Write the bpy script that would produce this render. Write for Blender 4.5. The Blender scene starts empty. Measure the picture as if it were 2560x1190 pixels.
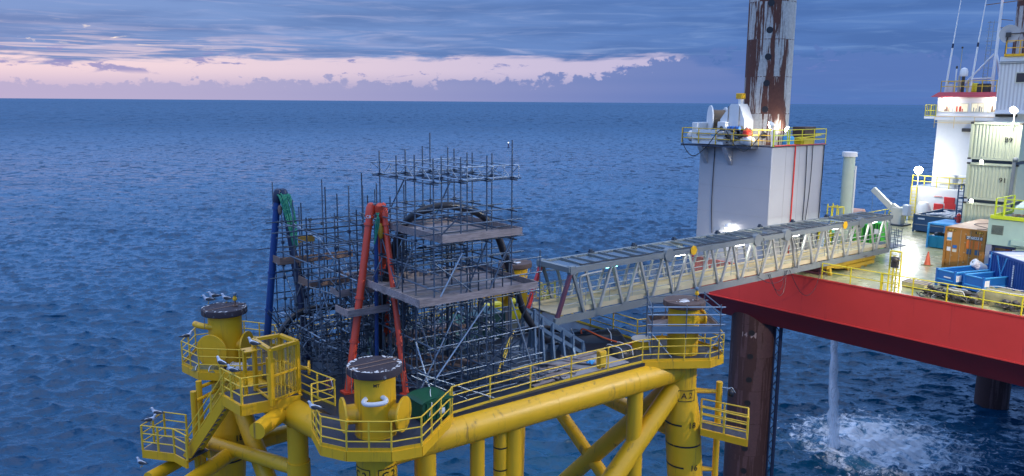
import bpy, math, random
import numpy as np
from mathutils import Vector, Matrix, Quaternion
C = bpy.context.scene.collection
SC = bpy.context.scene
random.seed(4)
R = math.radians
PI = math.pi
# ------------------------------------------------------------------ camera
CAM_H = 31.0
FOC = 2000.0
PITCH = math.atan((595 - 254.3) / FOC)
ROLL = 0.00726
cd = bpy.data.cameras.new('camera')
cam = bpy.data.objects.new('camera', cd)
C.objects.link(cam)
SC.camera = cam
cd.sensor_width = 36.0
cd.lens = FOC / 2560 * 36.0
cd.clip_start = 0.5
cd.clip_end = 300000
cam.matrix_world = (Matrix.Translation((0, 0, CAM_H)) @ Matrix.Rotation(PI / 2 - PITCH, 4, 'X')
                    @ Matrix.Rotation(ROLL, 4, 'Z'))
SC.view_settings.view_transform = 'Standard'
SC.view_settings.look = 'None'
SC.view_settings.exposure = 0.12
SC.view_settings.gamma = 1.0
SC.cycles.max_bounces = 5
SC.cycles.diffuse_bounces = 3
SC.cycles.glossy_bounces = 3
SC.cycles.transparent_max_bounces = 24
SC.cycles.sample_clamp_indirect = 4.0
SC.cycles.use_light_tree = True
SC.cycles.use_denoising = True


# ------------------------------------------------------------------ node helper
class NT:
    def __init__(s, tree):
        s.t = tree
        tree.nodes.clear()

    def n(s, typ, ins=None, **kw):
        nd = s.t.nodes.new(typ)
        for k, v in kw.items():
            setattr(nd, k, v)
        for k, v in (ins or {}).items():
            sock = nd.inputs[k]
            if isinstance(v, bpy.types.NodeSocket):
                s.t.links.new(v, sock)
            elif isinstance(v, (tuple, list)) and len(v) == 3 and sock.type == 'RGBA':
                sock.default_value = (*v, 1)
            else:
                sock.default_value = v
        return nd

    def m(s, op, a, b=0.0, c=0.0, clamp=False):
        return s.n('ShaderNodeMath', {0: a, 1: b, 2: c}, operation=op, use_clamp=clamp).outputs[0]

    def ss(s, x, a, b, lo=0.0, hi=1.0):
        return s.n('ShaderNodeMapRange', {'Value': x, 'From Min': a, 'From Max': b, 'To Min': lo, 'To Max': hi},
                   interpolation_type='SMOOTHSTEP').outputs[0]

    def mix(s, f, a, b):
        nd = s.n('ShaderNodeMix', data_type='RGBA')
        for i, v in ((0, f), (6, a), (7, b)):
            if isinstance(v, bpy.types.NodeSocket):
                s.t.links.new(v, nd.inputs[i])
            else:
                nd.inputs[i].default_value = (*v, 1) if isinstance(v, (tuple, list)) else v
        return nd.outputs[2]

    def noise(s, vec, scale, detail=4, rough=.55, dist=0.0):
        return s.n('ShaderNodeTexNoise', {'Vector': vec, 'Scale': scale, 'Detail': detail, 'Roughness': rough,
                                          'Distortion': dist}).outputs[0]

    def vec(s, x, y, z):
        return s.n('ShaderNodeCombineXYZ', {0: x, 1: y, 2: z}).outputs[0]


# ------------------------------------------------------------------ world: dusk sky
w = bpy.data.worlds.new('World')
SC.world = w
w.use_nodes = True
N = NT(w.node_tree)
SUN_EL, SUN_AZ = R(1.0), R(-48)
tc = N.n('ShaderNodeTexCoord').outputs['Generated']
sx = N.n('ShaderNodeSeparateXYZ', {0: tc})
X, Y, Z = sx.outputs
el = N.m('MULTIPLY', N.m('ARCSINE', Z), 180 / PI)            # degrees above horizon
az = N.m('MULTIPLY', N.m('ARCTAN2', X, Y), 180 / PI)         # degrees right of +Y
lef = N.ss(az, 12, -30)                                      # 1 at left of the view, 0 right
# clear sky behind the clouds
band = N.mix(lef, (.50, .46, .66), (.80, .62, .68))
low = N.mix(N.ss(az, 25, -32), (.085, .175, .46), (.47, .41, .60))
clear = N.mix(N.ss(el, .3, 2.2), low, band)
# upper cloud sheet : streaks seen almost edge on
pv = N.vec(N.m('MULTIPLY', az, .10), N.m('MULTIPLY', el, .55), 0.0)
n1 = N.noise(pv, 1.3, 7, .6, .6)
n2 = N.noise(N.vec(N.m('MULTIPLY', az, .05), N.m('MULTIPLY', el, .50), 3.3), 1.6, 5, .55, .3)
n3 = N.noise(N.vec(N.m('MULTIPLY', az, .13), N.m('MULTIPLY', el, 1.5), 7.7), 1.4, 6, .58, .9)
upc = N.mix(N.ss(az, 22, -25), (.085, .19, .48), (.175, .29, .58))
upd = N.mix(N.ss(az, 22, -25), (.064, .150, .40), (.120, .215, .47))
cloudcol = N.mix(N.ss(n2, .36, .64), upd, upc)
hi = N.mix(N.ss(az, 20, -28), (.18, .31, .60), (.50, .49, .70))
cloudcol = N.mix(N.m('MULTIPLY', N.ss(n3, .46, .80), N.ss(el, 7.5, 2.5, .32, .78)), cloudcol, hi)
edge = N.m('ADD', N.m('ADD', N.ss(az, -32, -2, 2.2, 2.95), N.m('MULTIPLY', N.m('SUBTRACT', n1, .5), 2.4)),
           N.m('MULTIPLY', N.m('SUBTRACT', n3, .5), 1.0))
edge = N.m('SUBTRACT', edge, N.ss(az, 10, 22, 0, 2.8))
streak = N.m('MULTIPLY', N.ss(N.noise(N.vec(N.m('MULTIPLY', az, .09), N.m('MULTIPLY', el, 2.6), 2.0), 1.5, 6, .6, .7), .47, .62), N.m('MULTIPLY', N.ss(az, -2, -24), N.m('MULTIPLY', N.ss(el, 2.0, 2.5), N.ss(el, 4.9, 3.2))))
cover = N.m('SUBTRACT', N.ss(N.m('SUBTRACT', el, edge), -.16, .42), N.m('MULTIPLY', streak, .62))
sky = N.mix(cover, clear, cloudcol)
# bright breaks on the left
gaps = N.m('MULTIPLY', N.ss(N.noise(N.vec(N.m('MULTIPLY', az, .22), N.m('MULTIPLY', el, 1.5), 1.0), 1.5, 6, .6, .9), .60, .70),
           N.m('MULTIPLY', N.ss(az, -18, -27), N.m('MULTIPLY', N.ss(el, 2.0, 2.6), N.ss(el, 5.2, 4.0))))
sky = N.mix(gaps, sky, (1.0, .83, .72))
# low cumulus bank : bumpy top between 1.2 and 2.3 degrees
cb = N.noise(N.vec(N.m('MULTIPLY', az, .38), N.m('MULTIPLY', el, .8), 5.0), 1.3, 9, .66, .5)
top = N.m('ADD', N.m('ADD', N.ss(az, -32, 6, 1.05, 1.5), N.ss(az, 3.5, 12, 0, 1.7)), N.m('ADD', N.m('MULTIPLY', N.m('SUBTRACT', cb, .47), 2.6), N.m('MULTIPLY', N.m('SUBTRACT', N.noise(N.vec(N.m('MULTIPLY', az, 1.0), N.m('MULTIPLY', el, 1.1), 15.0), 1.2, 6, .6, .4), .5), 2.4)))
cum = N.m('MULTIPLY', N.ss(N.m('SUBTRACT', top, el), -.08, .26), N.ss(el, -.2, 1.6, .25, .9))
cumc = N.mix(N.ss(az, 18, -28), (.090, .175, .45), (.36, .355, .575))
sky = N.mix(cum, sky, cumc)
# stray grey puffs in the gap, left
pf = N.ss(N.m('ADD', N.noise(N.vec(N.m('MULTIPLY', az, .32), N.m('MULTIPLY', el, 1.2), 9.0), 1.25, 8, .62, .4), N.ss(az, -14, -26, 0, .07)), .60, .68)
pf = N.m('MULTIPLY', pf, N.m('MULTIPLY', N.ss(el, 1.5, 1.9), N.ss(el, 3.4, 2.8)))
sky = N.mix(N.m('MULTIPLY', pf, .85), sky, N.mix(lef, (.13, .19, .48), (.24, .25, .52)))
# sky overhead : a bright thin overcast that lights the scene
ov = N.mix(N.ss(az, 60, -60), (.34, .66, 1.35), (.44, .72, 1.38))
on = N.noise(N.vec(N.m('MULTIPLY', X, 3.0), N.m('MULTIPLY', Y, 3.0), Z), 1.5, 4, .6, .2)
ov = N.mix(N.ss(on, .35, .65), N.mix(.5, ov, (.1, .22, .56)), ov)
sky = N.mix(N.ss(el, 6.3, 11), sky, N.mix(N.ss(el, 30, 62), (.32, .64, 1.42), ov))
sky = N.mix(N.ss(el, 38, 70), sky, (1.12, 1.18, 1.45))
below = N.mix(.5, (.02, .06, .14), (.02, .06, .14))
sky = N.mix(N.ss(el, -.02, -.35), sky, below)
nish = N.n('ShaderNodeTexSky', sky_type='NISHITA', sun_disc=False, sun_elevation=SUN_EL, sun_rotation=SUN_AZ)
bg1 = N.n('ShaderNodeBackground', {'Color': sky, 'Strength': 1.0})
bg2 = N.n('ShaderNodeBackground', {'Color': nish.outputs[0], 'Strength': .006})
add = N.n('ShaderNodeAddShader', {0: bg1.outputs[0], 1: bg2.outputs[0]})
N.n('ShaderNodeOutputWorld', {'Surface': add.outputs[0]})
w.cycles.sampling_method = 'MANUAL'
w.cycles.sample_map_resolution = 512

# the sun is behind cloud at the horizon ; what reaches the scene is the soft glow of the cloud overhead
sd = bpy.data.lights.new('sun', 'SUN')
sd.energy = .3
sd.angle = R(50)
sd.color = (.88, .94, 1)
sun = bpy.data.objects.new('sun', sd)
C.objects.link(sun)
sdir = Vector((-.45, -.25, .86))
sun.rotation_euler = (-sdir).to_track_quat('-Z', 'Y').to_euler()


# ------------------------------------------------------------------ frames and measuring
_cp, _sp = math.cos(PITCH), math.sin(PITCH)


def ray(px, py):
    a, b = px - 1280, 595 - py
    x = a * math.cos(ROLL) - b * math.sin(ROLL)
    y = a * math.sin(ROLL) + b * math.cos(ROLL)
    return np.array([x, FOC * _cp + y * _sp, -FOC * _sp + y * _cp]) / FOC


class Frame:
    """a local ground frame: origin, heading; u along, w to the left, z up (sea = 0)"""

    def __init__(s, ox, oy, deg):
        s.o = np.array([ox, oy])
        s.a = R(deg)
        s.e = np.array([math.cos(s.a), math.sin(s.a)])
        s.f = np.array([-s.e[1], s.e[0]])

    def W(s, u, w, z=0.0):
        p = s.o + s.e * u + s.f * w
        return Vector((p[0], p[1], z))

    def L(s, p):
        q = np.array([p[0], p[1]]) - s.o
        return (float(q @ s.e), float(q @ s.f), float(p[2]))

    def at(s, px, py, z=None, u=None, w=None, d=None):
        r = ray(px, py)
        if z is not None:
            t = (z - CAM_H) / r[2]
        elif u is not None:
            t = ((s.o + s.e * u) @ s.e) / (r[:2] @ s.e)
        elif w is not None:
            t = ((s.o + s.f * w) @ s.f) / (r[:2] @ s.f)
        else:
            t = d / (r[1] * _cp - r[2] * _sp)
        return s.L(np.array([0, 0, CAM_H]) + t * r)


WF = Frame(0, 0, 0)
J = Frame(-4.89, 27.47, 36.74)      # jacket platform: origin at its nearest leg
BF = Frame(19.4, 52.5, 40)          # jack-up barge: origin on its near face
_g0 = WF.at(1420, 805, z=20.4)
GF = Frame(_g0[0], _g0[1], 38.29)   # gangway: origin at its near left bottom corner


# ------------------------------------------------------------------ mesh builder
def V3(p):
    return Vector((p[0], p[1], p[2]))


class MB:
    def __init__(s):
        s.v = []
        s.f = []
        s.mi = []
        s.cur = 0

    def add(s, vs, fs):
        k = len(s.v)
        s.v += [tuple(v) for v in vs]
        s.f += [tuple(i + k for i in f) for f in fs]
        s.mi += [s.cur] * len(fs)
        return s

    def box(s, x0, x1, y0, y1, z0, z1):
        return s.add([(x0, y0, z0), (x1, y0, z0), (x1, y1, z0), (x0, y1, z0), (x0, y0, z1), (x1, y0, z1), (x1, y1, z1), (x0, y1, z1)],
                     [(0, 3, 2, 1), (4, 5, 6, 7), (0, 1, 5, 4), (1, 2, 6, 5), (2, 3, 7, 6), (3, 0, 4, 7)])

    def beam(s, p, q, w, h, up=(0, 0, 1)):
        p, q = V3(p), V3(q)
        d = (q - p).normalized()
        up = Vector(up)
        if abs(d.dot(up)) > .98:
            up = Vector((1, 0, 0))
        a = d.cross(up).normalized() * (w / 2)
        b = a.cross(d).normalized() * (h / 2)
        vs = [p - a - b, p + a - b, p + a + b, p - a + b, q - a - b, q + a - b, q + a + b, q - a + b]
        return s.add(vs, [(0, 3, 2, 1), (4, 5, 6, 7), (0, 1, 5, 4), (1, 2, 6, 5), (2, 3, 7, 6), (3, 0, 4, 7)])

    def tube(s, p, q, r, r2=None, n=8, cap=True):
        p, q = V3(p), V3(q)
        r2 = r if r2 is None else r2
        d = (q - p)
        if d.length < 1e-6:
            return s
        d.normalize()
        t = Vector((0, 0, 1)) if abs(d.z) < .95 else Vector((1, 0, 0))
        a = d.cross(t).normalized()
        b = d.cross(a)
        vs = []
        for c, rr in ((p, r), (q, r2)):
            for i in range(n):
                an = 2 * PI * i / n
                vs.append(c + (a * math.cos(an) + b * math.sin(an)) * rr)
        fs = [(i, (i + 1) % n, n + (i + 1) % n, n + i) for i in range(n)]
        if cap:
            fs += [tuple(range(n - 1, -1, -1)), tuple(range(n, 2 * n))]
        return s.add(vs, fs)

    def path(s, pts, r, n=8, smooth=0, closed=False):
        pts = [V3(p) for p in pts]
        if smooth:
            pts = catmull(pts, smooth)
        rad = r if callable(r) else (lambda t: r)
        m = len(pts)
        vs = []
        prev = None
        for i, p in enumerate(pts):
            d = (pts[min(i + 1, m - 1)] - pts[max(i - 1, 0)])
            d = d.normalized() if d.length > 1e-9 else Vector((0, 0, 1))
            if prev is None:
                t = Vector((0, 0, 1)) if abs(d.z) < .9 else Vector((1, 0, 0))
                a = d.cross(t).normalized()
            else:
                a = (prev - d * prev.dot(d))
                a = a.normalized() if a.length > 1e-6 else d.orthogonal().normalized()
            prev = a
            b = d.cross(a)
            rr = rad(i / (m - 1))
            for k in range(n):
                an = 2 * PI * k / n
                vs.append(p + (a * math.cos(an) + b * math.sin(an)) * rr)
        fs = []
        for i in range(m - 1):
            for k in range(n):
                fs.append((i * n + k, i * n + (k + 1) % n, (i + 1) * n + (k + 1) % n, (i + 1) * n + k))
        fs += [tuple(range(n - 1, -1, -1)), tuple(range((m - 1) * n, m * n))]
        return s.add(vs, fs)

    def prism(s, poly, z0, z1):
        n = len(poly)
        vs = [(p[0], p[1], z0) for p in poly] + [(p[0], p[1], z1) for p in poly]
        fs = [tuple(range(n - 1, -1, -1)), tuple(range(n, 2 * n))]
        fs += [(i, (i + 1) % n, n + (i + 1) % n, n + i) for i in range(n)]
        return s.add(vs, fs)

    def lathe(s, c, prof, n=20, axis=(0, 0, 1), cap=True):
        """prof: list of (radius, height along axis)"""
        ax = Vector(axis).normalized()
        t = Vector((0, 0, 1)) if abs(ax.z) < .95 else Vector((1, 0, 0))
        a = ax.cross(t).normalized()
        b = ax.cross(a)
        c = V3(c)
        vs = []
        for r, h in prof:
            for k in range(n):
                an = 2 * PI * k / n
                vs.append(c + ax * h + (a * math.cos(an) + b * math.sin(an)) * r)
        fs = []
        for i in range(len(prof) - 1):
            for k in range(n):
                fs.append((i * n + k, i * n + (k + 1) % n, (i + 1) * n + (k + 1) % n, (i + 1) * n + k))
        if cap:
            fs += [tuple(range(n - 1, -1, -1)), tuple(range((len(prof) - 1) * n, len(prof) * n))]
        return s.add(vs, fs)

    def quad(s, a, b, c, d):
        return s.add([a, b, c, d], [(0, 1, 2, 3)])

    def blob(s, c, rx, ry, rz, n=12, m=8, jit=0.0, seed=0):
        rnd = random.Random(seed)
        vs = [(c[0], c[1], c[2] - rz)]
        for i in range(1, m):
            th = PI * i / m
            for k in range(n):
                j = 1 + rnd.uniform(-jit, jit)
                vs.append((c[0] + rx * math.sin(th) * math.cos(2 * PI * k / n) * j,
                           c[1] + ry * math.sin(th) * math.sin(2 * PI * k / n) * j, c[2] - rz * math.cos(th) * j))
        vs.append((c[0], c[1], c[2] + rz))
        fs = [(0, 1 + (k + 1) % n, 1 + k) for k in range(n)]
        for i in range(m - 2):
            for k in range(n):
                fs.append((1 + i * n + k, 1 + i * n + (k + 1) % n, 1 + (i + 1) * n + (k + 1) % n, 1 + (i + 1) * n + k))
        e = len(vs) - 1
        fs += [(e, 1 + (m - 2) * n + k, 1 + (m - 2) * n + (k + 1) % n) for k in range(n)]
        return s.add(vs, fs)

    def rail(s, pts, h=1.1, sp=1.5, r=.024, levels=(.37, .74, 1.1), kick=0.0, rp=None, closed=False):
        """posts and rails over a base polyline"""
        rp = rp or r * 1.15
        pts = [V3(p) for p in pts]
        if closed:
            pts.append(pts[0].copy())
        for a, b in zip(pts[:-1], pts[1:]):
            L = (b - a).length
            k = max(1, round(L / sp))
            for i in range(k + 1):
                if i == k and b is not pts[-1]:
                    break
                p = a + (b - a) * (i / k)
                s.tube(p, p + Vector((0, 0, h)), rp, n=6)
            for lv in levels:
                e = Vector((0, 0, lv))
                s.tube(a + e, b + e, r, n=6)
            if kick:
                s.beam(a + Vector((0, 0, kick / 2)), b + Vector((0, 0, kick / 2)), .012, kick)
        return s


def catmull(P, k):
    out = []
    for i in range(len(P) - 1):
        p0, p1, p2, p3 = P[max(i - 1, 0)], P[i], P[i + 1], P[min(i + 2, len(P) - 1)]
        for j in range(k):
            t = j / k
            out.append(.5 * ((2 * p1) + (p2 - p0) * t + (2 * p0 - 5 * p1 + 4 * p2 - p3) * t * t + (3 * p1 - p0 - 3 * p2 + p3) * t ** 3))
    out.append(P[-1].copy())
    return out


class Th:
    """one top-level thing: an Empty at its base in a frame; part geometry is given in frame coordinates"""

    def __init__(s, name, label, cat, fr, o, group=None, own=False, rz=0.0, kind=None):
        s.fr, s.o, s.own, s.rz = fr, Vector(o), own, rz
        e = bpy.data.objects.new(name, None)
        C.objects.link(e)
        e.empty_display_size = .3
        e.location = fr.W(o[0], o[1], o[2])
        e.rotation_euler = (0, 0, fr.a + rz)
        if kind:
            e['kind'] = kind
        if label:
            e['label'] = label
            e['category'] = cat
        if group:
            e['group'] = group
        s.e = e

    def part(s, name, mb, mats, parent=None, label=None, kind=None, smooth=35, bevel=0):
        o = mesh_obj(name, mb, mats, (Vector((0, 0, 0)) if s.own else s.o), smooth, bevel)
        o.parent = parent or s.e
        if label:
            o['label'] = label
        if kind:
            o['kind'] = kind
        return o

    def copy(s, loc, rz=0.0, label=None, fr=None):
        fr = fr or s.fr
        c = s.e.copy()
        C.objects.link(c)
        c.location = fr.W(*loc)
        c.rotation_euler = (0, 0, fr.a + rz)
        if label:
            c['label'] = label
        for ch in s.e.children:
            d = ch.copy()
            C.objects.link(d)
            d.parent = c
            for g in ch.children:
                h = g.copy()
                C.objects.link(h)
                h.parent = d
        return c


def mesh_obj(name, mb, mats, off=Vector((0, 0, 0)), smooth=35, bevel=0):
    me = bpy.data.meshes.new(name)
    me.from_pydata([(v[0] - off.x, v[1] - off.y, v[2] - off.z) for v in mb.v], [], mb.f)
    mats = mats if isinstance(mats, (list, tuple)) else [mats]
    for m in mats:
        me.materials.append(m)
    if len(mats) > 1:
        me.polygons.foreach_set('material_index', mb.mi)
    if smooth:
        me.polygons.foreach_set('use_smooth', [True] * len(me.polygons))
        me.update()
        me.set_sharp_from_angle(angle=R(smooth))
    me.update()
    o = bpy.data.objects.new(name, me)
    C.objects.link(o)
    if bevel:
        b = o.modifiers.new('bevel', 'BEVEL')
        b.width = bevel
        b.segments = 1
        b.limit_method = 'ANGLE'
        b.angle_limit = R(40)
    return o


def single(name, mb, mats, label, cat, fr, o, group=None, kind=None, smooth=35):
    """a thing that is one mesh, origin at its base, geometry in frame coordinates"""
    ob = mesh_obj(name, mb, mats, Vector(o), smooth)
    ob.location = fr.W(*o)
    ob.rotation_euler = (0, 0, fr.a)
    if kind:
        ob['kind'] = kind
    if label:
        ob['label'] = label
        ob['category'] = cat
    if group:
        ob['group'] = group
    return ob


# ------------------------------------------------------------------ lettering
_tc = {}


def text_geo(txt):
    if txt not in _tc:
        cu = bpy.data.curves.new('t', 'FONT')
        cu.body = txt
        cu.align_x = 'CENTER'
        cu.align_y = 'CENTER'
        cu.size = 1.0
        cu.resolution_u = 3
        cu.offset = .012
        ob = bpy.data.objects.new('t', cu)
        C.objects.link(ob)
        dg = bpy.context.evaluated_depsgraph_get()
        me = bpy.data.meshes.new_from_object(ob.evaluated_get(dg))
        _tc[txt] = ([tuple(v.co) for v in me.vertices], [tuple(p.vertices) for p in me.polygons])
        bpy.data.objects.remove(ob)
        bpy.data.curves.remove(cu)
        bpy.data.meshes.remove(me)
    return _tc[txt]


def text(mb, txt, c, right, up, size, off=.008):
    vs, fs = text_geo(txt)
    r, u, c = Vector(right).normalized(), Vector(up).normalized(), V3(c)
    n = r.cross(u)
    mb.add([c + r * v[0] * size + u * v[1] * size + n * off for v in vs], fs)


def text_cyl(mb, txt, cx, cy, z, rad, ang, size, off=.008, lean=0.0):
    """lettering wrapped on a vertical cylinder, centred at heading ang"""
    vs, fs = text_geo(txt)
    mb.add([(cx + (rad + off) * math.cos(ang + v[0] * size / rad), cy + (rad + off) * math.sin(ang + v[0] * size / rad),
             z + v[1] * size) for v in vs], fs)


# ------------------------------------------------------------------ materials
def mat(name, col, rough=.5, metal=0.0, var=.12, scale=2.0, bump=0.0, bscale=20, dirt=None, damt=.5, dscale=1.5,
        streak=False, emit=None, estr=0.0, spec=None, col2=None, c2amt=.5, c2scale=3.0, coat=0.0, sharp=.08):
    m = bpy.data.materials.new(name)
    m.use_nodes = True
    n = NT(m.node_tree)
    t = n.n('ShaderNodeTexCoord').outputs['Object']
    geo = n.n('ShaderNodeObjectInfo').outputs['Random']
    off = n.n('ShaderNodeVectorMath', {0: t, 1: n.vec(n.m('MULTIPLY', geo, 37.0), 0.0, n.m('MULTIPLY', geo, 11.0))}, operation='ADD').outputs[0]
    c = tuple(col)
    nz = n.noise(off, scale, 5, .6)
    cs = n.mix(nz, tuple(x * (1 - var) for x in c), tuple(min(1, x * (1 + var)) for x in c))
    if col2:
        f = n.ss(n.noise(off, c2scale, 6, .65), 1 - c2amt - sharp, 1 - c2amt + sharp)
        cs = n.mix(f, cs, col2)
    rg = n.m('ADD', n.m('MULTIPLY', n.m('SUBTRACT', nz, .5), .25), rough, clamp=True)
    if dirt:
        if streak:
            mp = n.n('ShaderNodeMapping', {'Vector': off, 'Scale': (1, 1, .10)}).outputs[0]
        else:
            mp = off
        dn = n.noise(mp, dscale, 7, .68, .3)
        f = n.ss(dn, .5 + .28 * (1 - damt) - .04, .5 + .28 * (1 - damt) + .16)
        cs = n.mix(f, cs, dirt)
        rg = n.m('ADD', rg, n.m('MULTIPLY', f, .2), clamp=True)
    ins = {'Base Color': cs, 'Roughness': rg, 'Metallic': metal}
    if spec is not None:
        ins['Specular IOR Level'] = spec
    if coat:
        ins['Coat Weight'] = coat
        ins['Coat Roughness'] = .15
    if emit:
        ins['Emission Color'] = emit
        ins['Emission Strength'] = estr
    if bump:
        b = n.n('ShaderNodeBump', {'Strength': bump, 'Distance': .02, 'Height': n.noise(off, bscale, 5, .6)})
        ins['Normal'] = b.outputs[0]
    p = n.n('ShaderNodeBsdfPrincipled', ins)
    n.n('ShaderNodeOutputMaterial', {'Surface': p.outputs[0]})
    return m


def rusty_leg(name, pale, rust, bias, zs, dark=False):
    """paint with hard edged rust fields running down the tube, weld seams"""
    m = bpy.data.materials.new(name)
    m.use_nodes = True
    n = NT(m.node_tree)
    t = n.n('ShaderNodeTexCoord').outputs['Object']
    s = n.n('ShaderNodeSeparateXYZ', {0: t})
    a = n.m('ARCTAN2', s.outputs[1], s.outputs[0])
    zz = s.outputs[2]
    v1 = n.vec(n.m('MULTIPLY', n.m('SINE', a), 2.2), n.m('MULTIPLY', n.m('COSINE', a), 2.2), n.m('MULTIPLY', zz, zs))
    big = n.noise(v1, 1.0, 5, .62, .15)
    v2 = n.vec(n.m('MULTIPLY', n.m('SINE', a), 9.0), n.m('MULTIPLY', n.m('COSINE', a), 9.0), n.m('MULTIPLY', zz, .25))
    st = n.noise(v2, 1.0, 7, .7)
    plate = n.m('FRACT', n.m('MULTIPLY', zz, 1 / 2.55))
    pl = n.m('FLOOR', n.m('MULTIPLY', zz, 1 / 2.55))
    pn = n.n('ShaderNodeTexWhiteNoise', {'Vector': n.vec(pl, n.m('FLOOR', n.m('MULTIPLY', a, 1.6)), 0.0)}, noise_dimensions='3D').outputs[0]
    f = n.m('ADD', n.m('ADD', n.m('MULTIPLY', big, .9), n.m('MULTIPLY', st, .75)), n.m('MULTIPLY', pn, .22))
    f = n.m('ADD', f, n.m('MULTIPLY', n.m('COSINE', n.m('SUBTRACT', a, 2.84)), .14))
    rf = n.ss(f, bias, bias + .035)
    seam = n.ss(n.m('ABSOLUTE', n.m('SUBTRACT', plate, .5)), .488, .494)
    seam = n.m('MULTIPLY', seam, n.ss(n.noise(v2, 1.7, 3), .42, .5))
    rf = n.m('MAXIMUM', rf, seam)
    fine = n.noise(t, 6.0, 6, .7)
    pc = n.mix(n.ss(fine, .35, .7), tuple(x * .72 for x in pale), pale)
    pc = n.mix(n.ss(st, .50, .66), pc, tuple((x + y) / 2 for x, y in zip(pale, rust)))
    rc = n.mix(fine, tuple(x * .5 for x in rust), tuple(x * 1.5 for x in rust))
    c = n.mix(rf, pc, rc)
    b = n.n('ShaderNodeBump', {'Strength': .4, 'Distance': .02, 'Height': n.m('ADD', fine, n.m('MULTIPLY', rf, .6))})
    p = n.n('ShaderNodeBsdfPrincipled', {'Base Color': c, 'Roughness': n.m('ADD', .5, n.m('MULTIPLY', rf, .35)), 'Normal': b.outputs[0]})
    n.n('ShaderNodeOutputMaterial', {'Surface': p.outputs[0]})
    return m


def lampmat(name, col, s):
    m = bpy.data.materials.new(name)
    m.use_nodes = True
    n = NT(m.node_tree)
    e = n.n('ShaderNodeEmission', {'Color': col, 'Strength': s})
    n.n('ShaderNodeOutputMaterial', {'Surface': e.outputs[0]})
    return m


def wood(name, c1, c2):
    m = bpy.data.materials.new(name)
    m.use_nodes = True
    n = NT(m.node_tree)
    t = n.n('ShaderNodeTexCoord').outputs['Object']
    r = n.n('ShaderNodeObjectInfo').outputs['Random']
    mp = n.n('ShaderNodeMapping', {'Vector': t, 'Scale': (.6, 6, 6)}).outputs[0]
    g = n.noise(mp, 2.5, 7, .65, .4)
    big = n.noise(t, 1.1, 3)
    c = n.mix(n.ss(g, .35, .65), c1, c2)
    c = n.mix(n.m('MULTIPLY', n.ss(big, .5, .7), .45), c, tuple(x * .45 for x in c1))
    c = n.mix(n.m('MULTIPLY', r, .35), c, (.16, .13, .12))
    p = n.n('ShaderNodeBsdfPrincipled', {'Base Color': c, 'Roughness': .75,
                                         'Normal': n.n('ShaderNodeBump', {'Strength': .3, 'Distance': .01, 'Height': g}).outputs[0]})
    n.n('ShaderNodeOutputMaterial', {'Surface': p.outputs[0]})
    return m


def meshmat(name, col, sc=18, thick=.25, rough=.5):
    """open wire mesh or grating: holes cut by the pattern"""
    m = bpy.data.materials.new(name)
    m.use_nodes = True
    n = NT(m.node_tree)
    t = n.n('ShaderNodeTexCoord').outputs['Object']
    s = n.n('ShaderNodeSeparateXYZ', {0: t})
    fs = []
    for i in range(3):
        f = n.m('FRACT', n.m('MULTIPLY', s.outputs[i], sc))
        fs.append(n.m('LESS_THAN', n.m('ABSOLUTE', n.m('SUBTRACT', f, .5)), thick / 2))
    any_ = n.m('MAXIMUM', n.m('MAXIMUM', fs[0], fs[1]), fs[2])
    p = n.n('ShaderNodeBsdfPrincipled', {'Base Color': col, 'Roughness': rough})
    tr = n.n('ShaderNodeBsdfTransparent')
    mx = n.n('ShaderNodeMixShader', {0: any_, 1: tr.outputs[0], 2: p.outputs[0]})
    n.n('ShaderNodeOutputMaterial', {'Surface': mx.outputs[0]})
    return m


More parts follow.
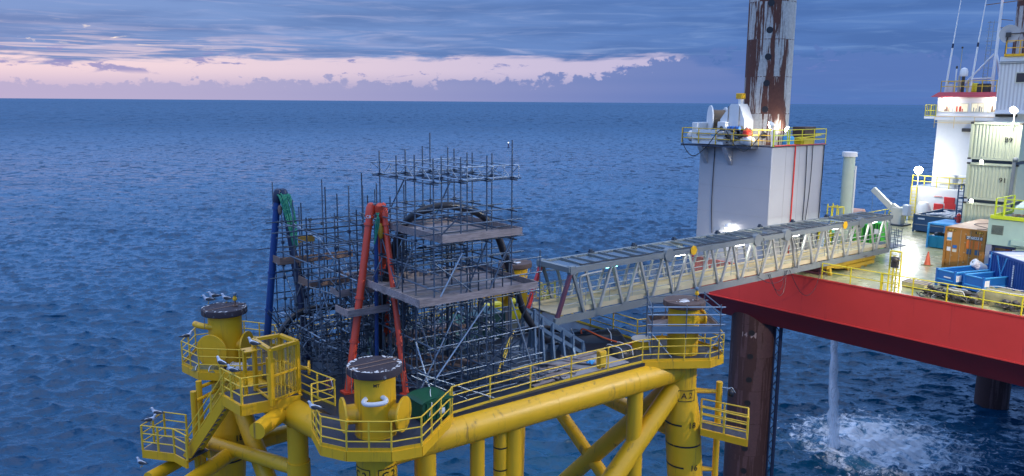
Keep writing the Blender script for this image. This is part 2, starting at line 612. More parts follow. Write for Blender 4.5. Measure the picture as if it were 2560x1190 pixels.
RUST = (.10, .035, .018)
GUANO = (.55, .56, .58)
M = dict(
    yel=mat('yellow_paint', (.74, .405, .010), .42, var=.16, scale=.9, dirt=(.25, .13, .03), damt=.72, dscale=2.4, streak=True, bump=.12, bscale=9),
    yrail=mat('yellow_rail_paint', (.74, .47, .03), .5, var=.15, dirt=(.25, .12, .03), damt=.5, dscale=4),
    ybar=mat('barge_yellow_paint', (.72, .60, .02), .45, var=.12, dirt=(.3, .2, .04), damt=.4, dscale=4),
    ygreen=mat('lime_yellow_paint', (.52, .62, .02), .45, var=.1),
    deck=mat('dark_wet_deck', (.018, .022, .034), .38, var=.45, scale=.8, bump=.5, bscale=14, dirt=(.11, .12, .15), damt=.42, dscale=1.1),
    dgrate=mat('dark_deck_grating', (.035, .045, .07), .45, var=.3, scale=4, bump=.7, bscale=40, dirt=(.2, .2, .22), damt=.3, dscale=5),
    capm=mat('guano_on_dark_timber', (.035, .025, .032), .8, var=.4, scale=3, bump=.6, bscale=14, dirt=(.36, .36, .38), damt=.66, dscale=3.2),
    capw=mat('weathered_timber_cap', (.09, .055, .045), .8, var=.4, scale=3, bump=.6, bscale=14, dirt=(.4, .38, .36), damt=.50, dscale=2.2),
    guano=mat('white_guano', (.62, .62, .62), .7, var=.2, dirt=(.4, .28, .05), damt=.6, dscale=6, streak=True),
    black=mat('black_paint', (.012, .012, .014), .45),
    rubber=mat('black_rubber', (.014, .015, .020), .42, var=.4, scale=5, bump=.3, bscale=25),
    steel=mat('galvanised_tube', (.10, .135, .18), .42, .4, var=.35, scale=3, dirt=(.12, .09, .07), damt=.42, dscale=5),
    steeld=mat('dull_tube', (.045, .065, .095), .5, .5, var=.35, scale=3),
    steelb=mat('bright_tube', (.32, .38, .44), .38, .5, var=.2, scale=3),
    wood=wood('scaffold_board', (.20, .165, .16), (.35, .295, .29)),
    woodp=wood('pale_board', (.28, .24, .23), (.42, .365, .36)),
    woodg=wood('old_grey_board', (.14, .125, .12), (.24, .21, .20)),
    woodb=wood('brown_timber', (.15, .085, .06), (.25, .155, .11)),
    oran=mat('orange_red_paint', (.58, .055, .020), .42, var=.14, dirt=(.55, .42, .40), damt=.30, dscale=7),
    blue=mat('blue_paint', (.012, .055, .20), .42, var=.2, dirt=(.2, .22, .3), damt=.22, dscale=8),
    bluedk=mat('dark_blue_paint', (.012, .022, .060), .45, var=.2),
    grn=mat('green_web_sling', (.02, .22, .13), .7, var=.45, scale=12, bump=.4, bscale=40),
    grnbox=mat('green_tarpaulin', (.008, .085, .035), .5, var=.3, scale=2, bump=.6, bscale=5, dirt=(.3, .35, .32), damt=.2, dscale=6),
    teal=mat('teal_tarpaulin', (.04, .16, .16), .6, var=.3, bump=.5, bscale=5),
    sage=mat('sage_sheet', (.22, .36, .28), .6, var=.3, bump=.5, bscale=5),
    chute=mat('blue_grey_steel', (.13, .20, .28), .45, .3, var=.25, dirt=(.3, .34, .38), damt=.3, dscale=5),
    gang=mat('gangway_grey', (.18, .205, .21), .5, .1, var=.18, scale=1.5, dirt=(.14, .15, .14), damt=.5, dscale=3),
    gangl=mat('gangway_pale', (.35, .35, .32), .5, .1, var=.12, dirt=(.2, .19, .17), damt=.35, dscale=4),
    purp=mat('red_oxide_post', (.10, .030, .055), .5, var=.25),
    redp=mat('red_paint', (.55, .03, .03), .45, var=.15),
    floor=mat('sandy_floor_sheet', (.50, .42, .26), .7, var=.18, scale=2, dirt=(.24, .2, .14), damt=.4, dscale=3),
    roof=mat('wet_roof_sheet', (.055, .07, .08), .28, .2, var=.3, scale=1.3, bump=.2, bscale=6, dirt=(.25, .27, .28), damt=.4, dscale=3),
    hull=mat('red_hull_paint', (.56, .042, .034), .42, var=.12, scale=.5, dirt=(.34, .022, .022), damt=.62, dscale=1.3, streak=True, bump=.08, bscale=2),
    hullb=mat('dark_red_bottom_paint', (.30, .022, .026), .6, var=.3, scale=.6, dirt=(.16, .018, .02), damt=.4, dscale=1.0),
    bdeck=mat('worn_wet_barge_deck', (.44, .42, .22), .28, var=.25, scale=.5, bump=.25, bscale=5, dirt=(.09, .09, .05), damt=.55, dscale=.55, col2=(.20, .24, .10), c2amt=.42, c2scale=.5),
    jack=mat('grey_white_house_paint', (.37, .38, .40), .55, var=.07, scale=.5, dirt=(.27, .26, .26), damt=.35, dscale=1.1, streak=True),
    white=mat('white_paint', (.70, .70, .68), .5, var=.06, dirt=(.42, .38, .33), damt=.32, dscale=1.6, streak=True),
    whitep=mat('plain_white', (.75, .75, .74), .5, var=.05),
    cream=mat('cream_steel', (.58, .57, .46), .5, var=.1, dirt=(.3, .25, .18), damt=.35, dscale=2),
    contg=mat('pale_green_container', (.46, .50, .36), .5, var=.12, scale=1.5, dirt=(.24, .18, .10), damt=.38, dscale=2.2, streak=True),
    mint=mat('mint_green_cabin', (.38, .52, .40), .5, var=.1, dirt=(.2, .2, .15), damt=.3, dscale=2),
    brown=mat('orange_brown_container', (.36, .155, .025), .5, var=.18, scale=1.5, dirt=(.14, .055, .02), damt=.45, dscale=2.2, streak=True),
    broof=mat('pale_rusty_roof', (.52, .36, .24), .55, var=.2, scale=1.5, dirt=(.25, .13, .07), damt=.4, dscale=1.8),
    skip=mat('bright_blue_skip', (.012, .13, .42), .45, var=.2, scale=2, dirt=(.03, .06, .14), damt=.35, dscale=3),
    skipd=mat('slate_blue_skip', (.03, .085, .17), .5, var=.2, scale=2, dirt=(.1, .1, .1), damt=.3, dscale=3),
    sky_b=mat('sky_blue_paint', (.06, .36, .70), .45, var=.15),
    tealb=mat('teal_blue_paint', (.01, .22, .36), .45, var=.2),
    contb=mat('deep_blue_container', (.010, .065, .26), .45, var=.2, scale=1.5, dirt=(.02, .03, .08), damt=.35, dscale=3),
    bgrn=mat('bright_green_paint', (.05, .42, .03), .4, var=.2, scale=2),
    red=mat('bright_red', (.62, .04, .02), .45, var=.1),
    tarp=mat('khaki_tarpaulin', (.20, .18, .08), .7, var=.3, scale=2, bump=.8, bscale=4, dirt=(.14, .12, .06), damt=.4, dscale=2.5),
    rope=mat('wire_rope', (.22, .15, .09), .6, .3, var=.3, scale=10),
    junk=mat('oily_machinery', (.045, .040, .035), .5, var=.6, scale=6, dirt=(.25, .2, .1), damt=.35, dscale=5),
    glass=mat('dark_window_glass', (.02, .03, .04), .08, var=.1),
    lit=mat('lit_room', (.6, .55, .4), .6, emit=(1, .86, .55), estr=.45, var=.5, scale=3),
    legu=rusty_leg('weathered_leg_paint', (.56, .53, .47), (.11, .040, .026), .985, .16),
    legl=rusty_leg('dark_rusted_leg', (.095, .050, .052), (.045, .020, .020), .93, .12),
    lamp=lampmat('floodlight_glow', (1, .95, .84), 70),
    lamp2=lampmat('soft_lamp_glow', (.95, .97, 1), 22),
    lampc=lampmat('cyan_lamp_glow', (.3, .95, .9), 8),
    gull=mat('gull_white', (.50, .55, .64), .7, var=.08),
    gulld=mat('gull_dark_wing', (.035, .038, .045), .7, var=.2),
    beak=mat('gull_beak', (.6, .35, .04), .5),
    gmesh=meshmat('yellow_cage_mesh', (.55, .36, .03), 16, .22),
    wmesh=meshmat('pale_guard_mesh', (.45, .45, .4), 12, .09),
)


# ================================================================== SEA
def sea():
    rng = np.random.default_rng(11)
    a0, a1 = R(-44), R(46)
    na, nr = 1250, 820
    # rows evenly spread in depression angle, denser than the picture's pixels
    dep = np.concatenate([np.linspace(R(46), R(33), 40, endpoint=False), np.linspace(R(33), R(.6), nr + 160, endpoint=False),
                          np.geomspace(R(.6), R(.012), 50)])
    r = CAM_H / np.tan(dep)
    dr = np.gradient(r)
    A = np.linspace(a0, a1, na)
    rr, aa = np.meshgrid(r, A, indexing='ij')
    x, y = rr * np.sin(aa), rr * np.cos(aa)
    z = np.zeros_like(x)
    dx, dy = np.zeros_like(x), np.zeros_like(x)
    nw = 120
    L = np.geomspace(.8, 36, nw) * rng.uniform(.93, 1.07, nw)
    th = R(262) + rng.normal(0, .40, nw) * np.clip(1.25 - L / 60, .5, 1.2)
    st = .078 * np.exp(-((np.log(L / 2.3)) / .75) ** 2) + .012 * (L < 12) + .0035          # steepness of each wave train
    k = 2 * np.pi / L
    ph = rng.uniform(0, 2 * np.pi, nw)
    # gusts : slow variation of the chop over the surface
    gust = 1 + .14 * np.sin(x / 31 + y / 57 + 1.3) * np.sin(y / 43 - x / 90 + .4) + .10 * np.sin(x / 13. - y / 19.)
    for i in range(nw):
        amp = st[i] / k[i]
        wgt = np.clip(L[i] / (2.0 * dr) - .7, 0, 1)
        m = wgt > 0
        if not m.any():
            continue
        hi = np.nonzero(m)[0].max() + 1
        kx, ky = math.cos(th[i]) * k[i], math.sin(th[i]) * k[i]
        p = kx * x[:hi] + ky * y[:hi] + ph[i]
        g = (amp * wgt[:hi])[:, None] * (gust[:hi] if L[i] < 9 else 1.0)
        z[:hi] += g * np.sin(p)
        c = g * np.cos(p) * 1.15
        dx[:hi] += c * math.cos(th[i])
        dy[:hi] += c * math.sin(th[i])
    x += dx
    y += dy
    # boil under the discharge
    sx_, sy_ = SPL[0], SPL[1]
    d2 = ((x - sx_ - 4) / 9) ** 2 + ((y - sy_) / 8) ** 2
    z += np.exp(-d2) * (.08 * np.sin(x * 3.1 + 2 * np.sin(y * 1.7)) * np.sin(y * 3.7 + 1.5 * np.sin(x * 2.3)) + .10 * np.sin(x * 6.3 + y * 5.1))
    V = np.stack([x, y, z], -1).reshape(-1, 3)
    i, j = np.meshgrid(np.arange(nr - 1 + 1 if False else len(r) - 1), np.arange(na - 1), indexing='ij')
    q = (i * na + j).ravel()
    F = np.stack([q, q + na, q + na + 1, q + 1], -1)
    # coarse skirt all round behind the camera
    B = np.linspace(a1, a0 + 2 * np.pi, 60)
    rs = np.array([6.0, r[0], 120, 400, 2000, 20000, r[-1]])
    bb, r2 = np.meshgrid(B, rs)
    V2 = np.stack([r2 * np.sin(bb), r2 * np.cos(bb), np.full_like(r2, -.25)], -1).reshape(-1, 3)
    n0 = len(V)
    i, j = np.meshgrid(np.arange(len(rs) - 1), np.arange(59), indexing='ij')
    q = (i * 60 + j).ravel() + n0
    F2 = np.stack([q, q + 60, q + 61, q + 1], -1)
    cx = np.linspace(a0, a1, 20)
    V3_ = np.concatenate([np.stack([6 * np.sin(cx), 6 * np.cos(cx), 0 * cx - .2], -1), np.stack([r[0] * np.sin(cx) * 1.02, r[0] * np.cos(cx) * 1.02, 0 * cx - .2], -1)])
    n1 = n0 + len(V2)
    q = np.arange(19) + n1
    F3 = np.stack([q, q + 20, q + 21, q + 1], -1)
    V = np.concatenate([V, V2, V3_])
    F = np.concatenate([F, F2, F3])
    me = bpy.data.meshes.new('sea')
    me.vertices.add(len(V))
    me.vertices.foreach_set('co', V.astype(np.float32).ravel())
    me.loops.add(len(F) * 4)
    me.loops.foreach_set('vertex_index', F.astype(np.int32).ravel())
    me.polygons.add(len(F))
    me.polygons.foreach_set('loop_start', np.arange(0, len(F) * 4, 4, dtype=np.int32))
    me.update(calc_edges=True)
    me.polygons.foreach_set('use_smooth', np.ones(len(F), bool))
    m = bpy.data.materials.new('sea_water')
    m.use_nodes = True
    n = NT(m.node_tree)
    P = n.n('ShaderNodeTexCoord').outputs['Object']
    s = n.n('ShaderNodeSeparateXYZ', {0: P})
    rad = n.n('ShaderNodeVectorMath', {0: P}, operation='LENGTH').outputs['Value']
    mp = n.n('ShaderNodeMapping', {'Vector': P, 'Rotation': (0, 0, R(18)), 'Scale': (.55, 1, 1)}).outputs[0]
    h1 = n.noise(mp, 1.7, 3, .55, .5)
    h2 = n.noise(mp, .28, 5, .6, .6)
    h3 = n.noise(mp, .045, 4, .6, .4)
    far = n.ss(rad, 90, 420)
    vfar = n.ss(rad, 500, 3000)
    # ripples finer than the mesh, as slopes (they do not fade with distance)
    mp2 = n.n('ShaderNodeMapping', {'Vector': P, 'Rotation': (0, 0, R(8)), 'Scale': (.42, 1, 1)}).outputs[0]

    mp3 = n.n('ShaderNodeMapping', {'Vector': P, 'Scale': (1.4, .30, 1)}).outputs[0]

    def slope(sc, det, amp, vec=mp2):
        c = n.n('ShaderNodeTexNoise', {'Vector': vec, 'Scale': sc, 'Detail': det, 'Roughness': .6, 'Distortion': .3}).outputs['Color']
        c = n.n('ShaderNodeVectorMath', {0: c, 1: (.5, .5, .5)}, operation='SUBTRACT').outputs[0]
        q = n.n('ShaderNodeSeparateXYZ', {0: c})
        a_ = amp if not isinstance(amp, float) else amp
        return n.vec(n.m('MULTIPLY', q.outputs[0], a_), n.m('MULTIPLY', q.outputs[1], a_), 0.0)
    patch = n.ss(n.noise(mp2, .012, 4, .6, .5), .3, .7, .55, 1.35)
    patch2 = n.ss(n.noise(mp2, .0016, 5, .6, .5), .3, .7, .7, 1.25)
    pp = n.m('MULTIPLY', patch, patch2)
    s1b = slope(.75, 3, n.m('MULTIPLY', n.m('MULTIPLY', n.ss(rad, 80, 220), .42), patch))
    hb = n.m('ADD', n.m('MULTIPLY', n.noise(mp2, 2.6, 4, .6, .4), .11), n.m('MULTIPLY', n.noise(mp2, 1.1, 3, .55, .4), .13))
    bN = n.n('ShaderNodeBump', {'Strength': 1.0, 'Distance': 1.0, 'Height': n.m('MULTIPLY', hb, patch)}).outputs[0]
    s2 = slope(.24, 3, n.m('MULTIPLY', n.m('MULTIPLY', far, .45), pp), mp3)
    s3 = slope(.07, 4, n.m('MULTIPLY', n.m('MULTIPLY', vfar, .45), pp), mp3)
    sv = n.n('ShaderNodeVectorMath', {0: s2, 1: s3}, operation='ADD').outputs[0]
    sv = n.n('ShaderNodeVectorMath', {0: sv, 1: s1b}, operation='ADD').outputs[0]

    # short steep wave fronts, all facing down wind : too fine for the mesh far away
    def fronts(sx_, sy_, f0, f1, g0, g1, amp, lo=.55):
        q = n.n('ShaderNodeMapping', {'Vector': P, 'Rotation': (0, 0, R(5)), 'Scale': (sx_, sy_, 1)}).outputs[0]
        k_ = n.ss(n.noise(q, 1.0, 4, .62, .5), lo, lo + .07)
        k_ = n.m('MULTIPLY', k_, n.m('MULTIPLY', n.ss(rad, f0, f1), n.ss(rad, g0, g1, 1, 0)))
        return n.m('MULTIPLY', k_, -amp)
    fr_ = n.m('ADD', n.m('ADD', fronts(2.4, 3.4, 10, 30, 90, 150, .38), n.m('ADD', fronts(.42, .62, 70, 190, 500, 900, .60), fronts(1.0, 1.3, 20, 60, 170, 320, .50))), n.m('ADD', fronts(.20, .13, 230, 420, 1300, 2400, .70), fronts(.075, .022, 800, 1500, 6000, 12000, .70)))
    fr_ = n.m('ADD', fr_, fronts(.02, .0035, 3500, 8000, 90000, 100000, .30))
    sv = n.n('ShaderNodeVectorMath', {0: sv, 1: n.vec(n.m('MULTIPLY', fr_, .1), fr_, 0.0)}, operation='ADD').outputs[0]
    sv = n.n('ShaderNodeVectorMath', {0: sv, 1: bN}, operation='ADD').outputs[0]
    bmp = n.n('ShaderNodeVectorMath', {0: sv}, operation='NORMALIZE')
    # foam round the discharge : thrown up water, torn into lace down stream
    u = n.m('SUBTRACT', s.outputs[0], SPL[0])
    v = n.m('SUBTRACT', s.outputs[1], SPL[1])
    dn = n.noise(P, .35, 4, .6, .8)
    d1 = n.m('SQRT', n.m('ADD', n.m('POWER', n.m('MULTIPLY', n.m('SUBTRACT', u, 5.2), 1 / 7.0), 2.0), n.m('POWER', n.m('MULTIPLY', n.m('SUBTRACT', v, 1.2), 1 / 6.6), 2.0)))
    d2 = n.m('SQRT', n.m('ADD', n.m('POWER', n.m('MULTIPLY', n.m('SUBTRACT', u, 9.5), 1 / 13.5), 2.0), n.m('POWER', n.m('MULTIPLY', n.m('ADD', v, -1.0), 1 / 9.5), 2.0)))
    lace = n.noise(P, .8, 9, .66, 1.2)
    lace2 = n.noise(P, 1.5, 8, .68, 1.3)
    f1 = n.ss(n.m('ADD', n.m('MULTIPLY', n.m('SUBTRACT', 1.0, d1), .55), n.m('MULTIPLY', n.m('SUBTRACT', lace, .5), 2.1)), -.05, .34)
    f2 = n.ss(n.m('ADD', n.m('MULTIPLY', n.m('SUBTRACT', 1.0, d2), .34), n.m('MULTIPLY', n.m('SUBTRACT', lace2, .5), 2.2)), .26, .62)
    rim = n.m('MULTIPLY', n.ss(n.m('ABSOLUTE', n.m('SUBTRACT', n.m('ADD', d1, n.m('MULTIPLY', n.m('SUBTRACT', dn, .5), .5)), 1.0)), .13, .0), n.ss(lace2, .42, .6))
    foam = n.m('MAXIMUM', n.m('MULTIPLY', f1, .95), n.m('MAXIMUM', n.m('MULTIPLY', f2, .7), n.m('MULTIPLY', rim, .6)))
    foam = n.m('MULTIPLY', foam, n.ss(d2, 1.35, 1.0))
    wc = n.mix(n.ss(n.noise(P, .02, 3, .5), .35, .65), (.002, .050, .112), (.004, .066, .142))
    wc = n.mix(n.m('MULTIPLY', n.ss(n.m('ADD', d1, n.m('MULTIPLY', n.m('SUBTRACT', dn, .5), .9)), 1.15, .3), .85), wc, (.10, .34, .50))
    wc = n.mix(n.m('MULTIPLY', n.ss(n.m('ADD', d2, n.m('MULTIPLY', n.m('SUBTRACT', dn, .5), .9)), 1.1, .4), .35), wc, (.06, .24, .38))
    col = n.mix(foam, wc, (.93, .96, .98))
    rough = n.m('ADD', n.m('ADD', .11, n.m('MULTIPLY', n.ss(rad, 100, 1100), .38)), n.m('MULTIPLY', foam, .5))
    p = n.n('ShaderNodeBsdfPrincipled', {'Base Color': col, 'Roughness': rough, 'IOR': 1.34, 'Normal': bmp.outputs[0]})
    n.n('ShaderNodeOutputMaterial', {'Surface': p.outputs[0]})
    me.materials.append(m)
    o = bpy.data.objects.new('sea', me)
    C.objects.link(o)
    o['kind'] = 'structure'


SPL = WF.at(2075, 1118, z=0)
sea()


# ================================================================== JACKET PLATFORM
ZD = 19.1
LEG = dict(C2=(0, 0), A2=(16.44, 0), B2=(-1.86, 11.17), F4=(15.3, 12.0))
BAT = dict(C2=(-.02, -.05), A2=(.075, -.045), B2=(-.075, .02), F4=(.03, .08))      # lean per metre of drop
CAMJ = J.L(Vector((0, 0, CAM_H)))


def legpt(k, z):
    x, y = LEG[k]
    dz = max(0, 17.5 - z)
    return (x + BAT[k][0] * dz, y + BAT[k][1] * dz, z)


def facing(x, y, deg=0):
    return math.atan2(CAMJ[1] - y, CAMJ[0] - x) + R(deg)


T = Th('jacket_platform', 'yellow four-legged offshore jacket platform carrying the scaffolding over the sea', 'offshore platform', J, (7, 5, 0))
mb = MB().prism([(-.4, -.1), (16.4, -.1), (15.8, 12.4), (-1.3, 11.5)], ZD - .16, ZD)
T.part('deck', mb, M['deck'])
mb = MB()
mb.prism([(9.2, .35), (13.2, .35), (13.4, 2.6), (9.9, 2.4)], ZD, ZD + .03)
T.part('deck_plate', mb, mat('bare_grey_plate', (.30, .29, .30), .6, var=.2, dirt=(.1, .09, .08), damt=.45, dscale=1.5), label='pale bare deck plates by the front rail')
for a, b in (('C2', 'A2'), ('A2', 'F4'), ('F4', 'B2'), ('B2', 'C2')):
    pa, pb = LEG[a], LEG[b]
    mb = MB().tube((pa[0], pa[1], 18.33), (pb[0], pb[1], 18.33), .62, n=28)
    for t in (.22, .5, .79):
        q = [pa[i] + (pb[i] - pa[i]) * t for i in (0, 1)]
        q2 = [pa[i] + (pb[i] - pa[i]) * (t + .0012) for i in (0, 1)]
        mb.tube((*q, 18.33), (*q2, 18.33), .628, n=28)
    T.part('edge_beam', mb, M['yel'])
CAPLBL = dict(C2='dark cap crusted with white guano round its rim', A2='brown cap with a white patch of guano',
              B2='flat brown cap with gulls on it', F4='pale brown cap at the far corner')
for k in ('C2', 'A2', 'B2', 'F4'):
    x, y = LEG[k]
    mb = MB().lathe((x, y, 0), [(.74, 17.3), (.74, 21.42)], n=36)
    mb.lathe((x, y, 0), [(.755, ZD + .02), (.755, ZD + .12)], n=36)
    # flare below the collar then battered leg down to the sea
    prof = [(17.4, .74), (16.6, .78), (15.9, .86), (-3, .90)]
    for (za, ra), (zb, rb) in zip(prof[:-1], prof[1:]):
        mb.tube(legpt(k, za), legpt(k, zb), ra, rb, n=36, cap=False)
    lg = T.part('leg', mb, M['yel'])
    cm = MB().lathe((x, y, 0), [(.6, 21.41), (.97, 21.42), (1.0, 21.45), (1.0, 21.66), (.98, 21.70), (.01, 21.71)], n=40)
    T.part('pile_cap', cm, M['capm' if k in ('C2', 'B2') else 'capw'], parent=lg, label=CAPLBL[k])
    # droppings on the cap
    gr = random.Random(ord(k[0]))
    gm = MB()
    if k in ('C2', 'B2'):
        for i in range(90):
            a_ = gr.uniform(0, 2 * PI)
            if k == 'B2' and gr.random() < .6:
                continue
            d_ = 1.0 - abs(gr.gauss(.07, .08))
            s_ = gr.uniform(.02, .075)
            n_ = 7
            c_ = (x + d_ * math.cos(a_), y + d_ * math.sin(a_))
            pts_ = [(c_[0] + s_ * gr.uniform(.5, 1.3) * math.cos(2 * PI * j / n_), c_[1] + s_ * gr.uniform(.5, 1.3) * math.sin(2 * PI * j / n_)) for j in range(n_)]
            pts_ = [(x + (px - x) * min(1, .975 / max(.01, math.hypot(px - x, py - y))), y + (py - y) * min(1, .975 / max(.01, math.hypot(px - x, py - y)))) for px, py in pts_]
            gm.add([(px, py, 21.713 + i * .00003) for px, py in pts_], [tuple(range(n_))])
    else:
        for i in range(26):
            c_ = (x - .15 + gr.gauss(0, .22), y - .2 + gr.gauss(0, .16))
            s_ = gr.uniform(.04, .13)
            gm.add([(c_[0] + s_ * gr.uniform(.5, 1.3) * math.cos(2 * PI * j / 8), c_[1] + s_ * gr.uniform(.5, 1.3) * math.sin(2 * PI * j / 8), 21.713 + i * .00003) for j in range(8)], [tuple(range(8))])
    T.part('droppings', gm, M['guano'], parent=lg, smooth=0, kind='stuff')
    # straps across the cap
    st = MB()
    an = facing(x, y, -62)
    for o in ((-.12, .12) if k == 'C2' else (.05,)):
        st = MB()
        dx_, dy_ = math.cos(an), math.sin(an)
        nx, ny = -dy_, dx_
        c0 = (x + nx * o * 1.6, y + ny * o * 1.6)
        st.beam((c0[0] - dx_ * 1.0, c0[1] - dy_ * 1.0, 21.72), (c0[0] + dx_ * 1.0, c0[1] + dy_ * 1.0, 21.72), .06, .012)
        for s_ in (-1, 1):
            e = (c0[0] + s_ * dx_ * 1.015, c0[1] + s_ * dy_ * 1.015)
            st.beam((*e, 21.72), (*e, 20.9), .05, .012)
        T.part('strap', st, M['woodb'], parent=lg)
    # depth bands and numbers
    mk = MB()
    for zi in range(0, 5 if k != 'A2' else 9):
        z = 15.65 - 1.095 * zi
        px_, py_, _ = legpt(k, z)
        f = facing(px_, py_, 12)
        seg = 10
        for q in range(seg):
            a0_, a1_ = f - R(95) + R(150) * q / seg * (1 if zi % 2 else .55), f - R(95) + R(150) * (q + 1) / seg * (1 if zi % 2 else .55)
            rr_ = .872
            mk.quad((px_ + rr_ * math.cos(a0_), py_ + rr_ * math.sin(a0_), z - .045), (px_ + rr_ * math.cos(a1_), py_ + rr_ * math.sin(a1_), z - .045),
                    (px_ + rr_ * math.cos(a1_), py_ + rr_ * math.sin(a1_), z + .045), (px_ + rr_ * math.cos(a0_), py_ + rr_ * math.sin(a0_), z + .045))
        if zi % 2 == 0:
            text_cyl(mk, str(18 - zi), px_, py_, z, .875, f + R(12 + 9), .42)
    T.part('depth_mark', mk, M['black'], parent=lg)
    # name plate lettering
    if k in ('A2', 'C2'):
        for an_ in ((22,) if k == 'A2' else (36, -52)):
            nm = MB()
            f = facing(x, y, an_)
            zc = 17.15 if k == 'A2' else 17.72
            rad = .80 if k == 'A2' else .745
            px_, py_, _ = legpt(k, zc)
            text_cyl(nm, {'A2': 'A 2', 'C2': 'C 2'}[k], px_, py_, zc, rad, f, .40, off=.012)
            for s_ in (-1, 1):
                for q in range(8):
                    a0_, a1_ = f + (-.42 + .84 * q / 8) / rad, f + (-.42 + .84 * (q + 1) / 8) / rad
                    z_ = zc + s_ * .27
                    nm.quad(*[(px_ + (rad + .014) * math.cos(a), py_ + (rad + .014) * math.sin(a), zz) for a, zz in
                              ((a0_, z_ - .018), (a1_, z_ - .018), (a1_, z_ + .018), (a0_, z_ + .018))])
                a_ = f + s_ * .42 / rad
                nm.quad(*[(px_ + (rad + .014) * math.cos(a), py_ + (rad + .014) * math.sin(a), zz) for a, zz in
                          ((a_ - .02, zc - .27), (a_ + .02, zc - .27), (a_ + .02, zc + .27), (a_ - .02, zc + .27))])
            T.part('leg_name', nm, M['black'], parent=lg)
    if k == 'C2':
        nm = MB()
        text_cyl(nm, 'MT', x, y, 21.15, .745, facing(x, y, 4), .17)
        T.part('lettering', nm, M['black'], parent=lg)


def disc_stub(x, y, z, ang, ln, rs, rd, mt, lab=None):
    a = (math.cos(ang), math.sin(ang), 0)
    mb = MB().lathe((x, y, z), [(rs, .5), (rs, ln)], n=24, axis=a)
    mb.lathe((x, y, z), [(rd * .985, ln), (rd, ln + .012), (rd, ln + .075), (rd * .985, ln + .085)], n=36, axis=a)
    T.part('blanking_flange', mb, mt, label=lab)


aw = -J.a
disc_stub(0, 0, 19.95, aw + R(-16), 1.05, .36, .64, M['yel'])
disc_stub(0, 0, 19.95, aw + R(203), 1.12, .36, .64, M['yel'])
disc_stub(-1.86, 11.17, 19.95, aw + R(-104), 1.05, .38, .76, M['yel'], 'big round yellow flange facing outwards')
disc_stub(-1.86, 11.17, 19.95, aw + R(-8), .95, .36, .66, M['yel'])
disc_stub(15.3, 12, 19.95, aw + R(-150), .95, .36, .6, M['yel'])
disc_stub(16.44, 0, 20.75, aw + R(15), .95, .3, .42, M['yel'])
# curved pipe handles on the columns
f = facing(0, 0, 2)


def cylpt(x, y, f, a, r, z):
    return (x + math.cos(f + R(a)) * r, y + math.sin(f + R(a)) * r, z)


mb = MB().path([cylpt(0, 0, f, 18, .7, 20.70), cylpt(0, 0, f, 22, .9, 20.66), cylpt(0, 0, f, 17, 1.0, 20.60), cylpt(0, 0, f, 0, 1.0, 20.57),
                cylpt(0, 0, f, -20, 1.0, 20.57), cylpt(0, 0, f, -28, .92, 20.62), cylpt(0, 0, f, -29, .7, 20.66)], .085, n=12, smooth=5)
T.part('pipe_bend', mb, [M['guano']], label='pipe bend whitened by guano on the front column')
mb = MB().path([cylpt(-1.86, 11.17, aw, -120, .6, 20.9), cylpt(-1.86, 11.17, aw, -150, 1.0, 20.95), cylpt(-1.86, 11.17, aw, -168, 1.3, 20.98)], .14, n=12, smooth=4)
T.part('pipe_bend', mb, M['yel'])

# collar walkways round the columns
COL = dict(
    C2=[(-1.05, 3.3), (-1.75, 1.6), (-2.07, .1), (-1.55, -.85), (-.31, -1.76), (.74, -2.0), (2.95, -.35), (3.2, -.1)],
    A2=[(13.7, .0), (14.4, -.35), (16.47, -1.66), (17.5, -1.6), (18.15, -.8), (18.25, 1.0), (17.4, 2.2), (16.0, 2.6)],
    B2=[(-1.1, 8.7), (-1.9, 9.2), (-3.3, 10.45), (-3.6, 12.0), (-2.5, 13.85), (-.2, 13.7), (.8, 12.2), (.5, 11.0)],
    F4=[(14.0, 12.3), (13.6, 13.4), (14.6, 14.2), (16.6, 14.0), (17.4, 12.6), (17.0, 10.8), (15.9, 10.3)])
for k, pl in COL.items():
    inner = {'C2': [(1.2, .9), (0, 1.2)], 'A2': [(14.5, 1.5)], 'B2': [(-.6, 10.0)], 'F4': [(14.8, 11.2)]}[k]
    mb = MB().prism(pl + inner, ZD - .06, ZD + .012)
    T.part('collar_floor', mb, M['dgrate'])
    mb = MB()
    for a, b in zip(pl[:-1], pl[1:]):
        mb.beam((*a, ZD - .16), (*b, ZD - .16), .10, .36)
        mb.beam((*a, ZD + .07), (*b, ZD + .07), .015, .14)
    T.part('fascia', mb, M['yel'])
    mb = MB().rail([(*p, ZD) for p in pl], sp=1.0, r=.026, rp=.034)
    T.part('railing', mb, M['yrail'])
# straight railings of the deck edges
for pts, sp in (([(3.2, -.1), (5.1, .05), (7.2, .12), (9.45, .12), (13.7, .0)], 1.85), ([(-.62, 6.2), (-.35, 4.4), (-.1, 3.3)], 1.4),
                ([(.6, 12.2), (5, 12.3), (10, 12.35), (14.0, 12.4)], 1.6), ([(16.0, 2.6), (15.9, 6.0), (15.8, 10.3)], 1.6)):
    mb = MB().rail([(*p, ZD) for p in pts], sp=sp, r=.026, rp=.036, kick=.1)
    T.part('railing', mb, M['yrail'])
# swing gate frame between the C2 collar and the deck
mb = MB().rail([(-1.05, 3.3, ZD), (-.1, 3.3, ZD)], sp=.9, r=.026)
T.part('gate', mb, M['yrail'])

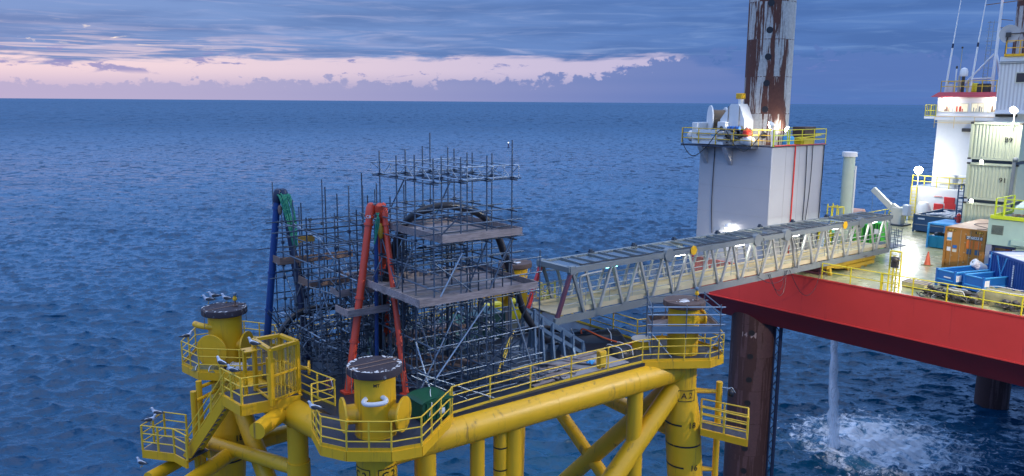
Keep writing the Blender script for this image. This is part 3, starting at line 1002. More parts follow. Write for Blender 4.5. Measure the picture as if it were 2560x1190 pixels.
# bracing under the deck
br = [((16.1, 0, 17.45), (12.1, 0, 13.93), .48, -3), ((16.2, .34, 17.33), (16.2, 7.74, 9.65), .46, -3),
      ((16.2, 12.0, 15.3), (16.2, 4.93, 10.78), .36, -3)]
for p, q, r_, zb in br:
    p, q = Vector(p), Vector(q)
    e = q + (q - p) * ((q.z - zb) / (p.z - q.z)) if p.z > q.z else q
    T.part('brace', MB().tube(p, e, r_, n=24), M['yel'])
T.part('brace', MB().tube((-1.6, 11.0, 17.6), (-.9, 2.5, 9.0), .40, n=24).tube((-.9, 2.5, 9.0), (-.8, .4, 6.8), .40, n=24), M['yel'])
T.part('brace', MB().tube((-3.0, 10.9, 15.6), (-.9, 5.2, 15.9), .30, n=20), M['yel'])
T.part('brace', MB().tube((.1, .1, 16.2), (7.5, 0, 6), .34, n=20), M['yel'])
T.part('brace', MB().tube(legpt('A2', 14.9), (17.0, 6.5, 14.9), .42, n=24), M['yel'])
T.part('brace', MB().tube((15.3, 12, 14.9), (-1.9, 11.2, 14.9), .40, n=24), M['yel'])
for (u_, w_, r_, split) in ((13.42, .1, .37, 15.2), (4.55, .15, .30, None), (6.35, .15, .36, None), (2.1, .1, .42, None), (-.95, 5.2, .42, 16.3)):
    mb = MB().tube((u_, w_, 17.9), (u_, w_, split or -3), r_, n=24)
    if split:
        mb.tube((u_, w_, split), (u_ + .1, w_, -3), r_ * 1.13, n=24)
    T.part('caisson', mb, M['yel'])
mb = MB().tube((5.85, .35, 17.9), (5.85, .35, -3), .30, n=20)
cs = T.part('caisson', mb, M['yel'], label='caisson ringed with black depth bands')
mb = MB()
for i in range(14):
    z = 16.9 - i * .97
    f = facing(5.85, .35)
    mb = MB()
    for q in range(8):
        a0_, a1_ = f - R(80) + R(145) * q / 8, f - R(80) + R(145) * (q + 1) / 8
        mb.quad(*[(5.85 + .312 * math.cos(a), .35 + .312 * math.sin(a), zz) for a, zz in ((a0_, z), (a1_, z), (a1_, z + .06), (a0_, z + .06))])
    T.part('depth_mark', mb, M['black'], parent=cs)

# ---- lattice cage tower and landings at the left corner
cg = [(-2.05, 6.75), (-.95, 6.75), (-.72, 5.45), (-2.0, 5.0)]
mb = MB()
for i, p in enumerate(cg):
    mb.beam((*p, ZD - .1), (*p, 21.3), .15, .15, up=(1, .3, 0))
for z in (ZD + .1, 20.2):
    for i in range(4):
        if z > 20 and i == 3:
            continue
        mb.beam((*cg[i], z), (*cg[(i + 1) % 4], z), .08, .08)
for i in range(4):
    mb.beam((*cg[i], 21.3), (*cg[(i + 1) % 4], 21.3), .17, .13)
T.part('cage_frame', mb, M['yel'])
mb = MB()
for i in (0, 1, 2):
    a, b = cg[i], cg[(i + 1) % 4]
    mb.quad((*a, ZD + .1), (*b, ZD + .1), (*b, 21.2), (*a, 21.2))
T.part('cage_mesh', mb, M['gmesh'], smooth=0)
T.part('inner_panel', MB().box(-1.75, -1.5, 5.9, 6.3, ZD + .3, 20.6), M['yel'])
T.part('outer_shelf', MB().box(-2.6, -2.1, 6.2, 6.8, 20.95, 21.0).beam((-2.55, 6.5, ZD), (-2.55, 6.5, 21.0), .12, .12, up=(1, .3, 0)), M['yel'])
land = [(-3.35, 7.3), (-3.1, 5.45), (-.75, 5.15), (-.6, 6.9), (-2.0, 7.4)]
mb = MB().prism(land, ZD - .02, ZD + .014)
T.part('landing_floor', mb, M['dgrate'])
mb = MB()
for a, b in zip(land[:3], land[1:3]):
    mb.beam((*a, ZD - .2), (*b, ZD - .2), .12, .44)
mb.beam((*land[2], ZD - .2), (*land[3], ZD - .2), .12, .44)
T.part('fascia', mb, M['yel'])
mb = MB().rail([(-3.3, 7.2, ZD), (-3.05, 5.5, ZD), (-2.0, 5.35, ZD)], sp=.9, r=.03, rp=.055)
T.part('railing', mb, M['yrail'])
T.part('stub_pipe', MB().tube((-.6, 6.2, 18.4), (-2.9, 4.3, 18.4), .34, n=24), M['yel'])
T.part('stub_pipe', MB().lathe((-.55, 5.6, 20.1), [(.08, 0), (.08, .3), (.3, .31), (.3, .37)], n=24, axis=(.9, -.5, 0)), M['yel'])
# stair down to the lower landing
ZL = 16.2
s0, s1 = Vector((-3.25, 6.9, ZD - .1)), Vector((-4.55, 8.4, ZL))
sd_ = Vector((.62, .54, 0)) * 1.0
mb = MB()
mb.beam(s0, s1, .10, .36)
mb.beam(s0 + sd_, s1 + sd_, .10, .36)
T.part('stair_stringer', mb, M['yel'])
mb = MB()
for i in range(12):
    t = (i + .5) / 12
    p = s0 + (s1 - s0) * t
    d_ = (s1 - s0)
    d_ = Vector((d_.x, d_.y, 0)).normalized() * .13
    mb.quad(p - d_, p + d_, p + d_ + sd_, p - d_ + sd_)
T.part('stair_tread', mb, M['dgrate'])
mb = MB()
for o in (Vector((0, 0, 0)), sd_):
    for t in (.05, .35, .65, .95):
        p = s0 + (s1 - s0) * t + o
        mb.tube(p, p + Vector((0, 0, 1.1)), .045, n=6)
    for h in (.4, .75, 1.1):
        e = Vector((0, 0, h))
        mb.tube(s0 + o + e, s1 + o + e, .028, n=6)
T.part('stair_rail', mb, M['yrail'])
low = [(-5.85, 10.3), (-4.85, 9.1), (-4.6, 8.1), (-3.6, 8.6), (-4.0, 10.4), (-4.7, 11.3)]
mb = MB().prism(low, ZL - .02, ZL + .014)
T.part('landing_floor', mb, M['dgrate'])
mb = MB()
for i in (0, 1, 3, 4, 5):
    mb.beam((*low[i], ZL - .17), (*low[(i + 1) % 6], ZL - .17), .1, .36)
T.part('fascia', mb, M['yel'])
mb = MB().rail([(*low[1 + 1], ZL), (*low[1], ZL), (*low[0], ZL), (*low[5], ZL), (*low[4], ZL)], sp=.9, r=.028, rp=.05)
T.part('railing', mb, M['yrail'])
T.part('stub_pipe', MB().tube((-2.2, 9.6, 15.45), (-5.0, 7.4, 15.45), .33, n=24), M['yel'])
T.part('stub_pipe', MB().tube((-2.6, 11.4, 15.3), (-5.9, 9.3, 15.3), .27, n=24), M['yel'])
for (u_, w_, z0, z1, r_) in ((-3.9, 9.3, 12, 18.7, .13), (-3.5, 9.9, 12, 18.9, .13)):
    T.part('ladder_post', MB().tube((u_, w_, z0), (u_, w_, z1), r_, n=10), M['yel'])
T.part('ladder_post', MB().tube((-3.9, 9.3, 18.2), (-2.2, 10.6, 18.2), .08, n=10).tube((-3.5, 9.9, 18.6), (-2.2, 10.6, 18.6), .08, n=10), M['yel'])
T.part('ladder_post', MB().tube((-6.3, 9.5, 10), (-6.3, 9.5, 15.0), .14, n=10).tube((-6.3, 9.5, 14.8), (-5.4, 9.9, 15.2), .07, n=8), M['yel'])

# ---- boat access platform beside the A2 leg
ap = [(17.1, -.95), (17.75, -3.3), (18.9, -3.0), (18.7, .3), (17.6, .5)]
ZB = 15.55
ap = [tuple(J.at(*p, z=ZB)[:2]) for p in ((1752, 1072), (1868, 1100), (1868, 1075), (1752, 1050))]
mb = MB().prism(ap, ZB - .02, ZB + .014)
T.part('landing_floor', mb, M['dgrate'])
mb = MB()
for i in range(3):
    mb.beam((*ap[i], ZB - .15), (*ap[(i + 1) % 4], ZB - .15), .09, .34)
T.part('fascia', mb, M['yel'])
mb = MB().rail([(*ap[0], ZB), (*ap[1], ZB), (*ap[2], ZB), (*ap[3], ZB)], sp=1.05, r=.035, rp=.05)
T.part('railing', mb, M['yrail'])
po = J.at(1799, 955, u=18.2)
pb = (po[0], po[1])
mb = MB().tube((*pb, 17.5), (*pb, -2), .16, n=14)
for z in (17.0, 15.2, 12.9, 9.0):
    l_ = legpt('A2', z)
    mb.tube((*pb, z), (l_[0], l_[1] + .35, z), .09, n=10)
    mb.tube((*pb, z), (l_[0] + .3, l_[1] + .8, z), .09, n=10)
T.part('ladder_post', mb, M['yel'])


# ================================================================== beacon lanterns on two caps
def beacon(k, ox, oy, lab):
    x, y = LEG[k][0] + ox, LEG[k][1] + oy
    t = Th('beacon_lantern', lab, 'beacon', J, (x, y, 21.71), group='small lanterns on the leg caps')
    t.part('bracket', MB().box(x - .10, x + .10, y - .10, y + .10, 21.71, 21.77).tube((x, y, 21.76), (x, y, 22.0), .05), M['woodb'])
    t.part('lamp_body', MB().lathe((x, y, 22.0), [(.10, 0), (.10, .1), (.07, .12), (.07, .2)], n=12), M['yel'])
    t.part('lens', MB().lathe((x, y, 22.2), [(.06, 0), (.09, .03), (.09, .12), (.05, .16)], n=12), M['chute'])


beacon('B2', .45, -.15, 'small lantern standing on the brown cap among the resting gulls')
beacon('A2', .35, -.45, 'small lantern on the cap inside the square scaffold cage')


# ================================================================== SCAFFOLDING
def standard(t, u, w, z0, z1, m='steel'):
    t.part('standard', MB().tube((u, w, z0), (u, w, z1), .030, n=6), M[m])


def ledger(t, p, q, m='steel', nm='ledger'):
    t.part(nm, MB().tube(p, q, .031, n=6), M[m])


def boards(t, u0, u1, w0, w1, z, m='wood', toe=.26, sides='fblr', along='u'):
    mb = MB()
    k = max(1, int((w1 - w0) / .235))
    for i in range(k):
        a = w0 + (w1 - w0) * i / k
        mb.cur = random.choice((0, 0, 1, 2))
        um = random.uniform(.3, .7)
        mb.box(u0 - random.uniform(0, .12), u0 + (u1 - u0) * um - .012, a + .014, a + (w1 - w0) / k - .014, z - .04, z + random.uniform(0, .016))
        mb.cur = random.choice((0, 1, 2, 0))
        mb.box(u0 + (u1 - u0) * um + .012, u1, a + .014, a + (w1 - w0) / k - .014, z - .04, z + random.uniform(0, .016))
    mb.cur = 0
    d = t.part('board_platform', mb, [M[m], M['woodp'], M['woodg']], smooth=0)
    for s_ in sides:
        e = MB()
        if s_ == 'f':
            e.box(u0 - .05, u1 + .05, w0 - .05, w0 - .01, z - .03, z + toe)
        if s_ == 'b':
            e.box(u0 - .05, u1 + .05, w1 + .01, w1 + .05, z - .03, z + toe)
        if s_ == 'l':
            e.box(u0 - .05, u0 - .01, w0, w1, z - .03, z + toe)
        if s_ == 'r':
            e.box(u1 + .01, u1 + .05, w0, w1, z - .03, z + toe)
        t.part('toe_board', e, M[m], parent=d, smooth=0)


rn = random.Random(8)
# ---- tall tower on the right
T = Th('scaffold_tower', 'tall scaffold tower with two boarded decks and a lattice-beam top in mid platform', 'scaffold', J, (4.8, 2.8, ZD))
us, ws = (2.95, 4.17, 5.39, 6.62), (.72, 2.12, 3.58, 5.02)
tops = {}
for i, u in enumerate(us):
    for j, w_ in enumerate(ws):
        standard(T, u, w_, ZD, 28.75 + rn.choice((0, .15, .5, .9)) * rn.random() + .1, 'steel')
for z in (28.0, 26.75, 26.3, 25.6, 24.6, 23.95, 23.2, 21.6, 20.4):
    for j, w_ in enumerate(ws):
        if z in (26.3, 23.95) and j in (1, 2):
            continue
        ledger(T, (us[0] - .35, w_ - .04, z + rn.uniform(-.03, .03)), (us[-1] + (.35 if z > 25 else 1.4) + rn.uniform(0, .3), w_ - .04, z + rn.uniform(-.03, .03)),
               'steeld' if z > 27 else 'steel')
    for i, u in enumerate(us):
        if z in (26.3, 23.95) and i in (1, 2):
            continue
        ledger(T, (u - .04, ws[0] - .4, z - .06), (u - .04, ws[-1] + .4, z - .06), 'steeld' if i % 2 else 'steel')


def lattice(t, a, b, z0, z1, m='steelb'):
    a, b = Vector((*a, 0)), Vector((*b, 0))
    mb = MB()
    for z in (z0, z1):
        mb.tube((a.x, a.y, z), (b.x, b.y, z), .03, n=6)
    n_ = max(2, int((b - a).length / .62))
    for i in range(n_):
        p, q = a + (b - a) * (i / n_), a + (b - a) * ((i + 1) / n_)
        mb.tube((p.x, p.y, z0 if i % 2 else z1), (q.x, q.y, z1 if i % 2 else z0), .016, n=5)
        if i % 3 == 0:
            mb.tube((p.x, p.y, z0), (p.x, p.y, z1), .016, n=5)
    t.part('lattice_beam', mb, M[m])


for u in us:
    lattice(T, (u + .05, .35), (u + .05, 5.4), 28.03, 28.5)
lattice(T, (2.6, 5.1), (7.0, 5.1), 28.03, 28.5)
lattice(T, (4.1, .80), (7.0, .80), 28.03, 28.5)
# decks
boards(T, 3.25, 6.95, .55, 4.7, 25.72)
boards(T, 2.2, 7.75, .50, 5.2, 23.38)
boards(T, 3.6, 7.7, 5.35, 6.8, 20.45, 'woodb', toe=.3, sides='f')
for (p, q) in (((4.2, .66, 23.3), (5.4, .66, 25.6)), ((5.4, .66, 23.4), (6.6, .66, 25.6)), ((2.95, .66, 24.9), (5.3, .66, 23.1)), ((2.95, .66, 23.2), (4.2, .66, 25.2)),
               ((6.7, .7, 25.5), (6.7, 2.1, 23.4)), ((6.7, 3.6, 23.4), (6.7, 5.0, 25.6)), ((2.9, 2.1, 25.5), (2.9, 3.6, 23.4)), ((2.9, 3.6, 23.4), (2.9, 5.0, 25.6)),
               ((2.95, .62, 20.4), (5.3, .62, 23.0)), ((4.2, .62, 19.2), (6.6, .62, 21.6)), ((7.9, .6, 19.3), (6.5, .6, 23.1)), ((2.95, 2.1, 19.2), (5.3, 2.1, 23.2)),
               ((5.4, 3.6, 19.2), (7.6, 3.6, 23.2)), ((2.9, .7, 19.3), (2.9, 2.1, 21.5)), ((2.9, 2.1, 23), (2.9, .8, 21.0)), ((5.4, 5.1, 23.2), (3.0, 5.1, 19.4)),
               ((3.2, .6, 26.0), (4.1, .6, 26.7)), ((5.5, 5.0, 25.8), (6.6, 5.0, 27.9)), ((4.2, 5.0, 27.9), (3.0, 5.0, 25.8)), ((1.9, .3, 20.9), (5.2, -.1, 19.3)),
               ((2.0, .9, 20.6), (4.4, .5, 19.2)), ((7.9, 1.0, 23.0), (8.3, 2.9, 20.3))):
    ledger(T, p, q, rn.choice(('steel', 'steeld', 'steelb')), 'diagonal_brace')
for i in range(22):
    j = rn.choice((0, 1, 2, 3))
    z = rn.choice((24.0, 24.4, 24.9, 26.1)) + rn.uniform(-.1, .1)
    if rn.random() < .5:
        ledger(T, (us[0] + rn.uniform(-.6, 1.2), ws[j] + .05, z), (us[-1] + rn.uniform(-1.2, .6), ws[j] + .05, z + rn.uniform(-.04, .04)), rn.choice(('steel', 'steeld')))
    else:
        ledger(T, (us[j] + .05, ws[0] + rn.uniform(-.6, 1.2), z), (us[j] + .05, ws[-1] + rn.uniform(-1.2, .6), z + rn.uniform(-.04, .04)), rn.choice(('steel', 'steeld')))
for i in range(16):
    standard(T, rn.uniform(2.6, 6.9), rn.choice((1.4, 2.8, 4.3, 5.6)) + rn.uniform(-.1, .1), ZD, rn.uniform(23.9, 25.6), 'steeld')
# outriggers at the right end
for (u, w_, z1) in ((8.1, .7, 24.9), (8.05, 2.8, 24.6), (8.1, 5.0, 24.8), (7.0, 5.9, 24.5)):
    standard(T, u, w_, ZD, z1)
# couplers where tubes cross
mb = MB()
for u in us:
    for w_ in ws:
        for z in (28.0, 26.75, 25.6, 24.6, 23.2, 21.6, 20.4):
            mb.box(u - .06, u + .05, w_ - .07, w_ + .05, z - .09, z + .05)
T.part('coupler', mb, M['steeld'], kind='stuff')

# ---- lower, wider scaffold on the left
T = Th('scaffold', 'lower wide scaffold on the left, a thicket of uprights above small boarded bays', 'scaffold', J, (2.5, 8.5, ZD))
us2 = (.75, 2.1, 3.45, 4.8)
ws2 = (6.3, 7.7, 9.1, 10.5, 11.7)
for i, u in enumerate(us2):
    for j, w_ in enumerate(ws2):
        z1 = rn.choice((26.0, 26.8, 27.3, 27.6, 25.4)) + rn.uniform(-.2, .2)
        if j == 4 and i > 1:
            continue
        standard(T, u + rn.uniform(-.06, .06), w_, ZD, z1, rn.choice(('steel', 'steeld')))
for u, w_, z1 in ((1.4, 9.8, 26.4), (2.8, 7.0, 26.3), (4.1, 8.5, 26.7), (4.2, 6.0, 25.3), (1.2, 5.4, 24.5), (3.2, 11.2, 26.9), (5.6, 7.6, 26.0), (6.0, 9.0, 25.2)):
    standard(T, u, w_, ZD, z1, 'steeld')
for z in (25.5, 25.0, 24.55, 24.1, 23.5, 22.9, 21.9, 21.0, 20.2):
    for j, w_ in enumerate(ws2):
        if z in (24.55, 24.1, 25.0) and j in (1,):
            continue
        if rn.random() < .82:
            ledger(T, (.2 + rn.uniform(-.3, .4), w_ - .04, z), ((3.2 if j == 4 else 5.3) + rn.uniform(-.5, .6), w_ - .04, z + rn.uniform(-.03, .03)), rn.choice(('steel', 'steeld')))
    for i, u in enumerate(us2):
        if rn.random() < .72:
            ledger(T, (u - .04, 5.8 + rn.uniform(-.4, .3), z - .05), (u - .04, 11.2 + rn.uniform(-.3, .5), z - .05), rn.choice(('steel', 'steeld', 'steelb')))
boards(T, .55, 4.1, 10.35, 11.4, 23.55, 'woodb', sides='fl', toe=.3)
boards(T, 1.0, 2.9, 8.0, 9.3, 22.85, 'woodb', sides='flr', toe=.3)
boards(T, 3.1, 5.2, 8.0, 9.3, 23.0, 'wood', sides='f')
boards(T, 1.6, 4.2, 6.3, 7.2, 22.7, 'wood', sides='fl')
boards(T, 1.1, 2.9, 4.4, 5.6, 22.3, 'wood', sides='fl')
for i in range(34):
    u, w_ = rn.uniform(.3, 5.2), rn.choice(ws2[:4]) + rn.uniform(-.1, .1)
    z = rn.uniform(19.3, 22.6)
    if rn.random() < .5:
        ledger(T, (u, w_, z), (u + rn.choice((-1, 1)) * rn.uniform(1, 1.7), w_, z + rn.uniform(1.2, 2.2)), rn.choice(('steel', 'steeld', 'steelb')), 'diagonal_brace')
    else:
        ledger(T, (u, w_, z), (u, w_ + rn.choice((-1, 1)) * rn.uniform(1, 1.7), z + rn.uniform(1.2, 2.2)), rn.choice(('steel', 'steeld', 'steelb')), 'diagonal_brace')
for p, q in (((2.0, 9.5, 24.9), (2.9, 7.9, 22.8)), ((2.0, 9.0, 24.7), (1.2, 10.3, 25.4)), ((.9, 11.2, 23.4), (2.0, 10.6, 19.2)), ((1.3, 11.0, 23.3), (3.2, 9.8, 19.2)),
             ((.4, 10.2, 21.3), (4.4, 6.0, 20.8)), ((.6, 10.0, 20.5), (3.0, 7.0, 19.4)), ((3.0, 10.0, 19.3), (5.0, 10.0, 22.0)), ((4.4, 7.7, 20.0), (5.6, 6.4, 22.4))):
    ledger(T, p, q, 'steelb', 'diagonal_brace')
mb = MB()
for u in us2:
    for w_ in ws2[:4]:
        for z in (25.5, 24.55, 23.5, 22.9, 21.9, 21.0, 20.2):
            mb.box(u - .06, u + .05, w_ - .08, w_ + .05, z - .09, z + .05)
T.part('coupler', mb, M['steeld'], kind='stuff')
# infill tubes low down in both scaffolds : props, stubs and cross ties nobody could count
for tag_, (u0, u1, w0, w1, z1, cnt) in (('left', (.4, 5.6, 5.6, 11.6, 23.0, 270)), ('right', (2.6, 9.2, 2.0, 8.6, 23.1, 270)), ('back', (2.2, 5.2, 4.6, 7.6, 25.8, 190))):
    mb = MB()
    for i in range(cnt):
        u, w_, z = rn.uniform(u0, u1), rn.uniform(w0, w1), ZD + abs(rn.gauss(0, .45)) * (z1 - ZD)
        z = min(z, z1)
        k_ = rn.random()
        L_ = rn.uniform(.5, 1.5)
        if k_ < .30:
            q = (u, w_, min(z1 + .3, z + L_))
        elif k_ < .5:
            q = (u + L_, w_, z + rn.uniform(-.05, .05))
        elif k_ < .7:
            q = (u, w_ + L_, z + rn.uniform(-.05, .05))
        else:
            q = (u + rn.uniform(-1, 1), w_ + rn.uniform(-1, 1), min(z1 + .2, z + rn.uniform(.4, 1.4)))
        mb.tube((u, w_, z), q, .028, n=4)
        if k_ < .4:
            mb.box(u - .06, u + .06, w_ - .06, w_ + .06, z - .06, z + .06)
    single('infill_tubes', mb, M['steel'], dict(left='thicket of short dark tubes low inside the left scaffold', right='thicket of short dark tubes under the wide deck of the tall tower', back='close-set dark tubes where the tall tower meets the left scaffold')[tag_], 'scaffold tubes', J, ((u0 + u1) / 2, (w0 + w1) / 2, ZD), kind='stuff')
# small bamboo-coloured frame with an ochre board
T = Th('sign_frame', 'small ochre board on two thin posts above the left scaffold bays', 'sign', J, (2.0, 9.3, 23.3))
p0 = J.at(747, 590, w=9.6)
T.part('post', MB().box(p0[0] - .02, p0[0] + .02, 9.58, 9.62, 23.5, p0[2]), M['woodb'])
p1 = J.at(757 + 40 * .45, 590, w=9.6)
T.part('post', MB().box(p1[0] + .10, p1[0] + .14, 9.58, 9.62, 23.5, p1[2]), M['woodb'])
T.part('board', MB().box(p0[0] - .06, p1[0] + .2, 9.55, 9.58, p0[2] - .3, p0[2]), mat('ochre_board', (.40, .22, .04), .6))

# ---- scaffold cage round the A2 column
T = Th('scaffold_cage', 'square scaffold cage with a blue-grey toe board round the right front column', 'scaffold', J, (16.2, .2, ZD))
c4 = [J.at(*p, z=21.62)[:2] for p in ((1632, 768), (1803, 768), (1762, 733), (1619, 742))]
c4 = [tuple(p) for p in c4]
for i, (p, z1) in enumerate(zip(c4, (21.85, 21.75, 21.7, 21.95))):
    standard(T, p[0], p[1], ZD, z1)
mid = ((c4[0][0] + c4[1][0]) / 2, (c4[0][1] + c4[1][1]) / 2)
standard(T, mid[0], mid[1], ZD, 21.72)
for z in (21.62, 21.25, 20.78, 20.38):
    for i in range(4):
        a, b = Vector((*c4[i], z)), Vector((*c4[(i + 1) % 4], z - .03 * (i % 2)))
        d_ = (b - a).normalized() * .22
        ledger(T, a - d_, b + d_, 'steel' if i else 'steelb')
ins_ = [(c4[i][0] * .97 + 16.3 * .03, c4[i][1] * .97 + .2 * .03) for i in range(4)]
mb = MB()
cx_, cy_ = 16.44, 0
n_ = 24
ring = [(cx_ + .84 * math.cos(2 * PI * i / n_), cy_ + .84 * math.sin(2 * PI * i / n_)) for i in range(n_)]
ctr = (sum(p[0] for p in ins_) / 4, sum(p[1] for p in ins_) / 4)


def ray_sq(p):
    # from the column centre through p out to the square
    d = Vector((p[0] - cx_, p[1] - cy_))
    best = None
    for i in range(4):
        a, b = Vector(ins_[i]) - Vector((cx_, cy_)), Vector(ins_[(i + 1) % 4]) - Vector((cx_, cy_))
        e = b - a
        den = d.x * e.y - d.y * e.x
        if abs(den) < 1e-6:
            continue
        t = (a.x * e.y - a.y * e.x) / den
        s_ = (a.x * d.y - a.y * d.x) / den
        if t > 0 and -.01 <= s_ <= 1.01:
            best = t if best is None else min(best, t)
    best = max(1.0, best or 1.0)
    return (cx_ + d.x * best, cy_ + d.y * best)


outer = [ray_sq(p) for p in ring]
for i in range(n_):
    k = (i + 1) % n_
    mb.add([(*ring[i], 20.44), (*outer[i], 20.44), (*outer[k], 20.44), (*ring[k], 20.44), (*ring[i], 20.40), (*outer[i], 20.40), (*outer[k], 20.40), (*ring[k], 20.40)],
           [(0, 1, 2, 3), (7, 6, 5, 4)])
bd = T.part('board_platform', mb, M['wood'], smooth=0)
for i, m_ in ((0, 'chute'), (1, 'wood'), (2, 'woodb'), (3, 'wood')):
    mb = MB().beam((*c4[i], 20.55), (*c4[(i + 1) % 4], 20.55), .04, .30)
    T.part('toe_board', mb, M[m_], parent=bd)
for p, q in (((c4[0][0], c4[0][1], 20.35), (mid[0] * .6 + c4[0][0] * .4, mid[1] * .6 + c4[0][1] * .4, 19.2)), ((c4[1][0], c4[1][1], 20.3), (mid[0] * .4 + c4[1][0] * .6, mid[1] * .4 + c4[1][1] * .6, 19.2)),
             ((c4[3][0], c4[3][1], 20.4), (c4[0][0], c4[0][1], 19.2))):
    ledger(T, p, q, 'steelb', 'diagonal_brace')


# ================================================================== TRIPODS
def tripod(name, lab, apex, feet, mt, mcap, col):
    T = Th(name, lab, 'tripod', J, (apex[0], apex[1], ZD))
    ap = Vector(apex)
    for i, (fx, fy, r_, hx, hy) in enumerate(feet):
        a = ap + Vector((hx, hy, 0))
        b = Vector((fx, fy, ZD))
        mb = MB().tube(b, a, r_, r_ * .92, n=20)
        L = (a - b).length
        d = (a - b).normalized()
        for t in (.28, .52, .93):
            c = b + (a - b) * t
            mb.tube(c - d * .05, c + d * .05, r_ * 1.22, n=20)
        lg = T.part('leg', mb, mt[i])
        T.part('foot_plate', MB().box(fx - r_ * 1.5, fx + r_ * 1.5, fy - r_ * 1.5, fy + r_ * 1.5, ZD + .004, ZD + .08), mt[i], parent=lg)
        hd = MB().lathe(a - d * .25, [(r_ * 1.15, 0), (r_ * 1.2, .05), (r_ * 1.2, .42), (r_ * .9, .58), (r_ * .4, .64)], n=20, axis=d)
        T.part('leg_head', hd, mcap, parent=lg)
    return T


ap = J.at(943, 530, w=5.0)
orange = [M['oran']] * 3
T = tripod('lifting_tripod', 'orange-red tubular lifting tripod straddling the deck behind the front column', ap,
           [(.95, 4.35, .165, -.22, .20), (2.75, 2.7, .125, .24, -.16), (4.3, 7.1, .175, .12, -.02)], orange, M['oran'], 0)
mb = MB()
mb.tube((ap[0] - .36, ap[1] + .26, ap[2] + .1), (ap[0] + .40, ap[1] - .24, ap[2] + .12), .05, n=10)
T.part('head_pin', mb, M['steeld'])
p0, p1 = J.at(940, 560, w=5.0), J.at(941, 890, w=5.0)
T.part('centre_pole', MB().tube(p0, (p1[0], 5.0, ZD), .085, n=12), M['blue'], label='dark blue pole hanging down the middle')
mb = MB()
for i, c in enumerate(((.0, .0), (.04, .03), (-.05, .05))):
    a, b = J.at(940 + 4 * i, 532, w=4.75), J.at(936 + i, 610 - 8 * i, w=4.75)
    mb.path([a, J.at(948 - 4 * i, 555, w=4.70), b], .03, n=6, smooth=6)
T.part('web_sling', mb, M['grn'])
a = J.at(952, 578, w=4.8)
mb = MB().blob((a[0], a[1], a[2]), .13, .10, .34, n=12, m=8)
T.part('hook_block', mb, mat('ochre_hook_block', (.50, .28, .02), .5, var=.3, scale=6))
a = J.at(917, 540, w=4.6)
mb = MB()
text(mb, 'C8', (a[0] - .05, a[1] - .25, a[2]), Vector((CAMJ[1], -CAMJ[0], 0)).cross(Vector((0, 0, 1))).cross(Vector((0, 0, 1))) if False else (math.cos(-J.a), math.sin(-J.a), 0), (0, 0, 1), .17, off=.02)
T.part('lettering', mb, M['whitep'])

ap = J.at(702, 492, w=11.0)
T = tripod('lifting_tripod', 'dark blue tubular lifting tripod at the left edge of the deck, draped with green slings', ap,
           [(.15, 11.7, .17, -.12, .10), (1.5, 9.7, .165, .14, -.04), (2.6, 11.3, .10, .05, .05)], [M['blue'], M['bluedk'], M['bluedk']], M['bluedk'], 1)
mb = MB()
rr = random.Random(5)
for i in range(9):
    x0 = 697 + i * 3.6
    a = J.at(x0, 489 + rr.uniform(-2, 3), w=10.72)
    b = J.at(718 + i * 3.0 + rr.uniform(-2, 2), 560, w=10.55)
    c = J.at(733 + (i % 5) * 2.6, 620 - rr.uniform(0, 12), w=10.4)
    mb.path([J.at(x0 - 6, 500, w=11.2), a, b, c], .034, n=6, smooth=7)
T.part('web_sling', mb, M['grn'])
mb = MB().blob(J.at(700, 525, w=10.8), .10, .10, .24)
T.part('hook_block', mb, M['woodb'])

# ================================================================== CABLES
cab = [J.at(*p, w=q) for p, q in (((948, 886), 5.9), ((950, 830), 5.8), ((955, 770), 5.5), ((966, 700), 5.1), ((988, 615), 4.5), ((1012, 560), 3.9), ((1050, 530), 3.4))] + [J.at(*p, w=3.0) for p in ( (1113, 514), (1172, 523), (1215, 547), (1245, 592),
                                                                       (1264, 645), (1288, 715), (1308, 775), (1338, 822))]
cab += [(10.9, 3.6, 19.75), (12.2, 4.2, 19.35), (13.3, 4.9, 19.3), (13.6, 5.9, 19.3), (12.8, 6.8, 19.3), (11.4, 6.9, 19.3)]
mb = MB().path(cab, .165, n=12, smooth=8)
T = Th('subsea_cable', 'thick black cable arching over the tall scaffold tower and down into the steel chute', 'cable', J, (5, 3, ZD))
T.part('cable_sheath', mb, M['rubber'])
cc = catmull([V3(p) for p in cab], 8)
for i in range(14, len(cc) - 40, 11):
    d = (cc[i + 1] - cc[i]).normalized()
    T.part('tape_band', MB().tube(cc[i] - d * .014, cc[i] + d * .014, .170, n=12), M['steel'])
pts = [J.at(*p, w=9.6) for p in ((694, 845), (712, 815), (742, 785), (790, 770), (850, 768), (905, 790), (930, 830))]
pts.append((pts[-1][0] + .2, 9.0, 19.3))
single('subsea_cable', MB().path(pts, .15, n=10, smooth=6), M['rubber'], 'black cable looping low through the left scaffold behind the orange tripod', 'cable', J, (2, 9.6, ZD))
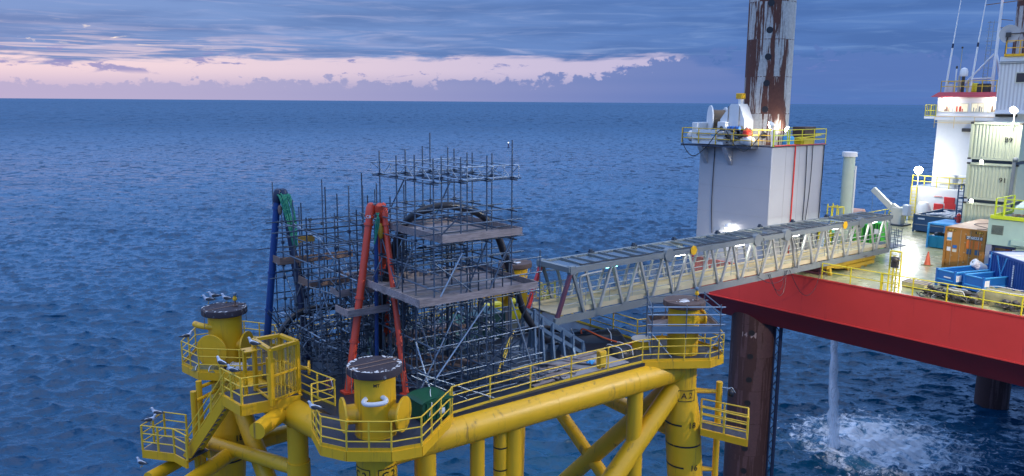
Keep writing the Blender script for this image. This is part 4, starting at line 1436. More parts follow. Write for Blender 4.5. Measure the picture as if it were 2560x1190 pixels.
# cable chute : open curved steel frame
T = Th('cable_chute', 'curved blue-grey steel cable chute of open frames on the deck right of the tower', 'cable chute', J, (10.6, 3.4, ZD))
spine = [J.at(1322, 800, w=3.3), J.at(1350, 822, w=3.3), J.at(1385, 842, w=3.2), J.at(1418, 862, w=3.1), J.at(1447, 880, w=3.0)]
spine = catmull([V3(p) for p in spine], 4)
for o in (-.42, .42):
    mb = MB()
    for a, b in zip(spine[:-1], spine[1:]):
        e = Vector((0, o, 0))
        mb.beam(a + e, b + e, .07, .16)
        mb.beam(a + e + Vector((0, 0, .55)), b + e + Vector((0, 0, .55 if b is not spine[-1] else .1)), .07, .12)
    T.part('side_rail', mb, M['chute'])
for i in range(0, len(spine), 3):
    p = spine[i]
    mb = MB()
    for o in (-.42, .42):
        mb.beam((p.x, p.y + o, max(ZD, p.z - 1.2)), (p.x, p.y + o, p.z + .6), .12, .10)
        mb.beam((p.x - .04, p.y + o * 1.5, ZD), (p.x, p.y + o, p.z), .10, .10)
    mb.beam((p.x, p.y - .45, p.z - .05), (p.x, p.y + .45, p.z - .05), .1, .12)
    T.part('frame', mb, M['chute'])

# ================================================================== DECK CLUTTER
rr = random.Random(21)
for i, (px_, py_, ln, lab) in enumerate(((1150, 905, 3.4, 'topmost long brown beam with a sawn pale end by the front rail'), (1108, 915, 3.2, 'second long brown beam left of the topmost one by the front rail'),
                                         (1075, 930, 3.0, 'lowest brown beam of the three by the front rail'))):
    p = J.at(px_, py_, z=ZD + .5 - .12 * i)
    z = ZD + .45 - .12 * i
    mb = MB().beam((p[0] + .6, p[1] - .6, z), (p[0] - ln * .62, p[1] + ln * .8, z + .25), .34, .22)
    ob = single('timber_beam', mb, M['woodb'], lab, 'timber beam', J, (p[0], p[1], ZD), group='timber beams on the deck')
bays = []
mb = MB()
for i in range(110):
    u = rr.uniform(2.6, 9.4)
    w_ = rr.uniform(.4, 4.6)
    a = rr.choice((rr.uniform(-.15, .15), rr.uniform(1.8, 2.4), rr.uniform(1.8, 2.4)))
    L = rr.uniform(.8, 2.6)
    z = ZD + rr.uniform(.04, .5)
    mb.tube((u, w_, z), (u + L * math.cos(a), w_ + L * math.sin(a), z + rr.uniform(-.03, .12)), .026, n=5)
o = single('loose_tubes', mb, M['steel'], 'loose scaffold tubes strewn in heaps over the deck under the tower', 'scaffold tubes', J, (6, 2.5, ZD), kind='stuff')
mb = MB()
for i in range(120):
    u = rr.uniform(.8, 7.5)
    w_ = rr.uniform(5.0, 11.0)
    a = rr.uniform(0, PI)
    L = rr.uniform(.6, 2.2)
    z = ZD + rr.uniform(.04, .8)
    mb.tube((u, w_, z), (u + L * math.cos(a), w_ + L * math.sin(a), z + rr.uniform(-.1, .3)), .026, n=5)
single('loose_tubes', mb, M['steeld'], 'dark tangle of spare tubes on the deck under the left scaffold', 'scaffold tubes', J, (4, 8, ZD), kind='stuff')
mb = MB()
for i in range(26):
    u = rr.uniform(7.5, 12.5)
    w_ = rr.uniform(.3, 2.2)
    a = rr.choice((rr.uniform(-.1, .1), rr.uniform(1.9, 2.3)))
    L = rr.uniform(.7, 1.8)
    mb.box(0, 0, 0, 0, 0, 0) if False else mb.beam((u, w_, ZD + .05 + .03 * (i % 3)), (u + L * math.cos(a), w_ + L * math.sin(a), ZD + .06 + .03 * (i % 3)), .22, .04)
single('loose_boards', mb, M['wood'], 'loose grey planks scattered behind the front rail', 'planks', J, (9, 1.4, ZD), kind='stuff')


def crumpled(name, label, cat, cu, cw, lu, lw, h, mt, seed=0, rz=0.0, n=12, z0=ZD, fr=J):
    """box-like load under a slack sheet"""
    g = random.Random(seed)
    t = Th(name, label, cat, fr, (cu, cw, z0), own=True, rz=rz)
    mb = MB()
    vs = []
    for j in range(n + 1):
        for i in range(n + 1):
            x, y = (i / n - .5) * 2, (j / n - .5) * 2
            e = max(abs(x), abs(y))
            zz = h * (1 if e < .72 else max(0, 1 - ((e - .72) / .28) ** 2.2)) * (1 - .12 * (abs(x) + abs(y)) / 2)
            zz = zz * (1 + g.uniform(-.10, .10)) if e < .99 else 0.0
            vs.append((x * lu / 2 * (1 + g.uniform(-.02, .02)), y * lw / 2 * (1 + g.uniform(-.02, .02)), max(0, zz)))
    fs = [(j * (n + 1) + i, j * (n + 1) + i + 1, (j + 1) * (n + 1) + i + 1, (j + 1) * (n + 1) + i) for j in range(n) for i in range(n)]
    mb.add(vs, fs)
    t.part('sheet', mb, mt, smooth=50)
    mb = MB()
    for x in (-.3, .25):
        mb.path([(x * lu, -lw / 2 - .01, .05), (x * lu, -lw * .38, h * 1.0), (x * lu, 0, h * 1.04), (x * lu, lw * .38, h), (x * lu, lw / 2, .05)], .02, n=5, smooth=3)
    t.part('lashing', mb, M['whitep'])
    return t


crumpled('covered_load', 'pale sage sheet over a load behind the tower under its lower deck', 'covered load', 5.2, 7.6, 3.0, 1.6, 1.3, M['sage'], 1)
crumpled('covered_load', 'teal sheeted load behind the tower, right of the sage one', 'covered load', 8.0, 7.2, 1.6, 1.3, 1.5, M['teal'], 2)
crumpled('black_sheeting', 'black crumpled sheeting lying under the gangway end', 'sheeting', 14.3, 4.1, 3.4, 1.4, .42, M['rubber'], 3, rz=R(-32))
crumpled('black_sheeting', 'small heap of black hose and sheeting beside the yellow drum', 'sheeting', 13.7, 1.5, 1.2, 1.2, .45, M['rubber'], 4)

# green wheeled bin behind the front column
T = Th('waste_bin', 'green lidded bin tied with string behind the front column', 'bin', J, (2.2, .35, ZD))
mb = MB().box(1.75, 3.05, -.35, .75, ZD + .05, ZD + .78)
T.part('body', mb, M['grnbox'], bevel=.05)
mb = MB()
vs = []
for i in range(9):
    a = PI * i / 8
    for y in (-.40, .81):
        vs.append((2.4 - .70 * math.cos(a), y, ZD + .79 + .16 * math.sin(a)))
mb.add(vs, [(2 * i, 2 * i + 1, 2 * i + 3, 2 * i + 2) for i in range(8)] + [tuple(range(0, 18, 2)), tuple(range(17, 0, -2))])
T.part('lid', mb, M['grnbox'])
mb = MB()
for x in (1.8, 2.25, 2.7):
    mb.box(x + .11, x + .19, -.40, -.35, ZD + .1, ZD + .78)
T.part('rib', mb, M['grnbox'])
T.part('string', MB().path([(2.0, -.42, ZD + .3), (2.1, -.44, ZD + .75), (2.3, 0.0, ZD + .98), (2.6, .5, ZD + .95)], .016, n=5, smooth=5), M['whitep'])
T.part('paper_label', MB().box(2.45, 2.68, -.425, -.405, ZD + .28, ZD + .5), M['whitep'])

# dark green cabin at back of the deck
T = Th('storage_box', 'dark green container with white lettering behind the scaffold tower', 'container', J, (9.6, 7.6, ZD))
T.part('box_walls', MB().box(8.9, 10.9, 6.9, 8.5, ZD, ZD + 1.35), mat('dark_green_box', (.008, .05, .045), .5), bevel=.03)
mb = MB()
q = J.at(1291, 800, w=6.88)
text(mb, 'CRC', (9.9, 6.88, ZD + .95), (1, 0, 0), (0, 0, 1), .34)
text(mb, 'ORO', (9.9, 6.88, ZD + .6), (1, 0, 0), (0, 0, 1), .22)
T.part('lettering', mb, M['whitep'])

# round yellow drum with white lid near A2
p = J.at(1605, 868, z=ZD)
T = Th('drum', 'squat yellow drum with a pale lid left of the right front column', 'drum', J, (p[0], p[1], ZD))
T.part('shell', MB().lathe((p[0], p[1], ZD), [(.50, 0), (.50, .42)], n=28), M['yel'])
T.part('lid', MB().lathe((p[0], p[1], ZD + .42), [(.54, 0), (.55, .03), (.50, .07), (.1, .09)], n=28), mat('dirty_white_lid', (.5, .47, .42), .6, var=.2, dirt=(.2, .15, .1), damt=.4, dscale=4))
# yellow cabinet on the front edge
T = Th('cabinet', 'small yellow cabinet standing just inside the front rail', 'cabinet', J, (11.6, .55, ZD))
T.part('cabinet_body', MB().box(11.35, 11.75, .35, .6, ZD + .1, ZD + .85), M['yel'], bevel=.02)
T.part('door', MB().box(11.38, 11.72, .32, .345, ZD + .14, ZD + .81), M['yrail'])
T.part('foot', MB().box(11.38, 11.44, .38, .57, ZD, ZD + .1).box(11.66, 11.72, .38, .57, ZD, ZD + .1), M['yel'])
T = Th('valve', 'small bright blue valve wrapped in tape on the front rail', 'valve', J, (10.55, .12, ZD + .55))
T.part('valve_body', MB().blob((10.55, .12, ZD + .62), .12, .09, .09, jit=.1).tube((10.35, .12, ZD + .62), (10.8, .12, ZD + .60), .05), M['sky_b'])
T.part('handwheel', MB().lathe((10.55, .0, ZD + .62), [(.09, -.01), (.1, 0), (.09, .01)], n=14, axis=(0, 1, 0)), M['sky_b'])
a, b = J.at(1457, 828, z=ZD + .5), J.at(1562, 860, z=ZD + .12)
single('hose', MB().path([(a[0] - .05, a[1], ZD + .3), (a[0], a[1], ZD + .62), ((a[0] + b[0]) / 2, (a[1] + b[1]) / 2, ZD + .3), b, (b[0] + .5, b[1] - .1, ZD + .08)], .04, n=6, smooth=6), mat('bright_orange_hose', (.75, .10, .02), .5),
       'bright orange hose lying over the deck towards the yellow drum', 'hose', J, (a[0], a[1], ZD))
T = Th('ring_reel', 'white ring hanging below the end of the gangway', 'ring', J, (12.1, 4.3, ZD))
q = J.at(1390, 814, w=4.2)
T.part('ring_hoop', MB().path([(q[0] + .13 * math.cos(a), 4.2, q[2] + .15 * math.sin(a)) for a in [2 * PI * i / 14 for i in range(15)]], .05, n=8), M['whitep'])
T.part('hanger', MB().tube((q[0], 4.2, q[2] + .15), (q[0], 4.3, q[2] + .55), .015, n=5), M['steel'])
mb = MB()
p0, p1 = J.at(1240, 945, z=ZD), J.at(1278, 832, w=2.9)
p0 = (p0[0], p0[1], ZD)
mb.tube(p0, p1, .035, n=6).tube((p0[0] + .35, p0[1] + .25, ZD), (p1[0] + .35, p1[1] + .25, p1[2]), .035, n=6)
T = Th('ladder', 'dull yellow ladder leaning inside the right foot of the tower', 'ladder', J, p0)
T.part('stile', mb, M['yrail'])
mb = MB()
for i in range(1, 10):
    t = i / 10
    c = Vector(p0) + (Vector(p1) - Vector(p0)) * t
    mb.tube(c, c + Vector((.35, .25, 0)), .018, n=5)
T.part('rung', mb, M['yrail'])
# crumpled bags on the left collar
crumpled('sack_heap', 'crumpled brown sacks on the left column walkway', 'sacks', -2.9, 10.6, 1.2, .7, .22, M['tarp'], 9, rz=R(-50), z0=ZD + .02)
crumpled('plastic_sheet', 'crumpled pale plastic sheet at the foot of the left column', 'plastic sheet', -1.75, 10.0, .9, .5, .22, M['guano'], 10, rz=R(-40), z0=ZD + .02)
# red buoy-like valve by the left rail, and black bag at the A2 ladder
T = Th('lifebuoy', 'dark red lifebuoy hung on the rail between the cage and front column', 'lifebuoy', J, (-.15, 3.9, ZD))
T.part('ring_body', MB().path([(-.12, 3.75 + .24 * math.cos(a), ZD + .75 + .24 * math.sin(a)) for a in [2 * PI * i / 16 for i in range(17)]], .06, n=8), M['purp'])
T.part('grab_line', MB().path([(-.12, 3.75 + .32 * math.cos(a), ZD + .75 + .32 * math.sin(a)) for a in [2 * PI * i / 8 for i in range(9)]], .012, n=5), M['whitep'])
T = Th('lantern', 'black lantern on a short arm at the head of the right ladder post', 'lantern', J, (pb[0], pb[1], 17.2))
T.part('arm', MB().tube((pb[0], pb[1] - .1, 17.25), (pb[0] + .32, pb[1] - .42, 17.2), .03, n=6), M['steelb'])
T.part('lantern_body', MB().blob((pb[0] + .34, pb[1] - .45, 16.98), .16, .16, .2, jit=.08), M['rubber'])
T.part('bail', MB().path([(pb[0] + .2, pb[1] - .32, 17.1), (pb[0] + .34, pb[1] - .45, 17.28), (pb[0] + .5, pb[1] - .6, 17.0)], .015, n=5, smooth=4), M['steelb'])
# reels and pumps further back (bright yellow, under the gangway)
T = Th('cable_drum', 'pair of upright bright yellow cylinders on a white base at the back of the deck', 'cylinders', J, (13.0, 9.8, ZD))
for i, u in enumerate((11.6, 12.3, 13.6)):
    T.part('cylinder', MB().lathe((u, 9.6, ZD), [(.28, 0), (.28, 1.0), (.2, 1.1)], n=18), M['ybar'])
T = Th('rail_tower', 'bright yellow ladder frame at the far edge just left of the gangway end', 'ladder frame', J, (14.0, 6.0, ZD))
q0 = J.at(1352, 770, w=7.2)
mb = MB()
for k in (0, .45, .55, .95):
    mb.beam((q0[0] + k, 7.2, q0[2] - .3), (q0[0] + k, 7.2, q0[2] + 1.35), .07, .07)
for k in range(7):
    mb.beam((q0[0], 7.2, q0[2] - .2 + k * .24), (q0[0] + .95, 7.2, q0[2] - .2 + k * .24), .04, .04)
T.part('ladder_frame', mb, M['ybar'])


# ================================================================== SEAGULLS
def gull_proto(kind=0):
    t = Th('seagull', 'x', 'gull', J, (0, 0, 0), own=True, group='gulls resting on the platform')
    # body, neck and head as one loft along a curve
    pts = [(-.25, 0, .17), (-.15, 0, .19), (0, 0, .19), (.10, 0, .22), (.155, 0, .29), (.18, 0, .35), (.215, 0, .365), (.245, 0, .355)]
    rad = [.012, .055, .085, .078, .05, .044, .038, .012]

    def rf(tt):
        x = tt * (len(rad) - 1)
        i = min(int(x), len(rad) - 2)
        return rad[i] + (rad[i + 1] - rad[i]) * (x - i)
    t.part('body', MB().path(pts, rf, n=12, smooth=4), M['gull'])
    for s in (-1, 1):
        mb = MB().add([(.10, s * .085, .24), (-.02, s * .10, .235), (-.20, s * .06, .20), (-.36, s * .02, .185), (-.20, s * .075, .155), (0, s * .095, .14), (.09, s * .08, .17),
                       (.10, s * .05, .26), (-.04, s * .05, .275), (-.20, s * .03, .225)],
                      [(0, 1, 5, 6), (1, 2, 4, 5), (2, 3, 4), (7, 8, 1, 0), (8, 9, 2, 1), (9, 3, 2)])
        t.part('wing', mb, M['gulld'])
        t.part('foot', MB().tube((.0, s * .035, .13), (.0, s * .035, 0), .008, n=5).box(-.01, .05, s * .035 - .02, s * .035 + .02, 0, .008), M['beak'])
    t.part('beak', MB().tube((.24, 0, .357), (.305, 0, .345), .012, .004, n=6), M['beak'])
    return t


spots = [((635, 868), 21.36, 160, 'gull on the top left corner of the cage roof'), ((555, 917), 20.95, 150, 'gull behind its neighbour on the landing by the walkway rail'),
         ((583, 935), 20.2, 165, 'gull perched on the bent landing rail below the cage'), ((788, 1030), 20.2, 170, 'gull on the left corner rail of the front column walkway'),
         ((536, 748), 21.71, 200, 'gull standing at the rim of the left cap'), ((522, 757), 21.71, 190, 'gull crouched at the very left edge of the left cap'),
         ((567, 754), 21.71, 170, 'gull lying flat in the middle of the left cap'), ((468, 848), 20.2, 30, 'gull facing inward on the outermost rail of the left walkway'),
         ((393, 1040), 17.3, 175, 'gull on the tall corner post of the lowest landing'), ((376, 1058), 17.3, 20, 'gull on the left rail of the lowest landing'),
         ((355, 1165), 15.0, 160, 'gull on the short post below the lowest landing')]
G0 = gull_proto()
for i, ((px_, py_), z, hd, lab) in enumerate(spots):
    p = J.at(px_, py_ + 2, z=z)
    if i == 0:
        G0.e.location = J.W(*p)
        G0.e.rotation_euler = (0, 0, R(hd))
        G0.e['label'] = lab
        c = G0.e
    else:
        c = G0.copy(p, label=lab)
        c.rotation_euler = (0, 0, R(hd))
    s_ = 1.08
    c.scale = (s_, s_, s_)

# ================================================================== BUOY AND SHIP
p = WF.at(1271, 369, z=0)
T = Th('navigation_buoy', 'dark navigation buoy with a white light far out on the sea', 'buoy', WF, (p[0], p[1], 0))
k = p[1] / 2000 * .8
x, y = p[0], p[1]
T.part('float', MB().lathe((x, y, -.4), [(4.2 * k, 0), (5 * k, .3 * k), (4.5 * k, 3 * k), (2 * k, 4.4 * k)], n=16), M['bluedk'])
T.part('tower', MB().lathe((x, y, 3 * k), [(1.7 * k, 0), (1.4 * k, 11 * k)], n=10), M['purp'])
T.part('top_mark', MB().lathe((x, y, 14 * k), [(.7 * k, 0), (.7 * k, 8 * k)], n=8), M['bluedk'])
T.part('light', MB().blob((x, y, 15.5 * k), 1.7 * k, 1.7 * k, 1.7 * k), lampmat('buoy_light', (.9, 1, 1), 3))
p = WF.at(1790, 268, d=2500)
T = Th('ship', 'small dark ship on the horizon left of the winch', 'ship', WF, (p[0], p[1], 0))
x, y = p[0], p[1]
k = y / 2000
T.part('hull', MB().add([(x - 11 * k, y, 1), (x + 9 * k, y, 1), (x + 12 * k, y, 6 * k), (x - 13 * k, y, 5 * k), (x - 11 * k, y + 9, 1), (x + 9 * k, y + 9, 1), (x + 12 * k, y + 9, 6 * k), (x - 13 * k, y + 9, 5 * k)],
                        [(0, 1, 2, 3), (7, 6, 5, 4), (3, 2, 6, 7), (0, 3, 7, 4), (1, 5, 6, 2)]), M['bluedk'])
T.part('wheelhouse', MB().box(x - 9 * k, x - 5 * k, y + 1, y + 7, 5 * k, 8 * k), M['whitep'])

# ================================================================== GANGWAY  (GF: u along to the ship, w away from camera)
GZ, GH, GL, GW_ = 20.4, 2.70, 31.4, 2.25
T = Th('gangway', 'long grey lattice-truss gangway bridging the platform and the ship', 'gangway', GF, (0, 0, GZ))
for w_, nm in ((0, 'near'), (GW_, 'far')):
    T.part('bottom_chord', MB().beam((-.9, w_, GZ + .16), (GL, w_, GZ + .16), .18, .34), M['gang'])
    T.part('top_chord', MB().beam((0, w_, GZ + GH - .14), (GL, w_, GZ + GH - .14), .20, .28), M['gang'])
NB = 16
PB = GL / NB
for w_ in (0, GW_):
    for i in range(NB):
        u0 = i * PB
        um = u0 + PB * .52
        for a, b in (((u0 + .12, GZ + .3), (um - .10, GZ + GH - .25)), ((u0 + PB - .12, GZ + .3), (um + .10, GZ + GH - .25))):
            if i == 0 and a[0] < PB * .3:
                continue
            T.part('diagonal', MB().beam((a[0], w_, a[1]), (b[0], w_, b[1]), .11, .12), M['gangl'])
    for i in range(1, NB):
        T.part('node_plate', MB().add([(i * PB - .32, w_ - .095, GZ + .30), (i * PB + .32, w_ - .095, GZ + .30), (i * PB + .18, w_ - .095, GZ + .46), (i * PB - .18, w_ - .095, GZ + .46)], [(0, 1, 2, 3)]).box(
            i * PB - .2, i * PB + .2, w_ - .092, w_ + .092, GZ + .30, GZ + .42), M['gang'], smooth=0)
# leaning end portal
for w_, m_ in ((0, 'purp'), (GW_, 'redp')):
    T.part('portal_post', MB().beam((-.75, w_, GZ + .2), (.1, w_, GZ + GH - .3), .17, .17), M[m_], label='dark purple end post' if w_ == 0 else 'bright red end post')
    T.part('portal_post', MB().beam((.25, w_, GZ + GH - .3), (1.05, w_, GZ + .3), .13, .13), M['gang'])
T.part('portal_beam', MB().beam((.02, -.1, GZ + GH - .1), (.02, GW_ + .1, GZ + GH - .1), .22, .26), M['gang'])
T.part('portal_beam', MB().beam((GL, -.1, GZ + GH - .1), (GL, GW_ + .1, GZ + GH - .1), .2, .24), M['gang'])
for w_ in (0, GW_):
    T.part('portal_post', MB().beam((GL, w_, GZ + .2), (GL - .25, w_, GZ + GH - .2), .14, .14), M['gang'])
    T.part('end_chord_plate', MB().box(.0, .35, w_ - .13, w_ + .13, GZ + GH - .33, GZ + GH + .06), M['gang'])
# octagon splice plates
for u, w_, m_, lab in ((7.15, -.13, 'gang', None), (9.15, -.13, 'yel', 'yellow octagonal plate near the left end'), (15.1, -.13, 'gang', None), (18.2, -.13, 'gang', None),
                       (24.9, -.13, 'yel', 'yellow octagonal plate near the ship end'), (27.1, -.13, 'gang', None)):
    if m_ == 'yel':
        mb = MB().lathe((u, w_, GZ + GH - .12), [(.27, 0), (.27, .04)], n=8, axis=(0, -1, 0))
    else:
        mb = MB().lathe((u, w_, GZ + GH - .15), [(.38, -.25), (.38, .03)], n=8, axis=(0, -1, 0))
    T.part('splice_plate', mb, M[m_], label=lab)
# floor, kick beams, handrails
T.part('floor_panel', MB().box(-.5, GL + .3, .12, GW_ - .12, GZ + .36, GZ + .40), M['floor'])
for w_ in (.10, GW_ - .12):
    mb = MB().box(-.5, GL, w_, w_ + .02, GZ + .40, GZ + .62)
    T.part('kick_plate', mb, M['floor'])
    mb = MB()
    for h in (.85, 1.2, 1.5):
        mb.tube((-.4, w_ + .02, GZ + h), (GL, w_ + .02, GZ + h), .026, n=6)
    for i in range(20):
        u = -.4 + i * (GL + .4) / 19
        mb.tube((u, w_ + .02, GZ + .4), (u, w_ + .02, GZ + 1.5), .022, n=6)
    T.part('handrail', mb, M['gangl'])
T.part('guard_mesh', MB().quad((-.4, GW_ - .07, GZ + .62), (16, GW_ - .07, GZ + .62), (16, GW_ - .07, GZ + 1.5), (-.4, GW_ - .07, GZ + 1.5)), M['wmesh'], smooth=0)
# roof : purlins, sheets
mb = MB()
k = 32
for i in range(k):
    u0, u1 = .2 + i * (GL - .2) / k, .2 + (i + 1) * (GL - .2) / k
    if i in (9, 17, 25):
        continue
    zz = GZ + GH - .06 + random.uniform(-.012, .012)
    mb.box(u0 + .04, u1 - .04, .14, GW_ - .14, zz - .015, zz)
T.part('roof_panel', mb, M['roof'])
mb = MB()
for i in range(0, k + 1):
    u0 = .2 + i * (GL - .2) / k
    mb.beam((u0, .1, GZ + GH - .02), (u0 + (.25 if i % 2 else 0), GW_ - .1, GZ + GH - .02), .06, .07)
T.part('purlin', mb, M['gang'])
mb = MB()
rg = random.Random(2)
for j in range(3):
    pts = [(GL * i / 40, .02 + .05 * j + rg.uniform(-.04, .04), GZ + GH + .03 + rg.uniform(0, .04)) for i in range(1, 41)]
    mb.path(pts, .022, n=5)
T.part('cable_run', mb, M['rubber'])
for u in (3.5, 6.8, 10.2, 14.2, 18.6, 22.3, 26.5):
    mb = MB()
    mb.box(u, u + .3, GW_ - .08, GW_ + .12, GZ + GH, GZ + GH + .10).box(u + .05, u + .22, GW_ - .02, GW_ + .1, GZ + GH + .09, GZ + GH + .19)
    T.part('roller_bracket', mb, M['steeld'])
# hanging hoses at mid span
for i, (u0, u1, dz) in enumerate(((16.3, 18.1, 2.0), (16.5, 18.3, 2.6), (18.6, 22.4, 3.4), (15.2, 18.4, 1.0))):
    pts = [(u0, -.16, GZ + .3), (u0 + .25 * (u1 - u0), -.35, GZ + .3 - dz * .42), ((u0 + u1) / 2, -.4, GZ + .3 - dz * .55), (u0 + .75 * (u1 - u0), -.35, GZ + .3 - dz * .42), (u1, -.16, GZ + .3)]
    T.part('hanging_hose', MB().path(pts, .018, n=6, smooth=6), M['rubber'])
for i, (u0, u1) in enumerate(((18.5, 18.9), (18.6, 19.5), (15.7, 15.4))):
    T.part('hanging_hose', MB().path([(u0, -.14, GZ + GH - .1), ((u0 + u1) / 2 + .1, -.2, GZ + 1.6), (u1, -.14, GZ + .3)], .018, n=5, smooth=5), M['rubber'])
T.part('pipe_loop', MB().path([(1.0, -.02, GZ + .4), (.7, -.05, GZ + 2.0), (1.0, -.1, GZ + 2.25), (2.1, -.1, GZ + 2.3)], .05, n=8, smooth=5), M['gangl'])
for j in range(3):
    T.part('guide_pipe', MB().path([(-.1, GW_ + .1, GZ + 2.3 - j * .16), (.4, GW_ + .4, GZ + 2.35 - j * .16), (1.5, GW_ + .55, GZ + 2.2 - j * .13), (1.8, GW_ + .5, GZ + 2.05 - j * .1)], .03, n=6, smooth=4), M['gangl'])
lm = MB()
GLAMPS = ((3.25, 1.1, 'lampc'), (8.6, 1.1, 'lamp2'), (14.0, 1.1, 'lamp2'), (19.8, 1.1, 'lamp2'), (24.6, 1.1, 'lamp2'), (27.6, 1.1, 'lamp2'), (29.6, 1.1, 'lamp2'))
for u, w_, m_ in GLAMPS:
    T.part('tube_lamp', MB().box(u - .4, u + .4, .30, .42, GZ + GH - .42, GZ + GH - .33), M[m_], label='cyan glowing lamp at the platform end' if m_ == 'lampc' else None)


def light(kind, fr, p, e, col=(1, .93, .82), size=.25, to=None, cone=70, blend=.6):
    l = bpy.data.lights.new('lamp_light', kind)
    l.energy = e
    l.color = col
    if kind in ('POINT', 'SPOT'):
        l.shadow_soft_size = size
    if kind == 'SPOT':
        l.spot_size = R(cone)
        l.spot_blend = blend
    o = bpy.data.objects.new('lamp_light', l)
    C.objects.link(o)
    o.location = fr.W(*p)
    if to is not None:
        d = fr.W(*to) - fr.W(*p)
        o.rotation_euler = d.to_track_quat('-Z', 'Y').to_euler()
    return o


for u, w_, m_ in GLAMPS:
    light('POINT', GF, (u, .6, GZ + GH - .55), (10 if m_ == 'lampc' else (26 if u < 12 else 55)), (.85, 1, .9), .15)

# ================================================================== BARGE (BF: u into the ship, w to the left, z up)
ZT, ZK = 19.6, 17.0
X1, WL, WR = 60, 9.0, -40
T = Th('jack_up_barge', 'huge red-hulled jack-up ship standing on legs above the sea', 'ship', BF, (20, -10, 15), )
mb = MB()
mb.add([(0, WL, ZT - .02), (0, WR, ZT - .02), (X1, WR, ZT - .02), (X1, WL, ZT - .02), (0, WL, ZK), (0, WR, ZK), (X1, WR, ZK), (X1, WL, ZK)],
       [(0, 1, 5, 4), (1, 2, 6, 5), (2, 3, 7, 6), (3, 0, 4, 7)])
hb = T.part('hull_side', mb, M['hull'], smooth=0)
zb = 15.2
i_ = 1.75
mb = MB().add([(0, WL, ZK), (0, WR, ZK), (X1, WR, ZK), (X1, WL, ZK), (i_, WL - i_, zb), (i_, WR, zb), (X1 - i_, WR, zb), (X1 - i_, WL - i_, zb)],
              [(0, 1, 5, 4), (1, 2, 6, 5), (2, 3, 7, 6), (3, 0, 4, 7), (4, 5, 6, 7)])
T.part('hull_bottom', mb, M['hullb'], smooth=0)
T.part('rubbing_edge', MB().beam((-.03, WL, ZK), (-.03, WR, ZK), .08, .07).beam((-.02, WL, ZT + .02), (-.02, WR, ZT + .02), .1, .1), M['hull'])
T.part('deck', MB().box(.02, X1, WR, WL, ZT - .05, ZT), M['bdeck'])
mb = MB().rail([(.15, -1.4 - 1.95 * i, ZT) for i in range(0, 16)], h=1.12, sp=2.0, r=.035, rp=.045, levels=(.55, 1.1))
T.part('railing', mb, M['ybar'])
mb = MB().rail([(.15, WL - .2, ZT), (.15, 8.75, ZT)], sp=2, r=.03)
mb.rail([(8, WL - .15, ZT), (33, WL - .15, ZT)], sp=2.4, r=.035, rp=.04, levels=(.55, 1.1))
T.part('railing', mb, M['ybar'])


# legs of the ship
def shipleg(u, w_, z0, z1, lab, m):
    r_ = 1.60
    lg = T.part('leg', MB().lathe((u, w_, 0), [(r_, z0), (r_, z1)], n=64), m, label=lab)
    # textures run from the leg's own axis
    off = Vector((u, w_, 0)) - T.o
    lg.data.transform(Matrix.Translation(-Vector((off.x, off.y, 0))))
    lg.location = Vector((off.x, off.y, 0))
    return lg


def holes(lg, u, w_, z0, z1, ph, text_=False):
    cw = BF.L(Vector((0, 0, CAM_H)))
    f = math.atan2(cw[1] - w_, cw[0] - u)
    z = ph
    while z < z1:
        if z > z0:
            mb = MB().lathe((0, 0, z - T.o.z), [(.225, 1.58), (.225, 1.612)], n=16, axis=(math.cos(f + R(-3)), math.sin(f + R(-3)), 0))
            o = mesh_obj('pin_hole', mb, M['black'])
            o.parent = lg
        z += 1.80
    return f


lp = (2.75, 5.15)
lu = shipleg(lp[0], lp[1], 16.9, 46, 'rust-streaked pale leg with black pin holes rising through the tall jack house', M['legu'])
f = holes(lu, lp[0], lp[1], 28, 46, -1.8)
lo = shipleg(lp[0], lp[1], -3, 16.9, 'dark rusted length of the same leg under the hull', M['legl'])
holes(lo, lp[0], lp[1], -3, 15.0, -1.8)
mb = MB()
text_cyl(mb, '14', 0, 0, 14.2 - T.o.z, 1.60, f - R(22), .5, off=.012)
text_cyl(mb, 'M', 0, 0, 14.2 - T.o.z, 1.60, f + R(2), .6, off=.012)
o = mesh_obj('lettering', mb, mat('faded_white_lettering', (.28, .22, .22), .7, dirt=(.1, .05, .05), damt=.7, dscale=8))
o.parent = lo
l2 = BF.L(Vector((50.6, 80.2, 0)))
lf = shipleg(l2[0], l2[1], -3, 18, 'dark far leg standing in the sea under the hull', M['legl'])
lf = shipleg(l2[0], l2[1], 18, 46, 'far rust-streaked leg behind the bridge on the right edge', M['legu'])
holes(lf, l2[0], l2[1], 30, 46, -1.2)
# lattice mast hanging beside the leg under the hull
q = BF.L(WF.W(*[v for v in WF.at(1941, 900, d=59.5)[:2]]))
T2 = Th('lattice_mast', 'thin dark lattice mast hanging under the hull beside the dark leg', 'lattice mast', BF, (q[0], q[1], 0))
cw = BF.L(Vector((0, 0, CAM_H)))
vd = Vector((q[0] - cw[0], q[1] - cw[1])).normalized()
pd = Vector((-vd.y, vd.x))
A_, B_ = (q[0] + pd.x * .19, q[1] + pd.y * .19), (q[0] - pd.x * .19, q[1] - pd.y * .19)
T2.part('rail_post', MB().tube((*A_, .0), (*A_, 15.4), .07, n=8), M['bluedk'])
T2.part('rail_post', MB().tube((*B_, .0), (*B_, 15.4), .13, n=8), M['bluedk'])
mb = MB()
for i in range(26):
    z = .3 + i * .58
    mb.tube((*(A_ if i % 2 else B_), z), (*(B_ if i % 2 else A_), z + .58), .035, n=5)
T2.part('lacing', mb, M['bluedk'])

